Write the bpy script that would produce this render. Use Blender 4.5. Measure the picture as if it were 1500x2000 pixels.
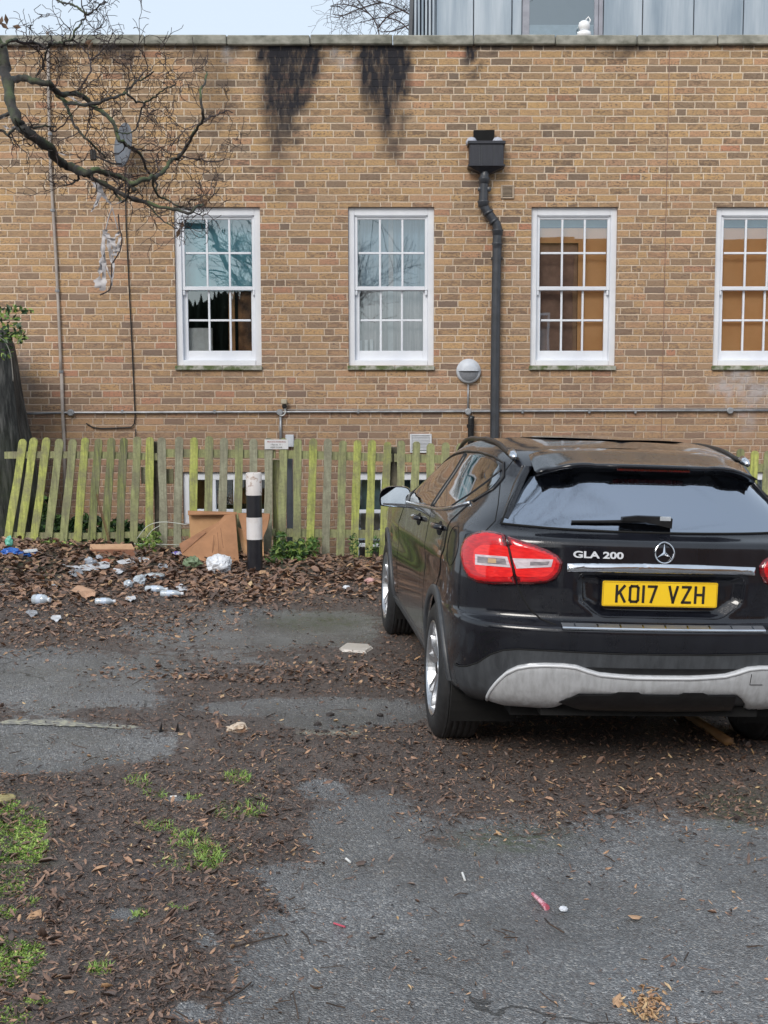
import bpy, bmesh, math, random
import numpy as np
from mathutils import Vector, Matrix, Euler
from mathutils.bvhtree import BVHTree
from mathutils import noise as mnoise
R_ = math.radians
random.seed(7); RNG = np.random.default_rng(11)
S = bpy.context.scene
for o in list(bpy.data.objects): bpy.data.objects.remove(o)
# ------------------------------------------------ camera
F, PX, PY, PITCH, CAMZ = 2400.0, 790.0, 1040.0, R_(6), 1.70
cd = bpy.data.cameras.new('camera'); cam = bpy.data.objects.new('camera', cd); S.collection.objects.link(cam)
cam.location = (0, 0, CAMZ); cam.rotation_euler = (R_(90) - PITCH, 0, 0)
cd.sensor_fit = 'HORIZONTAL'; cd.sensor_width = 36; cd.lens = F / 1500 * 36
cd.shift_x = -(PX - 750) / 1500; cd.shift_y = (PY - 1000) / 1500
cd.clip_start = .05; cd.clip_end = 500
S.camera = cam
S.render.resolution_x = 768; S.render.resolution_y = 1024
# ------------------------------------------------ sky, sun, exposure (overcast winter day)
SUN_EL, SUN_ROT = R_(36), R_(200)
w = bpy.data.worlds.new('World'); S.world = w; w.use_nodes = True
nt = w.node_tree; bg = nt.nodes['Background']
sky = nt.nodes.new('ShaderNodeTexSky'); sky.sky_type = 'NISHITA'; sky.sun_disc = False
sky.sun_elevation = SUN_EL; sky.sun_rotation = SUN_ROT; sky.dust_density = 4.0; sky.ozone_density = 1.5
mx = nt.nodes.new('ShaderNodeMix'); mx.data_type = 'RGBA'; mx.inputs[0].default_value = .72
mx.inputs[7].default_value = (6.2, 7.0, 7.8, 1)          # cloud cover over the clear sky
nt.links.new(sky.outputs[0], mx.inputs[6]); nt.links.new(mx.outputs[2], bg.inputs[0]); bg.inputs[1].default_value = .10
sl = bpy.data.lights.new('sun', 'SUN'); sl.energy = 1.5; sl.angle = R_(24); sl.color = (1, .96, .9)
so = bpy.data.objects.new('sun', sl); S.collection.objects.link(so)
so.rotation_euler = (R_(90) - SUN_EL, 0, R_(180) - SUN_ROT + R_(0)); so.location = (0, -5, 12)
S.view_settings.view_transform = 'Standard'; S.view_settings.look = 'None'
S.view_settings.exposure = 0.58; S.view_settings.gamma = 1
# ------------------------------------------------ projection helpers (photo pixels 1500x2000 -> world)
CP, SP = math.cos(PITCH), math.sin(PITCH)
def raydir(px, py):
    a = (px - PX) / F; b = -(py - PY) / F
    return Vector((a, CP + SP * b, -SP + CP * b))
def at(px, py, Y):
    d = raydir(px, py); t = Y / d.y
    return Vector((d.x * t, Y, CAMZ + d.z * t))
def gbase(x, y): return .012 + .034 * (1.03 - x)
def mound(x, y):
    m = max(0., min(1., (y - 10.2) / 1.7)); m = m * m * (3 - 2 * m)
    k = max(0., min(1., (-1.8 - x) / 1.2))
    return (.095 + .055 * k) * m
def gz(x, y):
    n = mnoise.noise(Vector((x * .7, y * .7, 3))) * .018 + mnoise.noise(Vector((x * 2.5, y * 2.5, 9))) * .007
    return gbase(x, y) + mound(x, y) + n
def onground(px, py):
    d = raydir(px, py); t = 1.0
    for i in range(60):
        p = d * t; h = CAMZ + p.z - gz(p.x, p.y)
        if abs(h) < 1e-3: break
        t += h / max(.03, -d.z) * .8
        t = min(t, 13.0)
    return Vector((d.x * t, d.y * t, CAMZ + d.z * t))
# ------------------------------------------------ object helpers
ORG = {}
def link(o): S.collection.objects.link(o)
def tag(o, label=None, cat=None, group=None, kind=None):
    if label: o['label'] = label
    if cat: o['category'] = cat
    if group: o['group'] = group
    if kind: o['kind'] = kind
    return o
def thing(name, label, cat, loc=(0, 0, 0), group=None, rot=None):
    o = bpy.data.objects.new(name, None); link(o); o.location = loc; o.empty_display_size = .1
    if rot: o.rotation_euler = rot
    ORG[o.name] = Vector(loc) if not rot else Vector((0, 0, 0))
    return tag(o, label, cat, group)
def mobj(name, V, Fc, mats, parent=None, smooth=False, fmat=None, local=False):
    V = np.asarray(V, dtype=np.float64).reshape(-1, 3)
    org = Vector((0, 0, 0))
    if parent is not None: org = ORG.get(parent.name, Vector((0, 0, 0)))
    if parent is None and not local and len(V):
        org = Vector(((V[:, 0].min() + V[:, 0].max()) / 2, (V[:, 1].min() + V[:, 1].max()) / 2, V[:, 2].min()))
    V = V - np.array(org)
    me = bpy.data.meshes.new(name); me.from_pydata(V.tolist(), [], [tuple(int(i) for i in f) for f in Fc])
    if not isinstance(mats, (list, tuple)): mats = [mats]
    for m in mats: me.materials.append(m)
    if fmat is not None: me.polygons.foreach_set('material_index', np.asarray(fmat, dtype=np.int32))
    if smooth: me.polygons.foreach_set('use_smooth', [True] * len(me.polygons))
    me.update(); me.validate()
    o = bpy.data.objects.new(name, me); link(o)
    if parent is not None: o.parent = parent
    else: o.location = org
    ORG[o.name] = org
    return o
class MB:
    def __init__(s): s.v = []; s.f = []; s.m = []; s.sm = False
    def add(s, V, Fc, mi=0):
        b = len(s.v); s.v += [tuple(p) for p in V]; s.f += [tuple(i + b for i in f) for f in Fc]; s.m += [mi] * len(Fc); return s
    def box(s, a, b, mi=0):
        x0, x1 = sorted((a[0], b[0])); y0, y1 = sorted((a[1], b[1])); z0, z1 = sorted((a[2], b[2]))
        V = [(x0, y0, z0), (x1, y0, z0), (x1, y1, z0), (x0, y1, z0), (x0, y0, z1), (x1, y0, z1), (x1, y1, z1), (x0, y1, z1)]
        return s.add(V, [(0, 3, 2, 1), (4, 5, 6, 7), (0, 1, 5, 4), (1, 2, 6, 5), (2, 3, 7, 6), (3, 0, 4, 7)], mi)
    def cbox(s, a, b, c=.004, mi=0):       # box with small chamfers on all edges
        bm = bmesh.new(); bmesh.ops.create_cube(bm, size=1)
        d = [abs(b[i] - a[i]) for i in range(3)]; m = [(a[i] + b[i]) / 2 for i in range(3)]
        for v in bm.verts: v.co = Vector([v.co[i] * d[i] + m[i] for i in range(3)])
        bmesh.ops.bevel(bm, geom=bm.edges[:], offset=min(c, min(d) * .4), segments=1, affect='EDGES')
        bm.verts.index_update(); s.add([v.co[:] for v in bm.verts], [[v.index for v in f.verts] for f in bm.faces], mi); bm.free(); return s
    def tube(s, pts, r, n=8, mi=0, caps=True):
        pts = [Vector(p) for p in pts]; k = len(pts)
        rr = r if isinstance(r, (list, tuple)) else [r] * k
        up = None; V = []
        for i, p in enumerate(pts):
            d = (pts[min(i + 1, k - 1)] - pts[max(i - 1, 0)])
            if d.length < 1e-9: d = Vector((0, 0, 1))
            d.normalize()
            if up is None: up = d.orthogonal().normalized()
            up = (up - d * up.dot(d))
            if up.length < 1e-6: up = d.orthogonal()
            up.normalize(); sd = d.cross(up)
            for j in range(n):
                a = 2 * math.pi * j / n; V.append(p + (up * math.cos(a) + sd * math.sin(a)) * rr[i])
        Fc = [(i * n + j, i * n + (j + 1) % n, (i + 1) * n + (j + 1) % n, (i + 1) * n + j) for i in range(k - 1) for j in range(n)]
        if caps: Fc += [tuple(range(n - 1, -1, -1)), tuple((k - 1) * n + j for j in range(n))]
        return s.add(V, Fc, mi)
    def lathe(s, prof, c=(0, 0, 0), ax='z', n=32, mi=0):   # prof: list of (r, h)
        V = []
        for r, h in prof:
            for j in range(n):
                a = 2 * math.pi * j / n; q = (r * math.cos(a), r * math.sin(a))
                if ax == 'z': V.append((c[0] + q[0], c[1] + q[1], c[2] + h))
                elif ax == 'y': V.append((c[0] + q[0], c[1] + h, c[2] + q[1]))
                else: V.append((c[0] + h, c[1] + q[0], c[2] + q[1]))
        k = len(prof)
        return s.add(V, [(i * n + j, i * n + (j + 1) % n, (i + 1) * n + (j + 1) % n, (i + 1) * n + j) for i in range(k - 1) for j in range(n)], mi)
    def prism(s, poly, y0, y1, mi=0):      # poly in (x,z), extruded along y
        n = len(poly); V = [(x, y0, z) for x, z in poly] + [(x, y1, z) for x, z in poly]
        return s.add(V, [tuple(range(n)), tuple(range(2 * n - 1, n - 1, -1))] + [(i, i + n, (i + 1) % n + n, (i + 1) % n) for i in range(n)], mi)
    def build(s, name, mats, parent=None, smooth=False, local=False):
        return mobj(name, s.v, s.f, mats, parent, smooth, s.m, local)
# ------------------------------------------------ materials
MATS = {}
def newmat(name):
    m = bpy.data.materials.new(name); m.use_nodes = True; return m, m.node_tree, m.node_tree.nodes['Principled BSDF']
def N(nt, t, **kw):
    n = nt.nodes.new('ShaderNode' + t)
    for k, v in kw.items():
        if k.startswith('i_'): n.inputs[k[2:].replace('_', ' ')].default_value = v
        else: setattr(n, k, v)
    return n
def L(nt, a, b): nt.links.new(a, b)
def M_(nt, op, a, b=None, c=None, clamp=False):
    n = nt.nodes.new('ShaderNodeMath'); n.operation = op; n.use_clamp = clamp
    for i, v in enumerate((a, b, c)):
        if v is None: continue
        if isinstance(v, (int, float)): n.inputs[i].default_value = v
        else: nt.links.new(v, n.inputs[i])
    return n.outputs[0]
def MIX(nt, f, a, b, mode='MIX'):
    n = nt.nodes.new('ShaderNodeMix'); n.data_type = 'RGBA'; n.blend_type = mode
    for i, v in ((0, f), (6, a), (7, b)):
        if isinstance(v, (int, float)): n.inputs[i].default_value = v
        elif isinstance(v, tuple): n.inputs[i].default_value = v if len(v) == 4 else v + (1,)
        else: nt.links.new(v, n.inputs[i])
    return n.outputs[2]
def RAMP(nt, f, stops, interp='LINEAR'):
    n = nt.nodes.new('ShaderNodeValToRGB'); e = n.color_ramp.elements; n.color_ramp.interpolation = interp
    while len(e) < len(stops): e.new(.5)
    for q, (p, c) in zip(e, stops):
        q.position = p; q.color = (c if isinstance(c, tuple) else (c, c, c)) + ((1,) if not isinstance(c, tuple) or len(c) == 3 else ())
    nt.links.new(f, n.inputs[0]); return n.outputs[0]
def NOISE(nt, vec, scale, detail=4, rough=.55, dist=0):
    n = N(nt, 'TexNoise'); n.inputs['Scale'].default_value = scale; n.inputs['Detail'].default_value = detail
    n.inputs['Roughness'].default_value = rough; n.inputs['Distortion'].default_value = dist
    if vec is not None: nt.links.new(vec, n.inputs['Vector'])
    return n.outputs[0]
def MAP(nt, vec, sc=(1, 1, 1), loc=(0, 0, 0)):
    n = N(nt, 'Mapping'); n.inputs['Scale'].default_value = sc; n.inputs['Location'].default_value = loc
    nt.links.new(vec, n.inputs[0]); return n.outputs[0]
def BUMP(nt, bs, h, strength=.3, dist=.01):
    n = N(nt, 'Bump'); n.inputs['Strength'].default_value = strength; n.inputs['Distance'].default_value = dist
    nt.links.new(h, n.inputs['Height']); nt.links.new(n.outputs[0], bs.inputs['Normal']); return n
def simple(name, c1, c2=None, rough=.6, scale=8, metal=0, bump=0, coat=0, spec=.5, stretch=(1, 1, 1), lo=.35, hi=.65, bscale=None, rvar=.1, bdist=.005):
    if name in MATS: return MATS[name]
    m, nt, b = newmat(name); tc = N(nt, 'TexCoord').outputs['Object']; v = MAP(nt, tc, stretch)
    c2 = c2 or tuple(x * .75 for x in c1)
    n = NOISE(nt, v, scale, 6, .6)
    L(nt, RAMP(nt, n, [(lo, c1), (hi, c2)]), b.inputs['Base Color'])
    b.inputs['Metallic'].default_value = metal; b.inputs['Coat Weight'].default_value = coat
    b.inputs['Specular IOR Level'].default_value = spec
    n2 = NOISE(nt, v, scale * 2.3, 4)
    L(nt, M_(nt, 'MULTIPLY_ADD', n2, rvar * 2, rough - rvar), b.inputs['Roughness'])
    if bump: BUMP(nt, b, NOISE(nt, v, bscale or scale * 3, 5), bump, bdist)
    MATS[name] = m; return m
white_paint = lambda: simple('white_upvc', (.80, .82, .86), (.70, .72, .77), rough=.35, scale=3, bump=.03)
# =================================================== GROUND
def proj(P):                              # world -> photo pixels, vectorised
    P = np.asarray(P, float); Z = P[:, 1] * CP - (P[:, 2] - CAMZ) * SP; Y = P[:, 1] * SP + (P[:, 2] - CAMZ) * CP
    Z = np.maximum(Z, .05); return PX + F * P[:, 0] / Z, PY - F * Y / Z
_t = np.linspace(0, 1, 512); LAT = RNG.random((256, 256))
def vnoise(x, y):                         # cheap value noise
    xi = np.floor(x).astype(int); yi = np.floor(y).astype(int); fx = x - xi; fy = y - yi; fx = fx * fx * (3 - 2 * fx); fy = fy * fy * (3 - 2 * fy)
    g = lambda a, b: LAT[a % 256, b % 256]
    return (g(xi, yi) * (1 - fx) + g(xi + 1, yi) * fx) * (1 - fy) + (g(xi, yi + 1) * (1 - fx) + g(xi + 1, yi + 1) * fx) * fy
def fbm(x, y, o=4):
    s = 0; a = .5; t = 0
    for i in range(o): s = s + a * vnoise(x * 2 ** i + 17 * i, y * 2 ** i + 5 * i); t += a; a *= .5
    return s / t
FENCE_Y = 12.15
def asphalt_mask(x, y, px, py):           # 1 = bare tarmac, 0 = leaf mulch
    n = (fbm(x * 1.6 + 40, y * 1.6 + 40) - .5)
    def ell(cx, cy, rx, ry): return 1 - np.sqrt(((px - cx) / rx) ** 2 + ((py - cy) / ry) ** 2)
    def lin(v, a): return v / a
    m = np.full_like(x, -1.0)
    for e in ((480, 1243, 290, 46), (640, 1225, 120, 30), (100, 1340, 290, 72), (120, 1450, 210, 62), (690, 1400, 190, 30), (500, 1385, 140, 18), (620, 1545, 60, 26), (30, 1290, 150, 30), (415, 1840, 24, 24), (350, 1562, 36, 12), (1130, 1800, 700, 190), (1250, 1900, 800, 300), (700, 1660, 170, 100), (620, 1900, 190, 190), (250, 1790, 30, 18), (375, 1980, 50, 30)):
        m = np.maximum(m, ell(*e) * 1.5)
    right = (py - (1600 + .06 * (1500 - px))) / 60.
    left = (px - (470 + 60 * np.sin(py / 55.) + (py < 1700) * (1700 - py) * .35)) / 70.
    m = np.maximum(m, np.minimum(right, left))
    m = np.where(y < 2.8, np.clip((x + .9) / .6, -1, 1), m)
    return np.clip((m + n * 1.9) * 1.25 + .30, 0, 1)
xs = np.unique(np.concatenate([np.linspace(-60, -6, 18), np.arange(-6, 6.01, .05), np.linspace(6, 60, 18)]))
ys = np.unique(np.concatenate([np.linspace(-70, 1, 24), np.arange(1, FENCE_Y + .16, .045)]))
X, Y = np.meshgrid(xs, ys); 
Zb = .012 + .034 * (1.03 - np.clip(X, -8, 8)); mm = np.clip((Y - 10.2) / 1.7, 0, 1); mm = mm * mm * (3 - 2 * mm)
Zg = Zb + .095 * mm
Zf = np.array([gz(a, b) for a, b in zip(X.ravel(), Y.ravel())]).reshape(X.shape)
Zg = np.where((abs(X) <= 7), Zf, Zg)
ppx, ppy = proj(np.stack([X.ravel(), Y.ravel(), Zg.ravel()], 1))
AM = asphalt_mask(X.ravel(), Y.ravel(), ppx, ppy)
Zg = Zg + ((1 - AM) * (.004 + .016 * fbm(X.ravel() * 9, Y.ravel() * 9, 3))).reshape(X.shape) * (abs(X) <= 6)
# the lip where the yard stops at the fence and drops into the basement area
ny, nx = X.shape
GV = np.stack([X.ravel(), Y.ravel(), Zg.ravel()], 1)
GF = [(j * nx + i, j * nx + i + 1, (j + 1) * nx + i + 1, (j + 1) * nx + i) for j in range(ny - 1) for i in range(nx - 1)]
m, nt, b = newmat('yard_ground'); tc = N(nt, 'TexCoord').outputs['Object']
def ATTR(nt, name): n = N(nt, 'Attribute'); n.attribute_name = name; return n.outputs['Fac']
am = ATTR(nt, 'asphalt'); moss = ATTR(nt, 'moss'); paintl = ATTR(nt, 'paint')
edge = M_(nt, 'ADD', am, M_(nt, 'MULTIPLY', M_(nt, 'SUBTRACT', NOISE(nt, tc, 11, 8, .8), .5), 2.6))
am2 = RAMP(nt, edge, [(.38, 0.), (.56, 1.)])
vo = N(nt, 'TexVoronoi'); vo.inputs['Scale'].default_value = 150; L(nt, tc, vo.inputs['Vector']); vcol = N(nt, 'SeparateColor'); L(nt, vo.outputs['Color'], vcol.inputs[0])
stone = RAMP(nt, vcol.outputs[0], [(.0, (.115, .122, .132)), (.55, (.20, .208, .218)), (.85, (.30, .305, .31)), (.97, (.50, .50, .50)), (1, (.48, .44, .38))])
asph = MIX(nt, RAMP(nt, NOISE(nt, tc, 2.2, 5, .6), [(.35, 0.), (.7, .5)]), stone, (.12, .118, .116))
asph = MIX(nt, RAMP(nt, NOISE(nt, tc, 45, 4, .7), [(.50, 0.), (.64, .55)]), asph, (.10, .080, .074))
mul = RAMP(nt, NOISE(nt, MAP(nt, tc, (1, 1, 1)), 75, 6, .75), [(.32, (.024, .020, .018)), (.5, (.108, .087, .078)), (.62, (.19, .150, .130)), (.75, (.34, .27, .22))])
mul = MIX(nt, RAMP(nt, NOISE(nt, tc, 3.1, 4), [(.4, 0.), (.7, .6)]), mul, (.072, .060, .055))
cv = N(nt, 'TexVoronoi'); cv.feature = 'DISTANCE_TO_EDGE'; cv.inputs['Scale'].default_value = .8
wv2 = N(nt, 'VectorMath', operation='MULTIPLY_ADD'); nz = N(nt, 'TexNoise'); nz.inputs['Scale'].default_value = 2.5; nz.inputs['Detail'].default_value = 5; L(nt, tc, nz.inputs['Vector']); L(nt, nz.outputs[1], wv2.inputs[0]); wv2.inputs[1].default_value = (.5, .5, 0); L(nt, tc, wv2.inputs[2]); L(nt, wv2.outputs[0], cv.inputs['Vector'])
crk = M_(nt, 'MULTIPLY', M_(nt, 'LESS_THAN', cv.outputs['Distance'], .006), RAMP(nt, NOISE(nt, tc, .9, 2), [(.5, 0.), (.56, .8)]))
asph = MIX(nt, crk, asph, (.03, .028, .026))
damp = RAMP(nt, NOISE(nt, tc, .75, 6, .65), [(.42, 0.), (.62, .5)]); asph = MIX(nt, damp, asph, (.085, .085, .086))
gcol = MIX(nt, am2, mul, asph)
gcol = MIX(nt, M_(nt, 'MULTIPLY', moss, RAMP(nt, NOISE(nt, tc, 25, 5, .7), [(.4, 0.), (.65, .8)])), gcol, (.06, .085, .025))
gcol = MIX(nt, M_(nt, 'MULTIPLY', paintl, RAMP(nt, NOISE(nt, tc, 40, 5, .8), [(.36, 0.), (.55, .75)])), gcol, (.42, .42, .34))
L(nt, gcol, b.inputs['Base Color'])
wet = NOISE(nt, tc, 1.1, 4, .6)
L(nt, M_(nt, 'SUBTRACT', .66, M_(nt, 'MULTIPLY', am2, RAMP(nt, wet, [(.36, .16), (.60, .46)]))), b.inputs['Roughness'])
b.inputs['Specular IOR Level'].default_value = .6
hh = M_(nt, 'ADD', M_(nt, 'MULTIPLY', vo.outputs['Distance'], -3.2), M_(nt, 'MULTIPLY', NOISE(nt, tc, 60, 6, .75), 2.0))
BUMP(nt, b, hh, .6, .006)
GMAT = m
ground = mobj('ground', GV, GF, GMAT, smooth=True, local=True)
pxr, pyr = ppx, ppy
line = np.clip(1 - np.abs(pyr - (1409 + .035 * pxr)) / 9.5, 0, 1) * (pxr < 302) * (pxr > -300)
line = line * 0; line = np.maximum(line, .8 * np.clip(1 - np.abs(pyr - (1434 + .012 * (pxr - 600))) / 8, 0, 1) * (pxr > 590) * (pxr < 705))
line = np.where(GV[:, 1] < 2.5, 0, np.clip(line * 2.2, 0, 1))
def blobs(L_): 
    s = np.zeros_like(pxr)
    for cx, cy, rx, ry in L_: s = np.maximum(s, np.clip(1.4 - np.sqrt(((pxr - cx) / rx) ** 2 + ((pyr - cy) / ry) ** 2), 0, 1))
    return s
MOSS = [(20, 1650, 85, 90), (15, 1890, 55, 50), (60, 1100, 120, 30), (620, 1215, 110, 18), (1440, 1580, 80, 40), (60, 1110, 60, 20), (230, 1090, 120, 25), (560, 1105, 60, 22), (1000, 1640, 120, 25), (400, 1670, 70, 30), (480, 1590, 40, 20)]
mo = np.where(GV[:, 1] < 2.5, 0, blobs(MOSS))
for nm, arr in (('asphalt', AM), ('moss', mo), ('paint', line)):
    a = ground.data.attributes.new(nm, 'FLOAT', 'POINT'); a.data.foreach_set('value', arr.astype(np.float32))
tag(ground, kind='structure')
lower = MB(); lower.box((-9, FENCE_Y + .14, -1.35), (9, 13.95, -1.25)).build('basement_area_floor', simple('damp_concrete', (.16, .16, .14), (.07, .08, .05), rough=.8, scale=5, bump=.3))
tag(bpy.data.objects['basement_area_floor'], kind='structure')
rw = MB().box((-9, FENCE_Y + .12, -1.3), (9, FENCE_Y + .16, .02)).build('retaining_wall', simple('retaining_wall', (.12, .11, .09), (.05, .06, .03), rough=.9, scale=9, bump=.4)); tag(rw, 'low concrete retaining wall below the picket fence', 'wall')
PLN = simple('worn_line_paint', (.40, .39, .30), (.19, .188, .18), rough=.6, scale=30, lo=.40, hi=.56, bump=.3, bscale=120)
lv_ = []; rl_ = random.Random(2)
for i in range(90):
    px_ = -420 + 722 * i / 89
    for py_ in (1404 + .033 * px_, 1415 + .036 * px_): g = onground(px_ + rl_.uniform(-2, 2), py_ + rl_.uniform(-1.2, 1.2)); lv_.append((g.x, g.y, g.z + .0045))
pl = mobj('painted_line', lv_, [(2 * i, 2 * i + 2, 2 * i + 3, 2 * i + 1) for i in range(89)], PLN); tag(pl, kind='structure')
# =================================================== BRICK BUILDING
WY = 13.6
bld = thing('brick_building', 'long tan brick building with white sash windows behind the fence', 'building', (0, WY, -1.25))
m, nt, b = newmat('stock_brick'); geo = N(nt, 'NewGeometry').outputs['Position']
sx = N(nt, 'SeparateXYZ'); 
wob = N(nt, 'TexNoise'); wob.inputs['Scale'].default_value = 9; L(nt, geo, wob.inputs['Vector'])
wv = N(nt, 'VectorMath', operation='MULTIPLY_ADD'); L(nt, wob.outputs[1], wv.inputs[0]); wv.inputs[1].default_value = (.012, .012, .010); L(nt, geo, wv.inputs[2]); L(nt, wv.outputs[0], sx.inputs[0])
xcoord = M_(nt, 'ADD', sx.outputs[0], sx.outputs[1]); z = M_(nt, 'DIVIDE', M_(nt, 'ADD', sx.outputs[2], 5), .0752); row = M_(nt, 'FLOOR', z); fz = M_(nt, 'SUBTRACT', z, row)
wn = N(nt, 'TexWhiteNoise', noise_dimensions='1D'); L(nt, row, wn.inputs['W'])
u = M_(nt, 'ADD', M_(nt, 'DIVIDE', M_(nt, 'ADD', xcoord, 40), .1125), M_(nt, 'ADD', M_(nt, 'MULTIPLY', M_(nt, 'FLOOR', M_(nt, 'MULTIPLY', wn.outputs[0], 12)), .5), M_(nt, 'MULTIPLY', M_(nt, 'MODULO', row, 2), .75)))
wide = M_(nt, 'GREATER_THAN', wn.outputs[0], .25)               # most rows run stretchers, the rest mix headers in
cyc = M_(nt, 'ADD', 5, M_(nt, 'MULTIPLY', wide, 4))
c = M_(nt, 'MULTIPLY', M_(nt, 'FLOOR', M_(nt, 'DIVIDE', u, cyc)), cyc); mm_ = M_(nt, 'SUBTRACT', u, c)
isH = M_(nt, 'LESS_THAN', mm_, 1)
m1 = M_(nt, 'MODULO', M_(nt, 'SUBTRACT', mm_, 1), 2)
dH = M_(nt, 'MINIMUM', mm_, M_(nt, 'SUBTRACT', 1, mm_)); dS = M_(nt, 'MINIMUM', m1, M_(nt, 'SUBTRACT', 2, m1))
dv = M_(nt, 'MULTIPLY', M_(nt, 'ADD', M_(nt, 'MULTIPLY', isH, dH), M_(nt, 'MULTIPLY', M_(nt, 'SUBTRACT', 1, isH), dS)), .1125)
dz = M_(nt, 'MULTIPLY', M_(nt, 'MINIMUM', fz, M_(nt, 'SUBTRACT', 1, fz)), .0752)
dd = M_(nt, 'MINIMUM', dv, dz)
dd = M_(nt, 'ADD', dd, M_(nt, 'MULTIPLY', M_(nt, 'SUBTRACT', NOISE(nt, geo, 42, 5, .7), .5), .011))
mort = M_(nt, 'SUBTRACT', 1, M_(nt, 'DIVIDE', M_(nt, 'SUBTRACT', dd, .0048), .0030, clamp=True), clamp=True)
idv = M_(nt, 'ADD', M_(nt, 'ADD', c, M_(nt, 'MULTIPLY', isH, .37)), M_(nt, 'MULTIPLY', M_(nt, 'FLOOR', M_(nt, 'DIVIDE', M_(nt, 'SUBTRACT', mm_, 1), 2)), .61))
cb_ = N(nt, 'CombineXYZ'); L(nt, idv, cb_.inputs[0]); L(nt, row, cb_.inputs[1]); w3 = N(nt, 'TexWhiteNoise', noise_dimensions='3D'); L(nt, cb_.outputs[0], w3.inputs['Vector'])
bc = RAMP(nt, w3.outputs[0], [(0, (.14, .115, .10)), (.06, (.24, .18, .13)), (.15, (.44, .29, .16)), (.45, (.63, .395, .175)), (.68, (.58, .365, .190)), (.84, (.59, .325, .185)), (.95, (.46, .33, .21)), (1, (.56, .24, .14))])
w4 = N(nt, 'SeparateColor'); L(nt, w3.outputs[1], w4.inputs[0])
bc = MIX(nt, M_(nt, 'MULTIPLY', w4.outputs[1], .22), bc, (.26, .20, .14))
fleck = RAMP(nt, NOISE(nt, MAP(nt, geo, (1, 1, 1.6)), 38, 3, .6), [(.535, 0.), (.60, 1.)])
fleck = M_(nt, 'MULTIPLY', fleck, M_(nt, 'MULTIPLY_ADD', w4.outputs[2], .75, .22, clamp=True))
bc = MIX(nt, fleck, bc, (.10, .078, .062))
streak = M_(nt, 'MULTIPLY', RAMP(nt, NOISE(nt, MAP(nt, geo, (1, 1, 2.6)), 16, 6, .72), [(.42, 0.), (.58, 1.)]), M_(nt, 'MULTIPLY_ADD', M_(nt, 'POWER', w4.outputs[1], 2.2), .95, .10, clamp=True))
bc = MIX(nt, streak, bc, (.135, .095, .070))
bc = MIX(nt, RAMP(nt, NOISE(nt, geo, 70, 5, .75), [(.36, .5), (.56, 0.)]), bc, (.27, .17, .09))
mc = MIX(nt, NOISE(nt, geo, 20, 4), (.70, .55, .41), (.86, .73, .57))
mc = MIX(nt, RAMP(nt, NOISE(nt, geo, 1.3, 3), [(.45, .0), (.75, .4)]), mc, (.50, .37, .25))
col = MIX(nt, mort, bc, mc)
big = NOISE(nt, geo, .55, 3); col = MIX(nt, RAMP(nt, big, [(.35, .0), (.7, .2)]), col, (.44, .28, .16))
st = ATTR(nt, 'stain'); stn = M_(nt, 'MULTIPLY', st, RAMP(nt, NOISE(nt, MAP(nt, geo, (2.2, 2.2, .6)), 9, 5, .65), [(.25, .70), (.6, 1.2)]), clamp=True)
col = MIX(nt, stn, col, (.014, .014, .020))
pa = ATTR(nt, 'pale'); col = MIX(nt, M_(nt, 'MULTIPLY', pa, RAMP(nt, NOISE(nt, geo, 8, 5, .7), [(.34, 0.1), (.58, .9)])), col, (.50, .50, .52))
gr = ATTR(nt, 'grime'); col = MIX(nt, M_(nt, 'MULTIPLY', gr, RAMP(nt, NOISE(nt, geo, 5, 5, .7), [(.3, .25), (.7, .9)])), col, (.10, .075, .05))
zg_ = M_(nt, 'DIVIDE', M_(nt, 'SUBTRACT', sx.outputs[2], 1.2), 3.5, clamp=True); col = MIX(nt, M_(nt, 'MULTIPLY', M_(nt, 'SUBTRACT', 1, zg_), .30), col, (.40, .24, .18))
L(nt, col, b.inputs['Base Color']); b.inputs['Roughness'].default_value = .85
BUMP(nt, b, M_(nt, 'ADD', M_(nt, 'MULTIPLY', mort, -1), M_(nt, 'ADD', M_(nt, 'MULTIPLY', w4.outputs[0], .5), M_(nt, 'MULTIPLY', NOISE(nt, geo, 60, 5, .7), 1.2))), 1.0, .008)
BRICK = m
def WX(px, py=560): return at(px, py, WY).x
def WZ(py, px=790): return at(px, py, WY).z
UPW = [(425.5, .935), (764, .935), (1120.5, .935), (1479.5, .935)]
ZT, ZB = WZ(404), WZ(714)
openings = [(WX(c, 558) - w / 2, WX(c, 558) + w / 2, ZB, ZT) for c, w in UPW]
LOWZ = WZ(922)
lows = [(WX(357, 960), WX(528, 960), WZ(1024), LOWZ), (WX(689, 960), WX(860, 960), WZ(1024) - .75, LOWZ), (WX(1075, 960), WX(1240, 960), WZ(1024) - .75, LOWZ), (WX(1440, 960), WX(1606, 960), WZ(1024) - .75, LOWZ)]
ops = openings + lows
X0, X1, Z0, Z1 = WX(-420), WX(2100), -1.25, WZ(88)
bx = sorted(set([X0, X1] + [o[0] for o in ops] + [o[1] for o in ops])); bz = sorted(set([Z0, Z1] + [o[2] for o in ops] + [o[3] for o in ops]))
def refine(L_, s):
    out = []
    for a, c in zip(L_[:-1], L_[1:]):
        n = max(1, int(math.ceil((c - a) / s))); out += [a + (c - a) * i / n for i in range(n)]
    return out + [L_[-1]]
gx, gzl = refine(bx, .07), refine(bz, .07)
Vw = [(x, WY, z) for z in gzl for x in gx]; nx_ = len(gx); Fw = []
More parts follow.
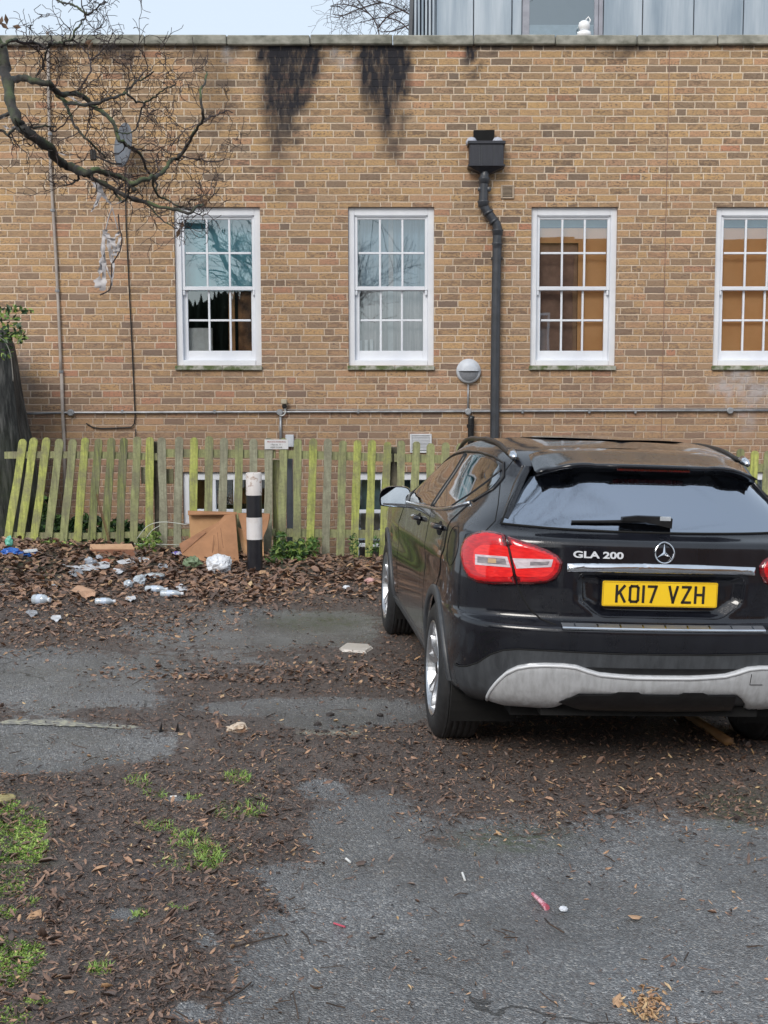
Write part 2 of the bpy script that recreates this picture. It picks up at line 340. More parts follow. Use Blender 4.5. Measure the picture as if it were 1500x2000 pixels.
for j in range(len(gzl) - 1):
    for i in range(nx_ - 1):
        cx, cz = (gx[i] + gx[i + 1]) / 2, (gzl[j] + gzl[j + 1]) / 2
        if any(o[0] < cx < o[1] and o[2] < cz < o[3] for o in ops): continue
        Fw.append((j * nx_ + i, j * nx_ + i + 1, (j + 1) * nx_ + i + 1, (j + 1) * nx_ + i))
for o in ops:                              # reveals, .13 m deep
    b0 = len(Vw); D = WY + .13
    Vw += [(o[0], WY, o[2]), (o[1], WY, o[2]), (o[1], WY, o[3]), (o[0], WY, o[3]), (o[0], D, o[2]), (o[1], D, o[2]), (o[1], D, o[3]), (o[0], D, o[3])]
    Fw += [(b0 + a, b0 + c, b0 + c + 4, b0 + a + 4) for a, c in ((0, 1), (1, 2), (2, 3), (3, 0))]
b0 = len(Vw); Vw += [(X0, WY, Z0), (X0, WY + 8, Z0), (X0, WY + 8, Z1), (X0, WY, Z1), (X1, WY, Z0), (X1, WY + 8, Z0), (X1, WY + 8, Z1), (X1, WY, Z1)]
Fw += [(b0, b0 + 1, b0 + 2, b0 + 3), (b0 + 4, b0 + 7, b0 + 6, b0 + 5), (b0 + 3, b0 + 2, b0 + 6, b0 + 7)]
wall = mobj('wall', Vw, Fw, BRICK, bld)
Pw = np.array(Vw); wpx, wpy = proj(Pw)
def band(a0, a1, v, s): return np.clip((v - a0) / s, 0, 1) * np.clip((a1 - v) / s, 0, 1)
wn1 = (fbm(Pw[:, 0] * 5, Pw[:, 2] * 3, 4) - .5); wn2 = (fbm(Pw[:, 0] * 9 + 9, Pw[:, 2] * .8, 3) - .5)
wx_ = wpx + wn1 * 26 + wn2 * 30; wy_ = wpy + wn1 * 50 + wn2 * 70
st = np.zeros(len(Pw)); nb = fbm(Pw[:, 0] * 12 + 3, Pw[:, 2] * 14, 3) - .5
def run(pts, s=30, amp=1.):                 # a wet streak: (y, x0, x1, strength) down the wall
    ys_, a_, b_, k_ = np.array(pts, float).T
    yy = wpy + nb * 60 * amp; xx_ = wpx + nb * 46 * amp + wn2 * 26
    x0_, x1_, kk = np.interp(yy, ys_, a_), np.interp(yy, ys_, b_), np.interp(yy, ys_, k_)
    return .93 * kk * np.clip((xx_ - x0_) / s + .5, 0, 1) * np.clip((x1_ - xx_) / s + .5, 0, 1)
for p_ in (([(80, 496, 632, 1), (120, 500, 628, 1), (160, 506, 616, 1), (200, 510, 604, .95), (240, 516, 580, .85), (290, 520, 566, .62), (340, 524, 560, .42), (400, 528, 552, .15), (430, 530, 550, 0)],),
           ([(80, 560, 630, .9), (150, 575, 622, .85), (200, 580, 612, .55), (240, 590, 606, .25), (270, 595, 600, 0)],),
           ([(80, 690, 800, 1), (120, 696, 800, 1), (160, 702, 798, 1), (200, 712, 792, .9), (225, 730, 788, .9), (260, 742, 782, .8), (300, 750, 776, .6), (335, 756, 770, 0)],),
           ([(80, 905, 944, 1), (115, 908, 942, .95), (140, 915, 936, .5), (160, 920, 930, 0)], 12), ([(80, 106, 138, .9), (130, 110, 134, .8), (165, 114, 130, .35), (190, 118, 126, 0)], 10), ([(80, 170, 285, .85), (105, 180, 278, .75), (130, 200, 262, .45), (160, 215, 245, 0)],),
           ([(80, 335, 480, .7), (98, 340, 470, .55), (120, 350, 430, 0)],), ([(80, 628, 694, .8), (98, 632, 690, .6), (118, 640, 680, 0)],), ([(80, 955, 976, .8), (100, 958, 974, .6), (118, 960, 970, 0)], 8), ([(80, 1165, 1255, .8), (100, 1175, 1250, .6), (125, 1195, 1225, .35), (145, 1200, 1215, 0)],), ([(80, 1000, 1065, .6), (100, 1005, 1055, 0)],),
           ([(200, 412, 426, .3), (262, 414, 424, .25), (280, 416, 422, 0)], 10), ([(222, 395, 462, .35), (252, 400, 455, .2), (265, 405, 440, 0)], 14)):
    st = np.maximum(st, run(*p_))
st = np.maximum(st, .75 * np.clip((97 + wn2 * 24 - wpy) / 8, 0, 1))
pale = np.maximum.reduce([.9 * band(1372, 1560, wx_, 20) * band(722, 775, wy_, 12), .6 * band(1440, 1475, wx_, 8) * band(760, 850, wy_, 20), .5 * band(430, 470, wx_, 14) * band(84, 150, wy_, 14), .6 * band(640, 690, wx_, 14) * band(88, 118, wy_, 10), .25 * band(-60, 60, wpx - 10, 20) * band(650, 860, wpy, 40)])
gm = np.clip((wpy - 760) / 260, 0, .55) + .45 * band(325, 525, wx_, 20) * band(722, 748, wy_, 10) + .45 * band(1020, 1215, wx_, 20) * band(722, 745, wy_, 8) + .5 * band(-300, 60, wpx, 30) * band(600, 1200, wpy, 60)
for nm, arr in (('stain', st), ('pale', pale), ('grime', np.clip(gm, 0, 1))):
    a = wall.data.attributes.new(nm, 'FLOAT', 'POINT'); a.data.foreach_set('value', arr.astype(np.float32))
# expansion joint
p = [Vector((WX(1308, 90), WY - .001, WZ(90))), Vector((WX(1300, 560), WY - .001, WZ(560))), Vector((WX(1297, 900), WY - .001, -1))]
MB().tube([(p[0].x, WY, p[0].z), (p[0].x, WY, -1)], .0045, 5).build('expansion_joint', simple('sealant', (.28, .16, .12), (.2, .12, .09), rough=.8), bld)
# coping stones along the parapet
CONC = simple('coping_concrete', (.36, .35, .30), (.15, .15, .12), rough=.85, scale=7, bump=.4, stretch=(1, 1, 1.5))
cz0, cz1 = WZ(89), WZ(70)
xx = X0; i = 0
joints = [WX(p_, 75) for p_ in (-420, -290, -160, -30, 125, 284, 444, 606, 767, 925, 1084, 1243, 1400, 1560, 1720, 1880, 2100)]
for a, c in zip(joints[:-1], joints[1:]):
    dz_ = random.uniform(-.006, .006)
    MB().cbox((a + .004, WY - .055, cz0 + dz_), (c - .004, WY + .30, cz1 + dz_), .010).build('coping_stone', CONC, bld)
MB().box((X0, WY + .3, cz0 - .35), (X1, WY + 8, cz0 - .30)).build('roof', simple('roof_felt', (.08, .08, .085), rough=.9), bld)
MB().box((X0, WY + .001, cz0 - .02), (X1, WY + .25, cz0)).build('dpc', simple('dpc', (.015, .015, .016), rough=.9), bld)
# ---- windows
WP = white_paint()
def glassmat(name, tint, refl, rough=.0):
    m = bpy.data.materials.new(name); m.use_nodes = True; nt = m.node_tree; nt.nodes.remove(nt.nodes['Principled BSDF']); out = nt.nodes['Material Output']
    tr = N(nt, 'BsdfTransparent'); tr.inputs[0].default_value = tint + (1,); gl_ = N(nt, 'BsdfGlossy'); gl_.inputs['Roughness'].default_value = .01; gl_.inputs['Color'].default_value = (.80, .93, 1, 1)
    tc = N(nt, 'TexCoord').outputs['Object']; bp = N(nt, 'Bump'); bp.inputs['Strength'].default_value = .035; bp.inputs['Distance'].default_value = .01; L(nt, NOISE(nt, tc, 2.6, 1), bp.inputs['Height']); L(nt, bp.outputs[0], gl_.inputs['Normal'])
    fr = N(nt, 'Fresnel'); fr.inputs[0].default_value = 1.5; k = M_(nt, 'MULTIPLY_ADD', fr.outputs[0], 1.6, refl, clamp=True)
    ms = N(nt, 'MixShader'); L(nt, k, ms.inputs[0]); L(nt, tr.outputs[0], ms.inputs[1]); L(nt, gl_.outputs[0], ms.inputs[2]); L(nt, ms.outputs[0], out.inputs[0]); return m
PANE = glassmat('window_glass', (.9, .93, .94), .17)
SILLM = simple('mossy_sill', (.42, .41, .36), (.10, .13, .05), rough=.8, scale=9, bump=.3, lo=.42, hi=.6)
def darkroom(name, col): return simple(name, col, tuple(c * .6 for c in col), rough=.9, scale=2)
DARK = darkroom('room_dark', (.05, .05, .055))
def sash_window(o, idx, sill=True):
    x0, x1, z0, z1 = o; W_ = x1 - x0; H = z1 - z0
    wn_ = bpy.data.objects.new('sash_window', None); link(wn_); wn_.parent = bld; wn_.location = Vector((x0, WY, z0)) - Vector((0, WY, -1.25)); ORG[wn_.name] = Vector((x0, WY, z0))
    yf = WY + .045; fr = MB(); ft = .068
    fr.cbox((x0, yf, z0), (x0 + ft, yf + .12, z1)); fr.cbox((x1 - ft, yf, z0), (x1, yf + .12, z1)); fr.cbox((x0 + ft, yf, z1 - .085), (x1 - ft, yf + .12, z1)); fr.cbox((x0 + ft, yf - .012, z0), (x1 - ft, yf + .12, z0 + .06))
    fr.cbox((x0 + ft + .02, yf - .004, z1 - .094), (x1 - ft - .02, yf + .01, z1 - .090), .001)
    fr.build('frame', WP, wn_)
    xa, xb = x0 + ft, x1 - ft; zmid = z0 + .06 + (H - .145) * .5
    for nm, za, zb_, yy, rt, rb_ in (('upper_sash', zmid - .02, z1 - .087, yf + .022, .038, .042), ('lower_sash', z0 + .06, zmid + .02, yf + .062, .03, .105)):
        s = MB(); sd = .032 if nm == 'upper_sash' else .05
        s.cbox((xa, yy, za), (xa + sd, yy + .036, zb_)); s.cbox((xb - sd, yy, za), (xb, yy + .036, zb_)); s.cbox((xa + sd, yy, zb_ - rt), (xb - sd, yy + .036, zb_)); s.cbox((xa + sd, yy, za), (xb - sd, yy + .036, za + rb_))
        ga, gb, gc, gd = xa + sd, xb - sd, za + rb_, zb_ - rt
        for k in (1, 2): xq = ga + (gb - ga) * k / 3; s.cbox((xq - .011, yy + .002, gc), (xq + .011, yy + .03, gd), .003)
        zq = (gc + gd) / 2; 
        for k in range(3): s.cbox((ga + (gb - ga) * k / 3 + .011, yy + .0035, zq - .011), (ga + (gb - ga) * (k + 1) / 3 - .011, yy + .0285, zq + .011), .003)
        if nm == 'upper_sash':
            for xq in (xa + .003, xb - .031): s.cbox((xq, yy, za - .055), (xq + .026, yy + .03, za), .008)
        so_ = s.build(nm, WP, wn_)
        MB().add([(ga - .005, yy + .018, gc - .005), (gb + .005, yy + .018, gc - .005), (gb + .005, yy + .018, gd + .005), (ga - .005, yy + .018, gd + .005)], [(0, 1, 2, 3)]).build('pane', PANE, so_)
    if sill:
        sl_ = MB(); sl_.cbox((x0 - .012, WY - .035, z0 - .05), (x0 + W_ * .54, WY + .10, z0 - .002), .006); sl_.cbox((x0 + W_ * .54 + .004, WY - .035, z0 - .052), (x1 + .006, WY + .10, z0 - .003), .006); sl_.build('sill', SILLM, wn_)
    # room seen through the glass
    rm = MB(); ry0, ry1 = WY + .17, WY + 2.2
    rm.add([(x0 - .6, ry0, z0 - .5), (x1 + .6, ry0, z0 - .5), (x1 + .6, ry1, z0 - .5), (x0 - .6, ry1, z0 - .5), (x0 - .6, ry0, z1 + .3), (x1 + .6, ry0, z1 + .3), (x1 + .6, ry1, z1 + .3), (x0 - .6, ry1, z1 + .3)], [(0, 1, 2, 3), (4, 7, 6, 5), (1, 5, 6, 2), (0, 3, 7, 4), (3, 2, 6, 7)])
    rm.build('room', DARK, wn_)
    return wn_, (xa, xb, z0, z1, zmid)
TEAL = simple('sky_reflection_teal', (.30, .68, .78), (.24, .56, .66), rough=.7, scale=3); NET = simple('net_curtain', (.55, .50, .50), (.32, .28, .28), rough=.9, scale=4, stretch=(14, 1, .4)); BLUEN = simple('blue_curtain', (.30, .46, .58), (.20, .32, .42), rough=.9, scale=4, stretch=(14, 1, .4))
def curtain(xa, xb, za, zb_, y, amp, wl_, mat, par, name='curtain'):
    n = 90; V_ = []
    for i in range(n + 1):
        x = xa + (xb - xa) * i / n; yy = y + amp * math.sin(x * wl_ + 1.3 * math.sin(x * 7)); V_ += [(x, yy, za), (x, yy, zb_)]
    return mobj(name, V_, [(2 * i, 2 * i + 2, 2 * i + 3, 2 * i + 1) for i in range(n)], mat, par, smooth=True)
wins = [sash_window(o, i) for i, o in enumerate(openings)]
w1, q = wins[0]; xa, xb, z0_, z1_, zm_ = q
curtain(xa - .05, xb + .05, zm_ - .01, z1_ + .05, WY + .26, .004, 8, TEAL, w1, 'sky_reflection_panel')  # teal sheet paints in the sky reflected by the upper panes
MB().cbox((xa + .03, WY + .20, z0_ - .05), (xa + .30, WY + .23, z0_ + .42), .004).build('white_board', simple('white_board', (.92, .92, .9), rough=.5), w1)
MB().cbox((xa + .47, WY + .29, z0_ - .1), (xa + .54, WY + .32, zm_ + .02), .004).build('door_jamb', simple('orange_wood', (.80, .42, .18), (.65, .32, .12), rough=.5, stretch=(1, 1, .2)), w1)
MB().cbox((xa + .57, WY + .34, z0_ - .1), (xb + .1, WY + .38, zm_), .004).build('cupboard', simple('brown_wood', (.62, .30, .12), (.12, .05, .025), rough=.5, scale=7), w1)
w2, q = wins[1]; xa, xb, z0_, z1_, zm_ = q
curtain(xa - .05, xb + .05, zm_, z1_ + .05, WY + .26, .015, 70, BLUEN, w2); curtain(xa - .05, xb + .05, z0_ - .2, zm_, WY + .27, .015, 60, NET, w2)
curtain(xa + .36, xa + .42, z0_ - .2, z1_, WY + .245, .004, 60, simple('pale_drape', (.6, .6, .62), rough=.9), w2)
for k in (.04, .10, .16): MB().cbox((xa + k, WY + .22, z0_ + .03), (xa + k + .035, WY + .25, z0_ + .28 + k * .1), .004).build('candle', simple('candle_wax', (.75, .76, .78), rough=.5), w2)
for wi in (2, 3):
    w3_, q = wins[wi]; xa, xb, z0_, z1_, zm_ = q
    OS = simple('orange_reflection_panel', (.95, .52, .24), (.85, .42, .17), rough=.8, scale=2)
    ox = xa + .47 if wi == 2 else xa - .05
    curtain(ox, xb + .10, z0_ - .2, z1_ - .20, WY + .19, .003, 9, OS, w3_, 'orange_reflection_panel')  # orange sheet paints in the facing building's reflection
    if wi == 2: curtain(xa - .05, ox, z1_ - .36, z1_ - .20, WY + .192, .003, 9, OS, w3_, 'orange_reflection_panel'); curtain(xa - .05, ox, z0_ - .2, z1_ - .37, WY + .24, .003, 9, simple('brick_reflection_panel', (.46, .28, .20), (.30, .18, .13), rough=.9), w3_, 'brick_reflection_panel')  # reflected orange band and brown brick painted as sheets behind the glass
    curtain(xa - .05, xb + .05, z1_ - .19, z1_ + .02, WY + .195, .003, 9, simple('sky_reflection_blue', (.22, .40, .52), (.16, .30, .40), rough=.7), w3_, 'sky_reflection_panel')  # blue sheet paints in the strip of reflected sky
# basement windows (casements)
def casement(o, mull, trans, full):
    x0, x1, z0, z1 = o
    wn_ = bpy.data.objects.new('basement_window', None); link(wn_); wn_.parent = bld; wn_.location = Vector((x0, WY, z0)) - Vector((0, WY, -1.25)); ORG[wn_.name] = Vector((x0, WY, z0))
    y = WY + .04; f = MB()
    f.cbox((x0, y, z0), (x0 + .065, y + .08, z1)); f.cbox((x1 - .065, y, z0), (x1, y + .08, z1)); f.cbox((x0 + .065, y, z1 - .09), (x1 - .065, y + .08, z1)); f.cbox((x0 + .065, y, z0), (x1 - .065, y + .08, z0 + .07))
    for mx_ in mull: f.cbox((mx_ - .025, y + .003, z0 + .07), (mx_ + .025, y + .075, z1 - .09))
    for tz in trans:
        es = [x0 + .065] + [q_ for mx_ in mull for q_ in (mx_ - .025, mx_ + .025)] + [x1 - .065]
        for a, c in zip(es[::2], es[1::2]): f.cbox((a, y + .006, tz - .02), (c, y + .07, tz + .02))
    f.build('frame', WP, wn_)
    MB().add([(x0 + .05, y + .04, z0 + .05), (x1 - .05, y + .04, z0 + .05), (x1 - .05, y + .04, z1 - .05), (x0 + .05, y + .04, z1 - .05)], [(0, 1, 2, 3)]).build('pane', PANE, wn_)
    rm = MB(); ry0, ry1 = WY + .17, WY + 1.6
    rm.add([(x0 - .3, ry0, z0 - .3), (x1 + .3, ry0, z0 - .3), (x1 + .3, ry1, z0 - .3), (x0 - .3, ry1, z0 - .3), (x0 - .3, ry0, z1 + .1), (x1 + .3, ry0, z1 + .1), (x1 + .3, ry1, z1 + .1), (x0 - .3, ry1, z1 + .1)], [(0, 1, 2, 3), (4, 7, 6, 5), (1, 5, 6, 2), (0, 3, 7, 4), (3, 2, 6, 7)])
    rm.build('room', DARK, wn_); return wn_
l1 = casement(lows[0], [WX(416, 960), WX(459, 960)], [WZ(999)], 0)
MB().cbox((lows[0][0] + .05, WY + .5, WZ(1010)), (lows[0][0] + .25, WY + .55, WZ(935)), .005).build('shelf_panel', simple('orange_wood'if False else 'shelf_wood', (.62, .36, .12), (.45, .24, .08), rough=.5), l1)
for k in range(4): MB().lathe([(0, 0), (.04, 0), (.05, .06), (.045, .12), (.02, .15), (0, .15)], c=(lows[0][0] + .33 + k * .15, WY + .5, WZ(990)), n=16).build('jar', simple('brown_jar', (.25, .10, .03), (.5, .25, .1), rough=.2, scale=9), l1)
for k in (1, 2, 3):
    o = lows[k]; cw = casement(o, [(o[0] + o[1]) / 2 - .15, (o[0] + o[1]) / 2 + .18], [WZ(1000), WZ(1066)], 1)
    curtain(o[0], o[1], WZ(1000), WZ(930), WY + .24, .004, 9, simple('teal_net', (.20, .33, .40), (.13, .22, .28), rough=.8), cw, 'net_curtain')
    curtain(o[0], o[1], o[2], WZ(1000), WY + .24, .010, 40, NET, cw, 'net_curtain')
# ---- set-back metal-clad storey above
UY = 17.5
def UX(px, py=40): return at(px, py, UY).x
def UZ(py): return at(790, py, UY).z
up = thing('rooftop_storey', 'blue-grey metal clad storey standing on the flat roof above the coping', 'building', (UX(1150), UY, UZ(120)))
m, nt, b = newmat('zinc_cladding'); geo = N(nt, 'NewGeometry').outputs['Position']
cl = RAMP(nt, NOISE(nt, MAP(nt, geo, (3.2, 3.2, .25)), 1.6, 5, .6), [(.3, (.18, .235, .29)), (.5, (.29, .345, .40)), (.72, (.42, .47, .52))])
L(nt, cl, b.inputs['Base Color']); b.inputs['Roughness'].default_value = .38; b.inputs['Metallic'].default_value = .25
BUMP(nt, b, NOISE(nt, MAP(nt, geo, (1.2, 1, .3)), 2, 3), .2, .02); ZINC = m
ztop, zbot = UZ(-260), UZ(110); xl, xr = UX(852), UX(2300)
wa, wb2 = UX(1020), UX(1178)
for a, c in [(xl, UX(925)), (UX(925), UX(1000)), (UX(1000), wa), (wb2, UX(1255)), (UX(1255), UX(1355)), (UX(1355), UX(1452)), (UX(1452), UX(1550)), (UX(1550), UX(1660)), (UX(1660), xr)]:
    MB().cbox((a + .006, UY, zbot), (c - .006, UY + .05, ztop), .006).build('cladding_panel', ZINC, up)
MB().box((xl, UY + .04, zbot), (xr, UY + 6, ztop - .05)).build('core', simple('storey_core', (.05, .055, .06), rough=.8), up)
for k in range(6):   # standing seams on the chamfered end
    xq = UX(852 - 7 * k) ; MB().cbox((xq - .05, UY + .05 + .10 * k, zbot), (xq - .02, UY + .10 + .12 * k, ztop), .004).build('standing_seam', ZINC, up)
mm2 = MB(); mm2.add([(xl, UY + .02, zbot), (UX(806), UY + .8, zbot), (UX(818), UY + .8, ztop), (xl, UY + .02, ztop)], [(0, 1, 2, 3)]); mm2.build('corner_cladding', ZINC, up)
MB().tube([(UX(801), UY + .8, zbot), (UX(815), UY + .8, ztop)], .045, 6).build('edge_trim', simple('dark_edge', (.05, .06, .075), rough=.5), up)
GF_ = simple('grey_frame', (.30, .31, .36), rough=.4); sw = bpy.data.objects.new('window', None); link(sw); sw.parent = up; sw.location = (0, 0, 0); ORG[sw.name] = ORG[up.name]
f = MB()
for a, c in ((1020, 1034), (1160, 1168), (1168.6, 1177)): f.cbox((UX(a), UY - .03, zbot), (UX(c), UY + .03, ztop), .006)
f.build('frame', GF_, sw)
MB().add([(UX(1034), UY - .005, zbot), (UX(1160), UY - .005, zbot), (UX(1160), UY - .005, ztop), (UX(1034), UY - .005, ztop)], [(0, 1, 2, 3)]).build('pane', PANE, sw)
MB().cbox((UX(1034), UY + .01, UZ(90)), (UX(1160), UY + .035, UZ(48)), .002).build('lower_blind', simple('frosted_film', (.28, .36, .42), rough=.5), sw)
tp = thing('teapot', 'white teapot on a stack of saucers behind the upper window', 'teapot', (UX(1141), UY - .06, UZ(62)))
tz = UZ(66); PORC = simple('porcelain', (.82, .83, .84), (.76, .77, .79), rough=.2); cxx = UX(1139)
MB().lathe([(0, 0), (.045, 0), (.075, .03), (.082, .075), (.070, .115), (.04, .135), (.03, .14), (0, .145)], c=(cxx, UY - .11, tz), n=24).build('pot_body', PORC, tp, smooth=True)
MB().tube(catmull_ if False else [(cxx + .06, UY - .11, tz + .09), (cxx + .085, UY - .11, tz + .15), (cxx + .055, UY - .11, tz + .19), (cxx + .02, UY - .11, tz + .15)], .010, 6).build('handle', PORC, tp, smooth=True)
MB().lathe([(0, -.10), (.07, -.10), (.10, -.05), (.09, -.01), (0, -.01)], c=(cxx, UY - .11, tz), n=24).build('saucer', PORC, tp, smooth=True)
# =================================================== CAR
CAR_LOC = Vector((1.0252, 6.1208, CAMZ - 1.668)); CAR_ROT = Euler((.0057, .034, .1022), 'XYZ')
CM = (Matrix.Rotation(.1022, 4, 'Z') @ Matrix.Rotation(.0057, 4, 'X') @ Matrix.Rotation(.034, 4, 'Y'))
CARM = Matrix.Translation(CAR_LOC) @ CM; CARI = CARM.inverted()
car = bpy.data.objects.new('parked_car', None); link(car); car.matrix_world = CARM
tag(car, 'wet black crossover hatchback parked with its tail to the viewer, yellow rear number plate', 'car'); ORG[car.name] = Vector((0, 0, 0))
def carpaint(name, rough, wetness):
    m, nt, b = newmat(name); tc = N(nt, 'TexCoord').outputs['Object']
    n = NOISE(nt, MAP(nt, tc, (1, 1, .35)), 9, 5, .6)
    L(nt, RAMP(nt, n, [(.3, (.0045, .005, .008)), (.75, (.010, .011, .016))]), b.inputs['Base Color'])
    b.inputs['Metallic'].default_value = 0; b.inputs['Coat Weight'].default_value = 1; b.inputs['Coat Roughness'].default_value = .015
    b.inputs['Coat IOR'].default_value = 1.52; b.inputs['Specular IOR Level'].default_value = .12
    st = NOISE(nt, MAP(nt, tc, (60, 60, 5)), 1.6, 4, .6); dr = NOISE(nt, tc, 150, 2, .5)
    sn = N(nt, 'Separate' if False else 'SeparateXYZ'); L(nt, N(nt, 'NewGeometry').outputs['Normal'], sn.inputs[0])
    up = M_(nt, 'MULTIPLY', M_(nt, 'SUBTRACT', sn.outputs[2], .35, clamp=True), 3, clamp=True)
    L(nt, M_(nt, 'MULTIPLY_ADD', n, .12, rough), b.inputs['Roughness'])
    drop = M_(nt, 'GREATER_THAN', dr, .61)
    h = M_(nt, 'ADD', M_(nt, 'MULTIPLY', drop, wetness), M_(nt, 'MULTIPLY', st, wetness * .8))
    bp = BUMP(nt, b, h, .10, .0015)
    L(nt, bp.outputs[0], b.inputs['Coat Normal'])
    return m
PAINT = carpaint('black_car_paint', .22, 1.0)
GLASSC = simple('car_glass', (.20, .22, .24), (.15, .165, .18), rough=.04, scale=4, metal=1, coat=1, rvar=.02, bump=.01, bscale=90, bdist=.002)
TRIM = simple('dark_trim', (.035, .038, .043), (.060, .065, .072), rough=.45, scale=10, bump=.15, stretch=(3, 3, .6))
RUBBER = simple('black_rubber', (.012, .012, .013), (.022, .022, .023), rough=.6, scale=30, bump=.2)
BLACK = simple('black_plastic', (.006, .006, .007), (.012, .012, .013), rough=.35, scale=20)
VOID = simple('dark_cavity', (.003, .003, .003), (.004, .004, .004), rough=.9)
CHROME = simple('chrome', (.72, .74, .78), (.60, .62, .66), rough=.16, metal=1, scale=6, rvar=.05)
ALLOY = simple('alloy_silver', (.62, .64, .67), (.45, .46, .48), rough=.3, metal=.9, scale=14, rvar=.08)
SILVER = simple('silver_skid', (.52, .53, .55), (.38, .385, .395), rough=.42, metal=.25, scale=5, stretch=(9, 9, .55), lo=.40, hi=.72)
SEAM = VOID
NK = [(.20, -.30, .78, 3.30), (.235, -.42, .84, 3.45), (.315, -.70, .875, 3.5), (.345, -.79, .885, 3.51), (.42, -.825, .895, 3.52), (.51, -.85, .903, 3.53), (.60, -.865, .906, 3.53),
      (.665, -.872, .906, 3.52), (.692, -.868, .906, 3.5), (.702, -.835, .905, 3.5), (.712, -.79, .905, 3.5), (.76, -.79, .906, 3.5), (.84, -.788, .906, 3.48), (.93, -.782, .900, 3.4),
      (1.0, -.775, .892, 3.2), (1.045, -.774, .886, 2.6), (1.068, -.762, .881, 2.3), (1.080, -.720, .877, 2.15), (1.108, -.675, .862, 2.05), (1.20, -.615, .802, 1.88), (1.28, -.56, .744, 1.72),
      (1.35, -.508, .70, 1.55), (1.395, -.44, .665, 1.38), (1.433, -.33, .61, 1.22), (1.457, -.17, .53, .98), (1.474, -.05, .38, .75), (1.482, .0, .16, .55), (1.483, .05, .0, .45)]
YS = [-.26, .08, .45, .85, 1.25, 1.65, 2.05, 2.4, 2.75, 3.05]
def ctrl():
    G = []
    for z, yc, w, yf in NK:
        k = max(0., min(1., (z - 1.1) / .35))
        row = [(0, yc, z), (-.30 * min(1, w / .7), yc + .012, z), (-.56 * min(1, w / .8), yc + .045, z), (-w * .87, yc + .125, z), (-w * .965, yc + .27, z)]
        ys = yc + .47
        for y in YS:
            t = (y + .26) / 3.31; yy = ys + t * (yf - .5 - ys)
            if yf > 3.25: yy = ys + (y + .26) * (3.0 - ys) / 3.31 if False else y + (ys + .26) * max(0, 1 - (y + .26) / 1.0)
            ww = w * (1 - .012 * math.sin(min(1, max(0, (y - .2) / 2)) * math.pi)) * (1 if y < 2.8 else .965)
            zz = z
            if z > .9 and z < 1.1: zz = z - (z - .84) * max(0, min(1, (yy - 1.7) / 1.6)) * .55
            elif z >= 1.1:
                # roof arc: highest near y=.9, falls to the tail
                zz = z + (.012 if z > 1.3 else 0) * math.sin(max(0, min(1, (yy + .3) / 2)) * math.pi)
            row.append((-ww, yy, zz))
        zf = z - (.3 * (z - .8) if .8 < z < 1.08 else 0)
        row += [(-w * .85, yf - .16, zf), (-w * .5, yf - .03, zf), (0, yf, zf)]
        kz = max(0., min(1., (z - 1.1) / .2))
        row = [(x * (1 - .20 * kz * max(0., min(1., (.45 - y) / .8)) ** 1.5), y, zz) for x, y, zz in row]
        G.append(row)
    return np.array(G)
def bspl(P, samples, closed=False):      # P [n,...] -> uniform cubic b-spline, clamped by phantom ends
    n = len(P)
    if closed: Q = np.concatenate([P[-1:], P, P[:2]]); segs = n
    else: Q = np.concatenate([2 * P[:1] - P[1:2], P, 2 * P[-1:] - P[-2:-1]]); segs = n - 1
    out = []
    for i in range(segs):
        s = samples[i % len(samples)] if isinstance(samples, (list, tuple)) else samples
        for a in range(s):
            t = a / s
            b = ((1 - t) ** 3 / 6, (3 * t ** 3 - 6 * t * t + 4) / 6, (-3 * t ** 3 + 3 * t * t + 3 * t + 1) / 6, t ** 3 / 6)
            out.append(sum(b[q] * Q[i + q] for q in range(4)))
    if not closed: out.append(P[-1])
    return np.array(out)
G = ctrl(); nh = G.shape[1]
full = np.concatenate([G, (G[:, nh - 2:0:-1] * np.array([-1, 1, 1]))], 1)   # closed ring
ns = [10, 10, 10, 8, 8] + [7] * 12; ns = ns[:nh - 1]; ns2 = ns + ns[::-1]
A = bspl(full.transpose(1, 0, 2), ns2, closed=True)           # ring dir
SRF = bspl(A.transpose(1, 0, 2), 6)                            # height dir
# number-plate recess: a dished six-sided pocket in the tailgate
REC = [(-.372, .918), (.372, .918), (.36, .80), (.27, .735), (-.27, .735), (-.36, .80)]
def inpoly_dist(x, z, poly):
    d = 1e9; n = len(poly); inside = False
    for i in range(n):
        (x1, y1), (x2, y2) = poly[i], poly[(i + 1) % n]
        t = max(0, min(1, ((x - x1) * (x2 - x1) + (z - y1) * (y2 - y1)) / ((x2 - x1) ** 2 + (y2 - y1) ** 2)))
        d = min(d, math.hypot(x - x1 - t * (x2 - x1), z - y1 - t * (y2 - y1)))
        if (y1 > z) != (y2 > z) and x < (x2 - x1) * (z - y1) / (y2 - y1) + x1: inside = not inside
    return d if inside else -d
for k in range(SRF.shape[0]):
    for j in range(SRF.shape[1]):
        x, y, z = SRF[k, j]
        if y < -.6 and .70 < z < .94 and abs(x) < .42:
            d = inpoly_dist(x, z, REC); t = max(0, min(1, (d + .004) / .028)); SRF[k, j, 1] += .034 * t * t * (3 - 2 * t)
        # swage line along the flank and crisp crease under the rear glass
        if abs(x) > .8 and -.3 < y < 2.4:
            SRF[k, j, 0] *= 1 + 0.006 * math.exp(-((z - (.90 - .03 * y)) / .03) ** 2) - .008 * math.exp(-((z - (.80 - .03 * y)) / .07) ** 2)
K, J = SRF.shape[:2]
HUBZ = .325; HUBS = (0.0, 2.70); ARCH = .385
V = SRF.reshape(-1, 3)
faces = []
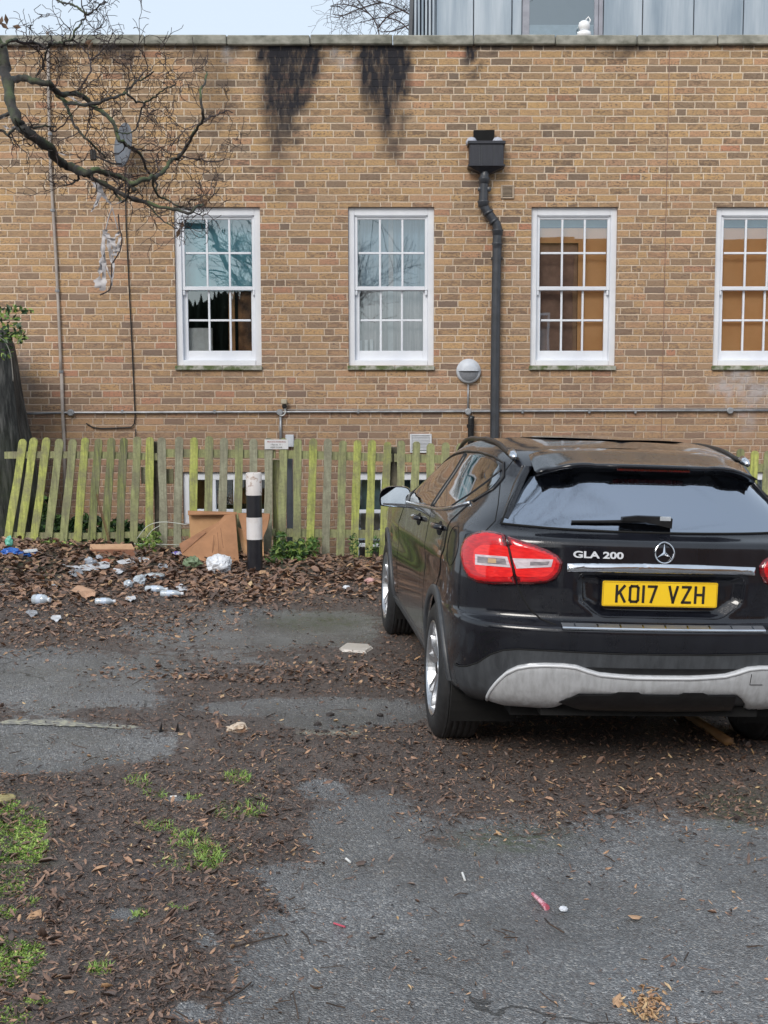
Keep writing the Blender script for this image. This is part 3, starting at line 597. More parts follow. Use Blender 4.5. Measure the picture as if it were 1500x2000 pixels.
for k in range(K - 1):
    for j in range(J):
        f = (k * J + j, (k + 1) * J + j, (k + 1) * J + (j + 1) % J, k * J + (j + 1) % J)
        c = V[list(f)].mean(0)
        if abs(c[0]) > .55 and any(math.hypot(c[1] - hy, c[2] - HUBZ) < ARCH for hy in HUBS): continue
        if c[2] < .33 and c[1] < -.15: continue
        faces.append(f)
allf = [(k * J + j, (k + 1) * J + j, (k + 1) * J + (j + 1) % J, k * J + (j + 1) % J) for k in range(K - 1) for j in range(J)]
BVH = BVHTree.FromPolygons([Vector(v) for v in V], allf)
body = mobj('body', V, faces, PAINT, car, smooth=True)
# ---- patches laid on the body surface
def m_pix(px, py):
    d = CARI.to_3x3() @ raydir(px, py); o = CARI @ Vector((0, 0, CAMZ))
    h = BVH.ray_cast(o, d.normalized())
    return (h[0], h[1]) if h[0] is not None else (None, None)
def m_rear(x, z):
    h = BVH.ray_cast(Vector((x, -2, z)), Vector((0, 1, 0))); return (h[0], h[1]) if h[0] is not None else (None, None)
def m_side(y, z):
    h = BVH.ray_cast(Vector((-2, y, z)), Vector((1, 0, 0))); return (h[0], h[1]) if h[0] is not None else (None, None)
def catmull(P, n=6, closed=True):
    out = []; k = len(P); P = [np.array(p, float) for p in P]
    rng = range(k if closed else k - 1)
    for i in rng:
        a, b, c, d = (P[(i - 1) % k], P[i], P[(i + 1) % k], P[(i + 2) % k]) if closed else (P[max(i - 1, 0)], P[i], P[i + 1], P[min(i + 2, k - 1)])
        for q in range(n):
            t = q / n
            out.append(tuple(.5 * (2 * b + (c - a) * t + (2 * a - 5 * b + 4 * c - d) * t * t + (3 * b - a - 3 * c + d) * t ** 3)))
    if not closed: out.append(tuple(P[-1]))
    return out
def roundpoly(P, r, n=4):                 # rounds the corners of a polygon
    out = []; k = len(P)
    for i in range(k):
        p0, p, p1 = (np.array(P[i - 1], float), np.array(P[i], float), np.array(P[(i + 1) % k], float))
        a = p + (p0 - p) * min(.45, r / max(1e-9, np.linalg.norm(p0 - p))); b = p + (p1 - p) * min(.45, r / max(1e-9, np.linalg.norm(p1 - p)))
        for q in range(n + 1):
            t = q / n; out.append(tuple((1 - t) ** 2 * a + 2 * t * (1 - t) * p + t * t * b))
    return out
def patch(name, poly, mapf, cell, off, mat, parent, mirror=False, bulge=0, bw=.03, label=None, skirt=.006, uvs=None):
    bm = bmesh.new(); vs = [bm.verts.new((p[0], p[1], 0)) for p in poly]
    f = bm.faces.new(vs); bmesh.ops.triangulate(bm, faces=[f], ngon_method='EAR_CLIP')
    xs = [p[0] for p in poly]; ys = [p[1] for p in poly]
    for ax, lo, hi in ((0, min(xs), max(xs)), (1, min(ys), max(ys))):
        c = lo + cell * .503
        while c < hi:
            no = (1, 0, 0) if ax == 0 else (0, 1, 0); co = (c, 0, 0) if ax == 0 else (0, c, 0)
            bmesh.ops.bisect_plane(bm, geom=bm.verts[:] + bm.edges[:] + bm.faces[:], plane_co=co, plane_no=no, dist=1e-7)
            c += cell
    bmesh.ops.remove_doubles(bm, verts=bm.verts[:], dist=cell * .02)
    pos = {}; nor = {}; bad = []
    for v in bm.verts:
        p, n = mapf(v.co.x, v.co.y)
        if p is None: bad.append(v); continue
        d = 0
        if bulge:
            e = inpoly_dist(v.co.x, v.co.y, poly); e = max(0, min(1, e / bw)); d = bulge * math.sqrt(max(0, 1 - (1 - e) ** 2))
        pos[v] = p + n * (off + d); nor[v] = n
    if bad: bmesh.ops.delete(bm, geom=bad, context='VERTS')
    for v in bm.verts: v.co = pos[v]
    be = [e for e in bm.edges if len(e.link_faces) == 1]
    r = bmesh.ops.extrude_edge_only(bm, edges=be)
    nv = [g for g in r['geom'] if isinstance(g, bmesh.types.BMVert)]
    src = {}
    for g in r['geom']:
        if isinstance(g, bmesh.types.BMVert):
            best = None
            for e in g.link_edges:
                o2 = e.other_vert(g)
                if o2 in nor and (o2.co - g.co).length < 1e-9: best = o2
            src[g] = best
    for g, b in src.items():
        if b is not None: g.co = b.co - nor[b] * (off + skirt)
    # orient: faces follow the surface normal
    bm.normal_update()
    for fc in bm.faces:
        k = next((v for v in fc.verts if v in nor), None)
        if k is not None and all(v in nor for v in fc.verts) and fc.normal.dot(nor[k]) < 0: fc.normal_flip()
    for e in be: e.smooth = False
    me = bpy.data.meshes.new(name)
    for fc in bm.faces: fc.smooth = all(v in nor for v in fc.verts)
    bm.verts.index_update(); bm.to_mesh(me); bm.free(); me.materials.append(mat)
    if mirror:
        n = len(me.vertices); co = np.empty(n * 3); me.vertices.foreach_get('co', co); co = co.reshape(-1, 3); co[:, 0] *= -1
        me.vertices.foreach_set('co', co.ravel()); me.flip_normals()
    me.update()
    o = bpy.data.objects.new(name, me); link(o); o.parent = parent; ORG[o.name] = Vector((0, 0, 0))
    if label: o['label'] = label
    return o
def strip(path, wid, mapf, off, n=6, thick=.0, mirror=False):    # thin ribbon following the surface -> tube points
    out = []
    for i in range(len(path) - 1):
        for q in range(n):
            t = q / n; p, nn = mapf(path[i][0] * (1 - t) + path[i + 1][0] * t, path[i][1] * (1 - t) + path[i + 1][1] * t)
            if p is not None: out.append(p + nn * off)
    p, nn = mapf(*path[-1])
    if p is not None: out.append(p + nn * off)
    if mirror: out = [Vector((-p.x, p.y, p.z)) for p in out]
    return out
def seam(name, path, mapf, parent, r=.0022, mat=None, off=.0002, mirror=False, n=6):
    pts = strip(path, 0, mapf, off, n, mirror=mirror)
    if len(pts) < 2: return None
    return MB().tube(pts, r, 5).build(name, mat or SEAM, parent, smooth=True)
# ---- wheels
def make_wheel(hx, hy, side):
    c = (0, 0, 0); w = MB()
    wr = bpy.data.objects.new('wheel', None); link(wr); wr.parent = car; wr.location = (hx, hy, HUBZ); ORG[wr.name] = Vector((0, 0, 0))
    if side > 0: wr.rotation_euler = (0, 0, math.pi)
    t = MB(); HW = .108
    prof = [(.232, -HW + .012), (.238, -HW + .002), (.262, -HW - .004), (.300, -HW - .003), (.328, -HW + .012), (.340, -HW + .03), (.3445, -HW + .045),
            (.345, -0.0670), (.3415, -0.0660), (.3415, -0.0620), (.345, -0.0610), (.345, -0.0370), (.3415, -0.0360), (.3415, -0.0320), (.345, -0.0310), (.345, -0.0070), (.3415, -0.0060), (.3415, -0.0020), (.345, -0.0010), (.345, 0.0230), (.3415, 0.0240), (.3415, 0.0280), (.345, 0.0290), (.345, 0.0530), (.3415, 0.0540), (.3415, 0.0580), (.345, 0.0590), (.340, HW - .03), (.328, HW - .012), (.30, HW), (.25, HW), (.225, HW - .01)]
    t.lathe(prof, ax='x', n=72); t.build('tyre', RUBBER, wr, smooth=True)
    r = MB()
    r.lathe([(.222, -.02), (.224, -HW + .03), (.230, -HW + .012), (.236, -HW + .004), (.237, -HW + .0), (.233, -HW - .002), (.225, -HW + .006), (.216, -HW + .03), (.205, .0), (.20, .09)], ax='x', n=64)
    r.lathe([(.0, -HW + .022), (.03, -HW + .022), (.034, -HW + .03), (.05, -HW + .03), (.062, -HW + .045), (.062, 0)], ax='x', n=32)
    for k in range(5):
        for s in (-1, 1):
            a0 = 2 * math.pi * k / 5 + .3 + s * .10; a1 = 2 * math.pi * k / 5 + .3 + s * .25
            P = []
            for (rr, aa, xx, hw) in ((.045, a0, -HW + .034, .015), (.11, a0 * .6 + a1 * .4, -HW + .022, .012), (.17, a0 * .3 + a1 * .7, -HW + .014, .011), (.222, a1, -HW + .010, .014)):
                cy, cz = rr * math.cos(aa), rr * math.sin(aa); ty, tz = -math.sin(aa), math.cos(aa)
                P.append([(xx, cy + ty * hw, cz + tz * hw), (xx, cy - ty * hw, cz - tz * hw), (xx + .03, cy - ty * hw * 1.3, cz - tz * hw * 1.3), (xx + .03, cy + ty * hw * 1.3, cz + tz * hw * 1.3)])
            Vs = [p for q in P for p in q]; Fs = []
            for i in range(3):
                for j in range(4): Fs.append((i * 4 + j, i * 4 + (j + 1) % 4, (i + 1) * 4 + (j + 1) % 4, (i + 1) * 4 + j))
            r.add(Vs, Fs)
    r.build('rim', ALLOY, wr)
    d = MB(); d.lathe([(0, -.03), (.14, -.03), (.15, -.02), (.15, 0), (0, 0)], ax='x', n=32); d.build('brake_disc', TRIM, wr, smooth=False)
    d = MB(); d.lathe([(0, .02), (.215, .02)], ax='x', n=32)
    d.lathe([(0, -HW + .0195), (.028, -HW + .0195), (.030, -HW + .0225)], ax='x', n=24); d.build('hub_cap', BLACK, wr)
    return wr
for hy in HUBS:
    make_wheel(-.795, hy, -1); make_wheel(.795, hy, 1)
# inner arch liners and underbody
for hy in HUBS:
    for s in (-1, 1):
        m = MB(); Vv = []; n = 28
        for i in range(n + 1):
            a = math.pi * (i / n * 1.3 - .15)
            for xx in (.55, .86): Vv.append((s * xx, hy + .392 * math.cos(a), HUBZ + .392 * math.sin(a)))
        m.add(Vv, [(2 * i, 2 * i + 1, 2 * i + 3, 2 * i + 2) for i in range(n)])
        m.box((s * .55, hy - .40, .2), (s * .54, hy + .40, .72)); m.build('wheel_arch_liner', VOID, car)
m = MB(); m.box((-.62, -.60, .245), (.62, 3.2, .30)); m.box((-.5, -.70, .27), (.5, -.5, .34)); m.box((-.75, -.04, .22), (.75, .06, .30)); m.build('underbody', VOID, car)
# ---- arch cladding (grey plastic, follows the flank)
def arch_clad(hy, s):
    n = 60; rows = []
    for i in range(n + 1):
        a = math.pi * ((.975 if hy == 0 else 1.12) - (.975 + .12 if hy == 0 else 1.19) * i / n)
        row = []
        for rr, off in ((.366, -.035), (.368, .007), (.374, .012), (.410, .013), (.418, .008), (.419, -.004)):
            y = hy + rr * math.cos(a); z = max(HUBZ + rr * math.sin(a), .205)
            p, nn = m_side(y, z)
            if p is None: p, nn = Vector((-.85, y, z)), Vector((-1, 0, 0))
            nn = Vector((-1, 0, 0)) * .8 + nn * .2
            row.append(Vector((p.x, y, z)) + nn * off)
        rows.append(row)
    k = len(rows[0]); Vv = [(p.x * (1 if s < 0 else -1), p.y, p.z) for r in rows for p in r]
    Fs = [(i * k + j, (i + 1) * k + j, (i + 1) * k + j + 1, i * k + j + 1) for i in range(n) for j in range(k - 1)]
    mobj('arch_cladding', Vv, Fs, TRIM, car, smooth=True)
for hy in HUBS:
    for s in (-1, 1): arch_clad(hy, s)
# ---- doors, side glass, seams
def zb(y): return 1.012 + .055 * (1.6 - y) + .10 * max(0, .25 - y) ** 1.3     # window base line
def wl(ys): return [(y, zb(y)) for y in ys]
def sidepatches(mir):
    def P(*a, **k): return patch(*a, mirror=mir, **k)
    fd = [(1.93, .30), (1.93, .62), (1.88, .86), (1.70, .985)] + wl([1.55, 1.2, .8, .50]) + [(.50, .8), (.50, .30)]
    rd = [(.485, .30), (.485, .8)] + wl([.485, .3, .1, -.1]) + [(-.19, 1.16), (-.215, 1.10), (-.20, .95), (-.10, .82), (.10, .745), (.28, .66), (.40, .52), (.45, .40), (.45, .30)]
    sx = 1 if mir else -1
    d1 = P('door', fd, m_side, .025, .0022, PAINT, car); d2 = P('door', rd, m_side, .025, .0022, PAINT, car)
    # windows
    fw = [(1.57, 1.060)] + [(y, zb(y) + .022) for y in (1.45, 1.1, .8, .56)] + [(.575, 1.20), (.60, 1.366), (.72, 1.358), (.87, 1.340), (1.05, 1.302), (1.20, 1.262), (1.36, 1.212), (1.50, 1.150)]
    rw = [(.50, zb(.5) + .022), (.30, zb(.3) + .022), (.10, zb(.1) + .022), (-.05, zb(-.05) + .022), (-.185, 1.185), (-.205, 1.24), (-.175, 1.295), (-.08, 1.348), (.05, 1.368), (.30, 1.376), (.54, 1.371), (.53, 1.20)]
    P('side_window', fw, m_side, .05, .0035, GLASSC, car); P('side_window', rw, m_side, .05, .0035, GLASSC, car)
    def top(p): return [Vector((-q.x if mir else q.x, q.y, q.z)) for q in p]
    fr = [(1.60, 1.045), (1.54, 1.135), (1.37, 1.225), (1.20, 1.278), (1.05, 1.318), (.87, 1.356), (.6, 1.384), (.3, 1.392), (.05, 1.384), (-.10, 1.362), (-.20, 1.30), (-.23, 1.24), (-.20, 1.178)]
    seam('window_frame', fr, m_side, car, r=.0065, mat=BLACK, off=.002, mirror=mir)
    p = strip([(y, zb(y) + .008) for y in (1.58, 1.4, 1.2, .9, .6, .3, .1, -.05)] + [(-.20, 1.168)], 0, m_side, .005, 4, mirror=mir)
    MB().tube(p, .0095, 8).build('belt_chrome', CHROME, car, smooth=True)
    seam('pillar_trim', [(.53, zb(.5) + .012), (.55, 1.20), (.572, 1.372)], m_side, car, r=.014, mat=BLACK, off=.0, mirror=mir)
    seam('quarter_divider', [(.02, zb(.05) + .02), (-.07, 1.2), (-.13, 1.33)], m_side, car, r=.006, mat=BLACK, off=.003, mirror=mir)
    patch('mirror_sail', [(1.72, .995), (1.50, 1.03), (1.44, 1.05), (1.49, 1.145), (1.56, 1.115), (1.66, 1.03)], m_side, .03, .007, BLACK, car, mirror=mir)
    # seams round the doors
    seam('door_seam', [(1.95, .30), (1.95, .62), (1.90, .87), (1.72, .99)], m_side, car, mirror=mir)
    seam('door_seam', [(.492, .29), (.492, .8), (.492, 1.03)], m_side, car, r=.0035, mirror=mir)
    seam('door_seam', [(-.205, 1.16), (-.228, 1.10), (-.212, .95), (-.11, .81), (.10, .733), (.29, .65), (.41, .51)], m_side, car, r=.003, mirror=mir)
    # sill cladding
    P('sill_cladding', [(2.28, .215), (2.28, .32), (1.9, .345), (.9, .345), (.42, .345), (.42, .215)], m_side, .05, .010, TRIM, car)
    # bodies of the handles with dark scoops
    for dobj, hy, hz in ((d1, .93, .985), (d2, .02, 1.030)):
        sc = catmull([(hy - .085, hz + .004), (hy, hz + .03), (hy + .085, hz), (hy + .07, hz - .03), (hy, hz - .04), (hy - .07, hz - .028)], 4)
        patch('handle_recess', sc, m_side, .03, .0045, VOID, dobj, mirror=mir)
        b, n = m_side(hy, hz); b2, _ = m_side(hy + .1, hz - .003); b0, _ = m_side(hy - .1, hz + .005)
        pts = [b0 + n * .004, b0.lerp(b, .2) + n * .030, b + n * .036, b.lerp(b2, .8) + n * .030, b2 + n * .004]
        if mir: pts = [Vector((-q.x, q.y, q.z)) for q in pts]
        m = MB().tube(catmull(pts, 4, False), .0135, 8); m.build('handle', PAINT, dobj, smooth=True)
    # mirror
    mr = MB(); cx, cy, cz = -.950, 1.66, 1.045
    prof = [(a_ * .90, b_ * .90) for a_, b_ in [(-.115, .0), (-.112, -.052), (-.085, -.066), (.06, -.072), (.098, -.06), (.105, -.02), (.098, .045), (.07, .07), (0, .076), (-.07, .066), (-.105, .04)]]
    rings = [(-.002, .90), (-.032, .955), (-.034, .985), (-.026, 1.0), (.045, 1.0), (.085, .86), (.12, .60), (.135, .25)]
    Vv = []; 
    for dy, sc_ in rings:
        for a, b in catmull(prof, 2): Vv.append((cx + a * sc_ + (.01 * dy / .1), cy + dy, cz + b * sc_))
    n = len(prof) * 2; Fs = [(i * n + j, i * n + (j + 1) % n, (i + 1) * n + (j + 1) % n, (i + 1) * n + j) for i in range(len(rings) - 1) for j in range(n)] + [tuple(range(n - 1, -1, -1)), tuple(range((len(rings) - 1) * n, len(rings) * n))]
    if mir: Vv = [(-a, b, c) for a, b, c in Vv]
    mo = mobj('wing_mirror', Vv, Fs, [PAINT], car, smooth=True)
    g = catmull([(a * .93, b * .93) for a, b in prof], 2)
    gv = [((cx + a if not mir else -(cx + a)), cy - .012 - a * .12 + b * .16, cz + b) for a, b in g]
    mg = simple('mirror_glass', (.40, .44, .48), (.32, .36, .40), rough=.06, metal=1, scale=3, rvar=.02)
    mobj('mirror_glass', gv, [tuple(range(len(gv)))], mg, mo)
    lo = [(a * .93, max(-.070, b) * .93) for a, b in prof]
    st = [(-.086, -.038), (-.080, -.052), (.048, -.058), (.077, -.050), (.08, -.040)]
    sv = [((cx + a) * (1 if not mir else -1), cy - .036, cz + b) for a, b in st]; mobj('mirror_indicator', sv, [tuple(range(len(sv)))], CHROME, mo)
    m = MB().tube([((cx + .09) * (-1 if mir else 1), cy + .03, cz - .05), (-.80 * (-1 if mir else 1), cy + .05, .995)], [.022, .028], 8); m.build('mirror_stalk', BLACK, mo, smooth=True)
    # roof rail
    rp = catmull([(-.20, 1.400), (.0, 1.416), (.4, 1.438), (.9, 1.447), (1.25, 1.424), (1.5, 1.37), (1.6, 1.33)], 4, False); path = []
    for y, z in rp:
        h = BVH.ray_cast(Vector((-.575, y, 2)), Vector((0, 0, -1)))[0]
        path.append(Vector((-.575 - .012 * math.sin(math.pi * min(1, max(0, (y + .2) / 1.9))), y, max(z, (h.z if h else 0) + .004))))
    if mir: path = [Vector((-q.x, q.y, q.z)) for q in path]
    rl = MB().tube(path, [.009 + .004 * min(1, math.sin(math.pi * (i / 24)) * 4) for i in range(25)], 8).build('roof_rail', BLACK, car, smooth=True)
    e = path[0] + Vector((0, .0, -.002)); MB().tube([e + Vector((0, -.012, -.006)), e + Vector((0, .025, .006)), e + Vector((0, .065, .016))], [.012, .0205, .0215], 8).build('rail_end_cap', CHROME, rl, smooth=True)
sidepatches(False); sidepatches(True)
fp = catmull([(-.37 + .085 * math.cos(a) , .985 + .092 * math.sin(a)) for a in [i * math.pi / 6 for i in range(12)]], 2)
seam('fuel_flap', fp + [fp[0]], m_side, car, r=.0022, n=1)
# ---- rear glass, spoiler, tailgate
gl = catmull([(-.690, 1.112), (-.40, 1.102), (0, 1.098), (.40, 1.102), (.690, 1.112)], 4, False) + [(.635, 1.20), (.565, 1.29), (.505, 1.358), (0, 1.372), (-.505, 1.358), (-.565, 1.29), (-.635, 1.20)]
def m_rearc(x, z):
    p, n = m_rear(x, z)
    return p, n
m_, nt_, b_ = newmat('rear_glass'); tc_ = N(nt_, 'TexCoord').outputs['Object']
b_.inputs['Base Color'].default_value = (.25, .29, .36, 1); b_.inputs['Metallic'].default_value = 1; b_.inputs['Coat Weight'].default_value = 1; b_.inputs['Coat IOR'].default_value = 1.9; b_.inputs['Coat Roughness'].default_value = .02
b_.inputs['Specular IOR Level'].default_value = 1.0
st_ = NOISE(nt_, MAP(nt_, tc_, (70, 12, 7)), 1.5, 4, .6); dr_ = M_(nt_, 'GREATER_THAN', NOISE(nt_, tc_, 170, 2, .5), .62)
L(nt_, M_(nt_, 'MULTIPLY_ADD', NOISE(nt_, tc_, 14, 3), .1, .0), b_.inputs['Roughness'])
bp_ = BUMP(nt_, b_, M_(nt_, 'ADD', st_, M_(nt_, 'MULTIPLY', dr_, .35)), .14, .0015); L(nt_, bp_.outputs[0], b_.inputs['Coat Normal'])
REARG = m_
rg = patch('rear_window', gl, m_rear, .03, .003, REARG, car)
frit = seam('window_seal', gl + [gl[0]], m_rear, rg, r=.0055, mat=VOID, off=.002, n=2)
# spoiler: wedge over the rear glass with side fins
def spoiler():
    xs = [-.520 + 1.04 * i / 40 for i in range(41)]; rows = []
    for x in xs:
        a = abs(x) / .520
        h = BVH.ray_cast(Vector((x * .97, -.20, 2)), Vector((0, 0, -1)))[0] or Vector((x, -.2, 1.40))
        drop = .050 * max(0, (a - .60) / .40) ** 2.2
        yt = -.572 + .045 * a ** 2 + .075 * max(0, (a - .72) / .28) ** 2 + (.010 if abs(abs(x) - .27) < .08 else 0)
        zt = 1.394 - .012 * a ** 2 - drop - (0 if abs(x) > .27 else .004)
        zt2 = zt - .012
        u = m_rear(x * .985, 1.358 - drop * .9 - .008 * a)[0] or Vector((x, -.42, 1.34))
        hz = h.z + .0015
        rows.append([Vector((h.x, h.y + .03, hz - .002)), h + Vector((0, 0, .0015)), Vector((x, -.33, hz * .60 + .40 * (zt + .012) + .004)), Vector((x, -.45 + .03 * a * a, zt + .014)), Vector((x, -.53 + .04 * a * a, zt + .005)), Vector((x, yt, zt)), Vector((x, yt + .003, zt2)), Vector((x, yt + .02, zt2 - .003)), Vector((u.x, u.y - .004, u.z))])
    k = 9; Vv = [tuple(p) for r in rows for p in r]
    Fs = [(i * k + j, (i + 1) * k + j, (i + 1) * k + j + 1, i * k + j + 1) for i in range(40) for j in range(k - 1)]
    Fs += [tuple(range(k - 1, -1, -1)), tuple(40 * k + j for j in range(k))]
    return mobj('roof_spoiler', Vv, Fs, PAINT, car, smooth=True)
sp = spoiler()
BR = simple('brake_light_red', (.10, .004, .006), (.05, .002, .004), rough=.15, scale=60, coat=1, stretch=(1, .1, .1))
MB().cbox((-.17, -.556, 1.364), (.17, -.53, 1.376), .002).build('high_brake_light', BR, car)
for s in (-1, 1):   # side fins beside the glass
    P0 = []
    for t in [i / 10 for i in range(11)]:
        z = 1.360 - .225 * t; x = .508 + .145 * t
        p = m_rear(x, z)[0]; q = m_rear(x + .035, z)[0]
        P0.append((p, q, t))
    Vv = []
    for p, q, t in P0:
        if p is None or q is None: continue
        o = .040 * (1 - t) ** 1.2 + .004
        Vv += [(s * p.x, p.y - .001, p.z), (s * (p.x + .008), p.y - o, p.z + .003), (s * (q.x), q.y - o * .55, q.z), (s * q.x, q.y + .003, q.z)]
    n = len(Vv) // 4; Fs = [(i * 4 + j, i * 4 + j + 1, (i + 1) * 4 + j + 1, (i + 1) * 4 + j) for i in range(n - 1) for j in range(3)]
    mobj('spoiler_fin', Vv, Fs, PAINT, car, smooth=True)
# tailgate shut lines (traced on the left, mirrored to the right)
def both(path, r=.0028, name='tailgate_seam'):
    for mir in (False, True): seam(name, path, m_pix, car, r=r, mirror=mir, n=3)
both([(1004, 897), (985, 922), (977, 945), (973, 985), (967, 1018), (948, 1037)], .0025)
both([(1011, 1143), (1020, 1165), (1035, 1190), (1056, 1209), (1086, 1221)], .004)
# wiper
wp = thing('wiper', None, None); wp.parent = car
def gp(x, z, o=.0): p, n = m_rear(x, z); return p + n * o
wp_ = MB()
tpos = [gp(.055, 1.128, .03), gp(.0, 1.135, .035), gp(-.10, 1.14, .04), gp(-.17, 1.137, .035)]
pts = [(p.x, p.y, p.z) for p in tpos]
Vv = []; hw = [.028, .024, .014, .010]
for p, h_ in zip(tpos, hw): Vv += [(p.x, p.y - .008, p.z - h_), (p.x, p.y - .012, p.z + h_ * .6), (p.x, p.y + .016, p.z + h_ * .7), (p.x, p.y + .02, p.z - h_)]
Fs = [(i * 4 + j, i * 4 + (j + 1) % 4, (i + 1) * 4 + (j + 1) % 4, (i + 1) * 4 + j) for i in range(3) for j in range(4)] + [(3, 2, 1, 0), (12, 13, 14, 15)]
mobj('wiper_arm', Vv, Fs, BLACK, wp)
MB().tube([gp(-.39, 1.128, .012), gp(-.28, 1.131, .014), gp(-.13, 1.136, .016), gp(-.05, 1.137, .016)], [.007, .007, .008, .006], 6).build('wiper_blade', BLACK, wp)
q = gp(.025, 1.133, .05); MB().cbox((q.x - .028, q.y - .002, q.z - .010), (q.x + .022, q.y + .004, q.z + .010), .003).build('washer_cap', simple('grey_cap', (.45, .48, .52), rough=.4), wp)
# ---- tail lamps (traced as seen, on the body surface, then mirrored)
def lampmat(name, c1, c2, rough=.08):
    m, nt, b = newmat(name); tc = N(nt, 'TexCoord').outputs['Object']
    L(nt, RAMP(nt, NOISE(nt, MAP(nt, tc, (3, 3, 14)), 9, 3), [(.38, c1), (.62, c2)]), b.inputs['Base Color'])
    b.inputs['Roughness'].default_value = rough; b.inputs['Coat Weight'].default_value = 1; b.inputs['Coat Roughness'].default_value = .03
    w1 = N(nt, 'TexWave'); w1.inputs['Scale'].default_value = 55; w1.bands_direction = 'Z'; L(nt, tc, w1.inputs[0]); BUMP(nt, b, w1.outputs[1], .12, .002)
    return m
RED = lampmat('red_lens', (.62, .006, .010), (.42, .003, .008)); REDB = lampmat('bright_red_lens', (.82, .022, .02), (.66, .012, .015)); DRED = lampmat('dark_red_lens', (.16, .003, .006), (.08, .002, .004))
CLEAR = lampmat('clear_lens', (.66, .58, .62), (.50, .42, .46), .12); SMOKE = lampmat('smoked_lens', (.30, .27, .28), (.17, .15, .17), .12); AMB = lampmat('amber_bulb', (.6, .42, .22), (.45, .3, .2), .15)
outer = [(902, 1085), (905, 1062), (915, 1047), (935, 1040), (960, 1039), (985, 1045), (995, 1090), (1005, 1141), (960, 1141), (928, 1137), (913, 1122), (904, 1103)]
outer = [(901, 1085), (903, 1066), (910, 1052), (925, 1042), (945, 1039), (965, 1040), (987, 1046)] + [(999, 1095), (1008, 1141.5)] + [(965, 1142), (935, 1139), (917, 1130), (907, 1112)]
inner = [(990.5, 1047.5), (1015, 1055), (1045, 1064), (1072, 1075), (1090, 1085), (1099.5, 1098), (1096, 1115), (1086, 1130), (1068, 1139), (1040, 1141.5), (1012, 1141.5), (1003, 1095)]
for mir in (False, True):
    lp = patch('tail_lamp', outer, m_pix, 4, .004, DRED, car, mirror=mir, bulge=.016, bw=10)
    l2 = patch('tail_lamp', inner, m_pix, 4, .004, DRED, car, mirror=mir, bulge=.016, bw=10)
    def sc(P, k, c=None):
        c = c or (sum(p[0] for p in P) / len(P), sum(p[1] for p in P) / len(P)); return [(c[0] + (p[0] - c[0]) * k, c[1] + (p[1] - c[1]) * k) for p in P]
    patch('red_lens', sc(outer, .955), m_pix, 4, .0055, RED, lp, mirror=mir, bulge=.0165, bw=9)
    patch('red_lens', sc(inner, .945), m_pix, 4, .0055, RED, l2, mirror=mir, bulge=.0165, bw=9)
    # bright C-shaped guide and clear strips
    patch('light_guide', roundpoly([(932, 1075), (945, 1064), (993, 1066), (1004, 1126), (955, 1126), (937, 1118), (930, 1095)], 6, 3), m_pix, 4, .024, REDB, lp, mirror=mir, skirt=.002)
    patch('light_guide', roundpoly([(997, 1064), (1040, 1072), (1075, 1084), (1086, 1096), (1080, 1115), (1066, 1126), (1010, 1126)], 6, 3), m_pix, 4, .024, REDB, l2, mirror=mir, skirt=.002)
    patch('clear_strip', [(935, 1083), (993, 1087), (999, 1108), (935, 1103)], m_pix, 4, .0262, CLEAR, lp, mirror=mir, skirt=.002)
    patch('amber_window', [(939, 1087), (989, 1091), (992, 1103), (939, 1099)], m_pix, 4, .0275, SMOKE, lp, mirror=mir, skirt=.001)
    patch('amber_bulb', [(958, 1090), (972, 1091), (973, 1100), (958, 1099)], m_pix, 4, .0285, AMB, lp, mirror=mir, skirt=.001)
    patch('clear_strip', [(1003, 1090), (1035, 1093), (1080, 1092), (1076, 1107), (1010, 1110)], m_pix, 4, .0262, CLEAR, l2, mirror=mir, skirt=.002)
    patch('smoked_window', [(1036, 1097), (1073, 1096), (1070, 1103), (1036, 1104)], m_pix, 4, .0275, SMOKE, l2, mirror=mir, skirt=.001)
# ---- chrome bar, emblem, lettering, plate, bumper trim
bar = [(x, .972 - .010 * (abs(x) / .42) ** 2) for x in np.linspace(-.425, .425, 29)] + [(x, .930 - .004 * (abs(x) / .42) ** 2) for x in np.linspace(.425, -.425, 29)]
patch('chrome_bar', bar, m_rear, .02, .006, CHROME, car, bulge=.010, bw=.022)
ec, en = m_rear(0, 1.018); em = MB()
def ef(x, z, d=.006): p, n = m_rear(x, z); return p + n * d
ring = [ef(.0425 * math.cos(a), 1.018 + .0425 * math.sin(a), .008) for a in [2 * math.pi * i / 40 for i in range(41)]]
em.tube(ring, .0040, 8, caps=False)
for k in range(3):
    a = math.pi / 2 + k * 2 * math.pi / 3; dx, dz = math.cos(a), math.sin(a); px_, pz_ = -dz, dx
    c0 = ef(0, 1.018, .013); t = ef(dx * .040, 1.018 + dz * .040, .008)
    l_ = ef(px_ * .0065 + dx * .003, 1.018 + pz_ * .0065 + dz * .003, .006); r_ = ef(-px_ * .0065 + dx * .003, 1.018 - pz_ * .0065 + dz * .003, .006)
    em.add([c0, t, l_, r_], [(0, 2, 1), (0, 1, 3)])
em.build('star_emblem', CHROME, car, smooth=False)
def text_mesh(txt, size, sx=1, depth=.002, bold=0):
    cu = bpy.data.curves.new('t', 'FONT'); cu.body = txt; cu.size = size; cu.extrude = depth; cu.offset = bold; cu.align_x = 'CENTER'
    o = bpy.data.objects.new('t', cu); link(o); dg = bpy.context.evaluated_depsgraph_get(); me = bpy.data.meshes.new_from_object(o.evaluated_get(dg))
    Vv = [(v.co.x * sx, v.co.y, v.co.z) for v in me.vertices]; Fs = [tuple(p.vertices) for p in me.polygons]
    bpy.data.objects.remove(o); bpy.data.curves.remove(cu); bpy.data.meshes.remove(me); return Vv, Fs
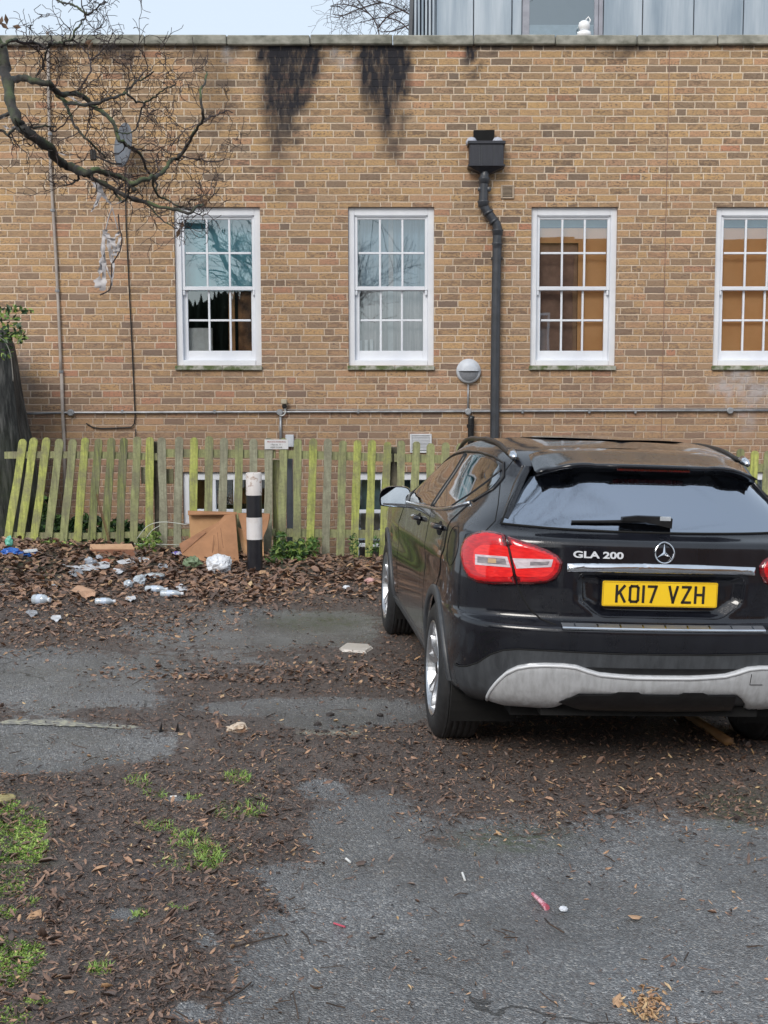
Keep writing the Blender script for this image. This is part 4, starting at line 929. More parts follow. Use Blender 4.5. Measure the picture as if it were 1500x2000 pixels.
def surf_text(name, txt, size, cx, cz, sx, mat, mapf, parent, depth=.002, off=.006, bold=0, rz=0):
    Vv, Fs = text_mesh(txt, size, sx, depth, bold); out = []
    for x, y, z in Vv:
        p, n = mapf(cx + x, cz + y + x * rz); out.append(p + n * (off + z))
    mobj(name, out, Fs, mat, parent)
LETC = simple('letter_silver', (.72, .74, .78), (.66, .68, .72), rough=.35, metal=.25)
surf_text('model_lettering', 'GLA 200', .040, -.292, .990, 1.50, LETC, m_rear, car, .003, .005, .0012)
pc = m_rear(0, .835)[0]; plate = thing('number_plate', None, None); plate.parent = car; plate.location = (-.011, 0, 0)
YEL = simple('plate_yellow', (.86, .56, .015), (.80, .50, .012), rough=.35, scale=5, coat=.5)
py_ = pc.y - .030; pm = MB(); pb = bmesh.new()
def rrect(w, h, r, n=5):
    P = []
    for cx, cz, a0 in ((w - r, h - r, 0), (-w + r, h - r, 90), (-w + r, -h + r, 180), (w - r, -h + r, 270)):
        for i in range(n + 1): a = R_(a0 + 90 * i / n); P.append((cx + r * math.cos(a), cz + r * math.sin(a)))
    return P
pz = .838
pm.prism([(x, z + pz) for x, z in rrect(.26, .0555, .008)], py_ - .003, py_); pm.build('plate_panel', YEL, plate)
pm = MB(); a_ = rrect(.2575, .053, .006); b2 = rrect(.2545, .050, .004); nn = len(a_)
pm.add([(x, py_ - .0042, z + pz) for x, z in a_] + [(x, py_ - .0042, z + pz) for x, z in b2] , [(i, (i + 1) % nn, nn + (i + 1) % nn, nn + i) for i in range(nn)])
pm.build('plate_border', simple('plate_border', (.60, .37, .01), rough=.4), plate)
MB().prism([(x, z + pz) for x, z in rrect(.264, .0595, .008)], py_ + .0005, py_ + .02).build('plate_backing', BLACK, plate)
INK = simple('plate_ink', (.012, .010, .010), (.02, .016, .014), rough=.4)
GL = {'K': [[(0, 0), (0, 79)], [(38, 79), (3, 36)], [(15, 49), (41, 0)]], 'O': [[(7, 0), (34, 0), (41, 8), (41, 71), (34, 79), (7, 79), (0, 71), (0, 8), (7, 0)]],
      '1': [[(0, 0), (0, 79)]], '7': [[(0, 79), (38, 79), (14, 0)]], 'V': [[(0, 79), (20, 0), (41, 79)]], 'Z': [[(1, 79), (39, 79), (1, 0), (40, 0)]], 'H': [[(0, 0), (0, 79)], [(41, 0), (41, 79)], [(0, 40), (41, 40)]]}
def stroke_mesh(mb, pts, wd, y0, y1, fx):
    for a, b in zip(pts[:-1], pts[1:]):
        d = np.array(b, float) - np.array(a, float); l = np.linalg.norm(d); d /= l; nrm = np.array((-d[1], d[0])) * wd / 2
        e = d * (wd / 2 if True else 0)
        q = [np.array(a) - nrm - e * .92, np.array(b) - nrm + e * .92, np.array(b) + nrm + e * .92, np.array(a) + nrm - e * .92]
        mb.prism([fx(x, z) for x, z in q], y0, y1)
xx = -220.0; SCL = .001 * .83; Hh = 79
seq = [('K', 41), ('O', 41), ('1', 0), ('7', 38), (' ', 14), ('V', 41), ('Z', 40), ('H', 41)]
tot = sum(w_ + 14 + 13 for _, w_ in seq) - 13; xx = -tot / 2
for ch, w_ in seq:
    if ch != ' ':
        mb = MB(); 
        for i_, st in enumerate(GL[ch]): stroke_mesh(mb, st, 13, py_ - .0048 - .00005 * i_, py_ - .0028, lambda x, z, xx=xx: ((xx + 7 + x) * SCL * 1.06, pz + (z * .86 - Hh * .43) * .001))
        mb.build('plate_letter', INK, plate)
    xx += w_ + 27
for x in (-.10, .115):
    for z in (.047, -.047): MB().lathe([(0, -.0052), (.004, -.005), (.0045, -.003)], c=(x, py_, pz + z), ax='y', n=10).build('plate_screw', YEL, plate)
rs = catmull(REC, 1); 
seam('recess_edge', roundpoly([(x * 1.015, .828 + (z - .828) * 1.04) for x, z in REC], .03, 4)[:-1], m_rear, car, r=.003, mat=PAINT, off=.001, n=2)
# silver load-sill strip on the bumper ledge
def m_top(x, y):
    h = BVH.ray_cast(Vector((x, y, .80)), Vector((0, 0, -1))); return (h[0], h[1]) if h[0] is not None else (None, None)
lsx = np.linspace(-.455, .455, 25); yb = lambda x: -.862 + .018 * (x / .455) ** 2
ls = MB(); Vv = []
for x in lsx:
    y = yb(x); zt = .700
    Vv += [(x, y - .003, zt - .012), (x, y - .004, zt - .006), (x, y + .001, zt - .001), (x, y + .034, zt + .010), (x, y + .040, zt + .010)]
ls.add(Vv, [(i * 5 + j, (i + 1) * 5 + j, (i + 1) * 5 + j + 1, i * 5 + j + 1) for i in range(24) for j in range(4)] + [(0, 1, 2, 3, 4), tuple(24 * 5 + j for j in (4, 3, 2, 1, 0))])
ls.m = [1 if (q < 96 and q % 4 >= 2) else 0 for q in range(len(ls.f))]
lso = ls.build('load_sill_strip', [CHROME, simple('brushed_steel', (.42, .43, .46), (.3, .31, .33), rough=.35, metal=.8, scale=20, stretch=(.3, 8, 8))], car)
for i in range(9):
    x = -.40 + .1 * i; y = yb(x); MB().add([(x - .004, y + .004, .7008), (x + .004, y + .004, .7008), (x + .006, y + .030, .7098), (x - .002, y + .030, .7098)], [(0, 1, 2, 3)]).build('grip_rib', CHROME, lso)
# lower bumper: a chart (u, z) that runs straight across the tail and bends round the corners
def m_u(u, z):
    sg = 1 if u > 0 else -1; a = abs(u)
    if a <= .6: h = BVH.ray_cast(Vector((u, -2, z)), Vector((0, 1, 0)))
    else:
        th = (a - .6) / .33 * 1.31; d = Vector((sg * math.sin(th), -math.cos(th), 0)); o = Vector((sg * .6, -.5, z)); h = BVH.ray_cast(o + d * 1.0, -d)
    return (h[0], h[1]) if h[0] is not None else (None, None)
def pix2u(px, py):
    p, n = m_pix(px, py)
    if p is None: return None
    if abs(p.x) <= .6: return (p.x, p.z)
    th = math.atan2(abs(p.x) - .6, -(p.y + .5)); return ((1 if p.x > 0 else -1) * (.6 + th / 1.31 * .33), p.z)
def trace(P): return [q for q in (pix2u(*p) for p in P) if q]
def symu(T, B):      # left-half top edge (towards the centre) and bottom edge (towards the left) -> closed outline
    T = [q for q in T if q[0] < -.02]; B = [q for q in B if q[0] < -.02]
    return T + [(-x, z) for x, z in T[::-1]] + [(-x, z) for x, z in B[::-1]] + B
ct = trace([(889, 1296), (898, 1300), (914, 1300), (935, 1293), (959, 1277), (983, 1269), (1010, 1267), (1073, 1270), (1150, 1274), (1220, 1277)])
cb = trace([(1220, 1378), (1100, 1378), (1060, 1378), (1000, 1374), (950, 1363), (925, 1362), (910, 1353), (899, 1338), (891, 1315)])
patch('bumper_cladding', symu(ct, cb), m_u, .03, .006, TRIM, car)
seam('cladding_lip', ct + [(-x, z) for x, z in ct[::-1]], m_u, car, r=.0035, mat=VOID, off=.006, n=2)
st = trace([(952, 1355), (962, 1338), (975, 1322), (992, 1307), (1012, 1298), (1035, 1294), (1065, 1293), (1100, 1294), (1125, 1297), (1145, 1304), (1170, 1311), (1200, 1314), (1240, 1317)])
sb = trace([(1240, 1353), (1130, 1351), (1118, 1357), (1100, 1367), (1085, 1373), (1060, 1374), (1030, 1372), (990, 1369), (960, 1362)])
sk = patch('skid_panel', symu(st, sb), m_u, .025, .014, SILVER, car, bulge=.012, bw=.03)
lip = [(x, z - .008) for x, z in st]; lip = lip + [(-x, z) for x, z in lip[::-1]]
SK2 = simple('silver_lip', (.62, .63, .65), (.54, .55, .57), rough=.45, metal=.15, scale=8)
MB().tube(strip(lip, 0, m_u, .023, 3), .0078, 8).build('skid_lip', SK2, sk, smooth=True)
tz = st[-1][1]
patch('bumper_groove', [(-.34, tz + .030), (.34, tz + .030), (.30, tz + .012), (.22, tz + .004), (-.22, tz + .004), (-.30, tz + .012)], m_u, .03, .0075, BLACK, car, skirt=.004)
bz = sb[0][1]
dk = [(-.44, bz - .035), (-.36, bz - .002), (-.22, bz + .004), (-.19, bz + .018), (-.10, bz + .018), (-.08, bz + .004), (.08, bz + .004), (.10, bz + .018), (.19, bz + .018), (.22, bz + .004), (.345, bz + .002), (.36, bz - .075), (.2, bz - .08), (-.3, bz - .08)]
patch('diffuser', dk, m_u, .03, .0285, BLACK, car, skirt=.03)
seam('tow_cover_seam', [(.40, tz + .015), (.40, tz - .035), (.46, tz - .037)], m_u, sk, r=.0015, off=.027)
# =================================================== THINGS ON THE WALL
GALV = simple('galvanised', (.42, .43, .45), (.25, .26, .28), rough=.4, metal=.5, scale=12); DPL = simple('weathered_pipe', (.42, .37, .33), (.30, .26, .23), rough=.6, scale=9)
CAST = simple('cast_iron_grey', (.050, .055, .065), (.028, .031, .038), rough=.38, scale=8, spec=.6)
def wp_(px, py, d=.04): p = at(px, py, WY - d); return p
# downpipe with hopper
dp = thing('drainpipe', 'dark grey cast drainpipe with a box hopper running down the wall between the windows', 'drainpipe', at(968, 860, WY))
h = MB(); a, c = wp_(917, 283, .2), wp_(984, 322, .2)
h.cbox((a.x, WY - .19, c.z), (c.x, WY - .005, a.z + .02), .008); h.cbox((a.x - .018, WY - .205, a.z + .01), (c.x + .018, WY - .004, a.z + .045), .006); h.cbox((a.x - .014, WY - .202, c.z - .012), (c.x + .014, WY - .004, c.z + .008), .004)
cx = (a.x + c.x) / 2; Vv = []
for zz, wx1, y0 in ((c.z - .012, .19, .19), (c.z - .07, .055, .12)): Vv += [(cx - wx1, WY - y0, zz), (cx + wx1, WY - y0, zz), (cx + wx1, WY - .01, zz), (cx - wx1, WY - .01, zz)]
h.add(Vv, [(0, 1, 5, 4), (1, 2, 6, 5), (2, 3, 7, 6), (3, 0, 4, 7), (4, 5, 6, 7)])
hp = h.build('hopper', simple('hopper_black', (.028, .03, .042), (.018, .02, .028), rough=.4, scale=14, stretch=(3, 3, .4), bump=.2), dp)
for px_ in (937, 941, 965): q = wp_(px_, 300, .2); MB().box((q.x - .003, WY - .194, c.z + .01), (q.x + .003, WY - .188, a.z)).build('hopper_rib', CAST, hp)
b0_, b1_ = wp_(926, 283, .1), wp_(964, 254, .1)
MB().prism([(b0_.x, b0_.z), (b1_.x, b0_.z), (b1_.x + .012, b1_.z), (b0_.x - .006, b1_.z)], WY - .10, WY - .02).build('outlet_opening', VOID, dp)
for s, xq in ((-1, 921), (1, 972)):
    q = wp_(xq, 276, .1); MB().lathe([(0, .05), (.04, .035), (.062, 0), (.06, -.04), (0, -.04)], c=(q.x, WY - .09, q.z), n=16).build('outlet_sleeve', simple('grey_white_sack', (.5, .52, .58), (.4, .42, .48), rough=.7, bump=.4), dp, smooth=True)
path = [wp_(949, 326, .09), wp_(946, 345, .09), wp_(944, 395, .09), wp_(945, 402, .09), wp_(951, 413, .09), wp_(962, 428, .09), wp_(969, 437, .09), wp_(972, 447, .09), wp_(971, 470, .09), wp_(968, 640, .09), wp_(966, 860, .09), Vector((wp_(965.5, 1000, .09).x, WY - .09, -.9))]
MB().tube(path, .051, 16).build('pipe', CAST, dp, smooth=True)
for p, r in ((wp_(946, 351, .09), .062), (wp_(944, 396, .09), .062), (wp_(972, 452, .09), .060), (wp_(971, 478, .09), .056)):
    MB().lathe([(.05, .022), (r, .020), (r + .004, .008), (r - .004, -.004), (r - .004, -.04), (.05, -.045)], c=p[:], n=20).build('socket_collar', CAST, dp, smooth=True)
for p, q in ((wp_(952, 413, .09), wp_(955, 418, .09)), (wp_(963, 430, .09), wp_(966, 434, .09))): MB().tube([p, q], .058, 16).build('elbow_collar', CAST, dp, smooth=True)
for s in (-1, 1):
    q = wp_(946 + s * 9, 370, .09); MB().lathe([(0, -.04), (.022, -.035), (.026, 0), (.020, .012), (0, .014)], c=(q.x, WY - .09, q.z), ax='y', n=14).build('bracket_lug', CAST, dp)
q = wp_(971, 504, .09); MB().cbox((q.x - .062, WY - .10, q.z - .012), (q.x + .062, WY - .0, q.z + .012), .004).build('pipe_clip', CAST, dp)
# stub vent pipe
vp = thing('vent_pipe', 'short black soil pipe capped with an elbow beside the big drainpipe', 'pipe', at(920, 850, WY))
MB().tube([wp_(922, 812, .08), wp_(920, 818, .08), wp_(919, 900, .08), wp_(919, 960, .08)], .034, 14).build('pipe', BLACK, vp, smooth=True); q = wp_(919, 832, .08); MB().lathe([(.034, .02), (.042, .018), (.042, -.02), (.034, -.022)], c=q[:], n=16).build('collar', BLACK, vp)
# bulkhead lamp
lp = thing('wall_lamp', 'round grey and white bulkhead lamp with an eyelid cover beside the drainpipe', 'wall lamp', at(915, 725, WY))
c = wp_(915, 725, 0); WHT = simple('lamp_white', (.62, .65, .70), (.52, .55, .6), rough=.4, scale=4)
MB().lathe([(0, -.07), (.10, -.07), (.128, -.058), (.135, -.03), (.135, -.002)], c=(c.x, WY, c.z), ax='y', n=36).build('body', WHT, lp, smooth=True)
Vv = [(c.x, WY - .125, c.z)]; n = 24
for r_, yy in ((.06, -.118), (.095, -.10), (.118, -.072)):
    for i in range(n + 1): a = math.pi * i / n; Vv.append((c.x + r_ * math.cos(a), WY + yy, c.z + r_ * math.sin(a)))
Fs = [(0, 1 + i, 2 + i) for i in range(n)] + [(1 + k * (n + 1) + i, 1 + (k + 1) * (n + 1) + i, 2 + (k + 1) * (n + 1) + i, 2 + k * (n + 1) + i) for k in range(2) for i in range(n)]
Fs.append(tuple([1 + 2 * (n + 1), 1 + n + 1, 1, 0, 1 + n, 1 + n + 1 + n, 1 + 2 * (n + 1) + n]))
mobj('eyelid', Vv, Fs, WHT, lp, smooth=False)
Vv = [(c.x, WY - .098, c.z)]
for r_, yy in ((.06, -.094), (.090, -.08), (.106, -.069)):
    for i in range(n + 1): a = -math.pi * i / n; Vv.append((c.x + r_ * math.cos(a), WY + yy, c.z - .003 + r_ * math.sin(a)))
mobj('diffuser', Vv, [(0, 2 + i, 1 + i) for i in range(n)] + [(1 + k * (n + 1) + i, 2 + k * (n + 1) + i, 2 + (k + 1) * (n + 1) + i, 1 + (k + 1) * (n + 1) + i) for k in range(2) for i in range(n)], simple('lamp_diffuser', (.20, .21, .24), (.27, .28, .3), rough=.25, scale=40), lp, smooth=True)
# conduits
def pipe(name, label, pts, r, mat, cat='pipe', group=None, d=.03):
    P = [wp_(x, y, d) for x, y in pts]; return tag(MB().tube(P, r, 8).build(name, mat, None, smooth=True), label, cat, group)
cd_ = thing('conduit', 'long horizontal galvanised conduit with round junction boxes under the windows', 'conduit', at(700, 803, WY))
MB().tube([wp_(44, 808, .03), wp_(140, 806, .03), wp_(545, 804.5, .03), wp_(914, 803.5, .03), wp_(1300, 802, .03), wp_(1560, 801, .03)], .0125, 8).build('tube', GALV, cd_, smooth=True)
MB().tube([wp_(545, 800, .03), wp_(914, 799.5, .03), wp_(1560, 797, .03)], .0065, 6).build('tube', DPL, cd_, smooth=True)
for px_, py_ in ((140, 806), (914, 804), (1424, 802), (46, 808)):
    q = wp_(px_, py_, 0); MB().lathe([(0, -.055), (.028, -.055), (.036, -.05), (.036, -.005)], c=(q.x, WY, q.z), ax='y', n=18).build('junction_box', GALV, cd_, smooth=False)
for px_ in (240, 420, 700, 1020, 1150, 1240): q = wp_(px_, 804, 0); MB().cbox((q.x - .012, WY - .045, q.z - .02), (q.x + .012, WY - .001, q.z + .02), .003).build('saddle_clip', GALV, cd_)
MB().tube([wp_(914.5, 750, .03), wp_(914, 800, .03)], .010, 8).build('riser', GALV, cd_, smooth=True)
pipe('conduit', 'galvanised conduit dropping from the horizontal run to behind the sign', [(548, 806), (548, 872)], .014, GALV, 'conduit')
jb = thing('sensor_light', 'small cream sensor with a curled white lead above the sign', 'sensor', at(555, 792, WY))
q = wp_(556, 785, 0); MB().cbox((q.x - .032, WY - .10, q.z - .025), (q.x + .032, WY - .03, q.z + .03), .008).build('body', simple('cream_plastic', (.50, .44, .33), rough=.5), jb); MB().cbox((q.x - .022, WY - .08, q.z - .07), (q.x + .022, WY - .01, q.z - .022), .008).build('bracket', BLACK, jb)
P = [wp_(556, 796, .06)] + [wp_(550 + 7.5 * math.cos(a), 804 + 8 * math.sin(a), .05) for a in [-.4 + .45 * i for i in range(8)]]; MB().tube(P, .007, 6).build('lead', simple('white_cable', (.7, .7, .68), rough=.5), jb, smooth=True)
q = wp_(547, 805, 0); MB().lathe([(0, -.06), (.03, -.06), (.036, -.05), (.036, -.005)], c=(q.x, WY, q.z), ax='y', n=16).build('junction_box', GALV, jb)
pipe('waste_pipe', 'tall grey-brown pipe climbing the wall at the far left to the coping', [(93, 62), (95, 200), (99, 340), (104, 420), (109, 500), (114, 600), (118, 700), (119, 730)], .0165, DPL)
for i_, py_ in enumerate((262, 411, 568)): q = wp_(93 + (py_ - 62) * .0405, py_, 0); 
pipe('waste_pipe', 'lower grey pipe below a collar at the far left of the wall', [(120, 726), (122, 800), (125, 860), (127, 1000)], .019, DPL)
pc_ = [(97.5, 262), (103, 411), (112, 568), (119.5, 726)]
for x_, y_ in pc_: q = wp_(x_, y_, .03); tag(MB().lathe([(.017, .014), (.026, .012), (.026, -.012), (.017, -.014)], c=q[:], n=12).build('pipe_collar', GALV), {262: 'uppermost pale collar on the tall left pipe, level with the dish', 411: 'second pale collar from the top on the tall left pipe', 568: 'third pale collar down the tall left pipe', 726: 'lowest pale collar where the left pipe gets thicker'}[y_], 'pipe collar', 'collars on the left pipe')
blackc = simple('black_cable', (.012, .012, .013), rough=.5)
tag(MB().tube([wp_(244, 318, .02), wp_(246, 430, .02), wp_(252, 560, .02), wp_(258, 680, .02), wp_(262, 770, .02), wp_(264, 812, .02), wp_(262, 828, .02), wp_(256, 835, .02), wp_(200, 837, .02), wp_(182, 835, .02), wp_(168, 827, .02)], .0075, 6).build('aerial_cable', blackc, smooth=True), 'thin black aerial cable running from the dish down the wall and curling left', 'cable')
tag(MB().tube([wp_(265, 838, .02), wp_(264, 870, .02), wp_(263, 960, .02)], .005, 5).build('aerial_cable', blackc, smooth=True), 'short faint black cable end hanging behind the pickets below the curl', 'cable')
# flag air vents
def vent(px, py, w_, h_, label, mat, ns):
    t = thing('air_vent', label, 'vent', at(px, py, WY)); q = wp_(px, py, 0); f = MB()
    f.cbox((q.x - w_ / 2, WY - .022, q.z - h_ / 2), (q.x - w_ / 2 + .02, WY, q.z + h_ / 2)); f.cbox((q.x + w_ / 2 - .02, WY - .022, q.z - h_ / 2), (q.x + w_ / 2, WY, q.z + h_ / 2)); f.cbox((q.x - w_ / 2 + .02, WY - .022, q.z - h_ / 2), (q.x + w_ / 2 - .02, WY, q.z - h_ / 2 + .02)); f.cbox((q.x - w_ / 2 + .02, WY - .022, q.z + h_ / 2 - .02), (q.x + w_ / 2 - .02, WY, q.z + h_ / 2))
    f.build('frame', mat, t)
    s = MB(); zz = q.z - h_ / 2 + .03; st_ = (h_ - .05) / ns
    for k in range(ns): s.add([(q.x - w_ / 2 + .018, WY - .018, zz + k * st_), (q.x + w_ / 2 - .018, WY - .018, zz + k * st_), (q.x + w_ / 2 - .018, WY - .004, zz + (k + .85) * st_), (q.x - w_ / 2 + .018, WY - .004, zz + (k + .85) * st_)], [(0, 1, 2, 3)])
    s.build('louvres', mat, t); MB().box((q.x - w_ / 2 + .01, WY - .003, q.z - h_ / 2 + .01), (q.x + w_ / 2 - .01, WY - .001, q.z + h_ / 2 - .01)).build('backing', VOID, t); return t
vent(991, 375, .145, .145, 'small square cream louvred vent right of the hopper pipe', simple('cream_vent', (.48, .38, .29), (.38, .3, .22), rough=.6), 7)
vent(822, 866, .24, .21, 'white louvred vent low on the wall just above the pickets', simple('vent_white', (.70, .71, .74), rough=.5), 10)
# satellite dish
sd = thing('satellite_dish', 'grey oval satellite dish on the wall seen through the branches', 'satellite dish', at(240, 285, WY))
c = wp_(239, 283, .30); DG = simple('dish_grey', (.17, .19, .22), (.12, .135, .16), rough=.5, scale=6); d = MB(); Vv = []; n = 32
ax = Vector((-.72, -.69, .10)).normalized(); sdv = ax.cross(Vector((0, 0, 1))).normalized(); upv = sdv.cross(ax)
rings_ = [(0, .05), (.35, .043), (.7, .022), (1, 0), (1.03, .004), (1.03, .014), (.98, .018), (0, .068)]
for r_, dd_ in rings_:
    for j in range(n): a = 2 * math.pi * j / n; Vv.append(c + sdv * (.165 * r_ * math.cos(a)) + upv * (.225 * r_ * math.sin(a)) - ax * dd_)
d.add(Vv, [(i * n + j, (i + 1) * n + j, (i + 1) * n + (j + 1) % n, i * n + (j + 1) % n) for i in range(len(rings_) - 1) for j in range(n)]); d.build('reflector', DG, sd, smooth=True)
l = wp_(182, 303, .42); MB().tube([c - upv * .2, c - upv * .22 + ax * .1, l], .010, 6).build('arm', BLACK, sd); MB().cbox((l.x - .03, l.y - .02, l.z - .055), (l.x + .03, l.y + .04, l.z + .055), .01).build('receiver', BLACK, sd)
MB().tube([c - ax * .07, Vector((c.x + .06, WY - .03, c.z)), Vector((c.x + .06, WY, c.z))], .02, 8).build('bracket', BLACK, sd)
# diagonal conduit by the trunk
tag(MB().tube([at(-20, 713, 12.9), at(14, 713, 12.9), at(17, 722, 12.9), at(33, 780, 13.1), at(42, 806, 13.5), at(46, 812, 13.57)], .0125, 8).build('conduit', GALV, smooth=True), 'galvanised conduit slanting down past the mossy trunk at the left edge', 'conduit')
# =================================================== FENCE
fence = thing('picket_fence', 'leaning algae green picket fence running across the yard in front of the building', 'fence', (0, FENCE_Y, .1))
def algae(name, c1, c2, c3):
    m, nt, b = newmat(name); tc = N(nt, 'NewGeometry').outputs['Position']
    v = NOISE(nt, MAP(nt, tc, (16, 16, 1.1)), 3, 7, .72); v2 = NOISE(nt, MAP(nt, tc, (1, 1, .8)), 5.5, 5, .65)
    col = RAMP(nt, v, [(.32, c3), (.46, c1), (.60, c2)]); col = MIX(nt, RAMP(nt, v2, [(.42, 0.), (.64, .75)]), col, (.19, .175, .125))
    L(nt, MIX(nt, RAMP(nt, NOISE(nt, tc, 40, 5, .7), [(.45, 0.), (.7, .4)]), col, (.09, .08, .05)), b.inputs['Base Color']); b.inputs['Roughness'].default_value = .75
    BUMP(nt, b, NOISE(nt, MAP(nt, tc, (14, 14, 1)), 8, 5, .6), .35, .006); return m
A1 = algae('lime_algae_wood', (.36, .40, .095), (.52, .55, .15), (.20, .21, .075)); A2 = algae('olive_algae_wood', (.27, .29, .125), (.38, .40, .19), (.16, .155, .10)); A3 = algae('grey_weathered_wood', (.30, .30, .21), (.38, .38, .27), (.20, .19, .13)); A4 = algae('dark_mossy_wood', (.16, .18, .07), (.30, .33, .11), (.06, .058, .042)); A5 = algae('dark_post_wood', (.03, .028, .022), (.05, .047, .035), (.015, .014, .012))
PK = [(46, 15, A1, 0), (67, 37, A1, 0), (92, 64, A1, 0), (117, 92, A2, 0), (143, 122, A2, 0), (167, 149, A1, 0), (193, 176, A4, 0), (218, 204, A4, 0), (242, 232, A4, 0), (268, 260, A2, 1), (293, 291, A1, 0), (316, 320, A3, 0), (350, 346, A3, 0),
      (379, 377, A1, 0), (409, 405, A2, 0), (437.5, 433, A3, 0), (467, 463, A2, 0), (495, 492, A3, 0), (525, 523, A3, 0), (553.5, 551, A2, 0), (582, 579, A2, 0), (612, 605, A1, 0), (640.5, 636, A3, 0), (670, 664, A2, 0), (698.5, 691.5, A1, 0), (727, 720, A1, 0), (757, 747, A1, 0), (784, 778, A2, 0), (813, 806, A2, 0), (842, 836, A2, 0), (871, 866, A2, 0)]
PK += [(900 + 28.9 * k, 894 + 28.9 * k, random.choice([A1, A2, A2]), 0) for k in range(16)] + [(1389.7, 1380, A1, 0), (1417, 1409, A2, 0), (1446, 1440, A4, 0), (1474, 1462, A1, 0), (1500, 1492, A2, 0), (1528, 1520, A1, 0), (1556, 1548, A2, 0), (1585, 1577, A1, 0)]
def ftop(px): return 858 - .012 * min(px, 400) + .024 * max(0, px - 400)
def fbot(px): return 1062 + .085 * min(px, 300) + .006 * max(0, px - 300)
def picket(pt, pb, mat, yt=None, yb=None, w_=.078, Yd=0):
    yt = yt or ftop(pt) + random.uniform(-3, 2); yb = yb or fbot(pb) + 8; T = at(pt, yt, FENCE_Y + Yd); B = at(pb, yb, FENCE_Y + Yd)
    ns = 14; Vv = []; hw = w_ / 2; ph = random.uniform(0, 6); am = random.uniform(.001, .004)
    prof = [(0, 1)] ; rows = []
    Hh = (T - B).length
    for i in range(ns + 1):
        t = i / ns; c_ = B.lerp(T, t * (1 - hw / Hh)); c_ = c_ + Vector((am * math.sin(t * 7 + ph), am * math.sin(t * 4 + ph), 0)); rows.append((c_, hw * (1 + .05 * math.sin(t * 11 + ph))))
    top_c = rows[-1][0]
    for k in range(1, 6): a = k / 6 * math.pi / 2; rows.append((top_c + Vector((0, 0, hw * math.sin(a))), hw * math.cos(a)))
    for c_, h_ in rows: Vv += [(c_.x - h_, c_.y - .009, c_.z), (c_.x + h_, c_.y - .009, c_.z), (c_.x + h_, c_.y + .009, c_.z), (c_.x - h_, c_.y + .009, c_.z)]
    k = len(rows); Fs = [(i * 4 + j, i * 4 + (j + 1) % 4, (i + 1) * 4 + (j + 1) % 4, (i + 1) * 4 + j) for i in range(k - 1) for j in range(4)] + [(3, 2, 1, 0), tuple((k - 1) * 4 + j for j in range(4))]
    return mobj('picket', Vv, Fs, mat, fence)
for i, (pt, pb, mt, _) in enumerate(PK): picket(pt, pb, mt, yb=(1058 if i == 0 else None))
RAILM = A2
def rail(pts, hh=.045, mat=RAILM):
    P = [at(x, y, FENCE_Y + .034) for x, y in pts]; Vv = []
    for p in P: Vv += [(p.x, p.y - .022, p.z - hh), (p.x, p.y - .022, p.z + hh), (p.x, p.y + .022, p.z + hh), (p.x, p.y + .022, p.z - hh)]
    k = len(P); mobj('rail', Vv, [(i * 4 + j, (i + 1) * 4 + j, (i + 1) * 4 + (j + 1) % 4, i * 4 + (j + 1) % 4) for i in range(k - 1) for j in range(4)] + [(0, 1, 2, 3), tuple((k - 1) * 4 + j for j in (3, 2, 1, 0))], mat, fence)
rail([(10, 889), (100, 888), (200, 889), (308, 892)], .034); rail([(318, 885), (430, 886), (538, 887)], .04); rail([(545, 887), (650, 890), (766, 894)], .04); rail([(770, 894), (900, 898), (1100, 903), (1370, 911), (1600, 917)], .04)
rail([(20, 1045), (160, 1047), (305, 1043)], .03); rail([(318, 1040), (538, 1040)], .035); rail([(545, 1040), (766, 1044)], .04); rail([(770, 1044), (1100, 1050), (1600, 1062)], .04)
for px_, yt, yb, mt in ((311, 862, 1085, A5), (541, 898, 1075, A4), (769, 873, 1090, A5), (1060, 880, 1100, A5), (1360, 890, 1100, A5)):
    T, B = at(px_, yt, FENCE_Y + .085), at(px_, yb, FENCE_Y + .085); MB().cbox((B.x - .035, FENCE_Y + .06, B.z - .2), (B.x + .035, FENCE_Y + .13, T.z), .006).build('post', mt, fence)
# loose broken board stubs at the rail joint near the first post
a, c = at(275, 912, FENCE_Y + .06), at(335, 945, FENCE_Y + .06); MB().cbox((a.x, a.y, c.z), (a.x + .10, a.y + .02, a.z), .004).build('splice_board', A3, fence); MB().cbox((c.x - .05, a.y, c.z), (c.x + .02, a.y + .02, a.z - .02), .004).build('splice_board', A4, fence)
# parking sign
sg = thing('parking_sign', 'small white private parking sign screwed to the picket tops', 'sign', at(540, 868, FENCE_Y - .02))
a, c = at(517, 877.5, FENCE_Y - .016), at(563, 858.5, FENCE_Y - .016); MB().cbox((a.x, FENCE_Y - .020, a.z), (c.x, FENCE_Y - .012, c.z), .0015).build('board', simple('sign_white', (.72, .72, .72), (.64, .64, .65), rough=.4), sg)
cx_ = (a.x + c.x) / 2
for txt, sz, pyy, col in (('PRIVATE PARKING', .0225, 864.5, 'r'), ('- Flat no. 11 -', .0225, 869.8, 'k'), ('KEEP CLEAR', .0215, 875.2, 'g')):
    Vt, Ft = text_mesh(txt, sz, 1.0, .0003, .0003); zz = at(540, pyy, FENCE_Y - .02).z
    mobj('sign_text', [(cx_ + x, FENCE_Y - .0206 - z, zz + y) for x, y, z in Vt], Ft, {'r': simple('sign_red', (.30, .05, .06)), 'k': simple('sign_ink', (.05, .05, .07)), 'g': simple('sign_grey', (.10, .10, .10))}[col], sg)
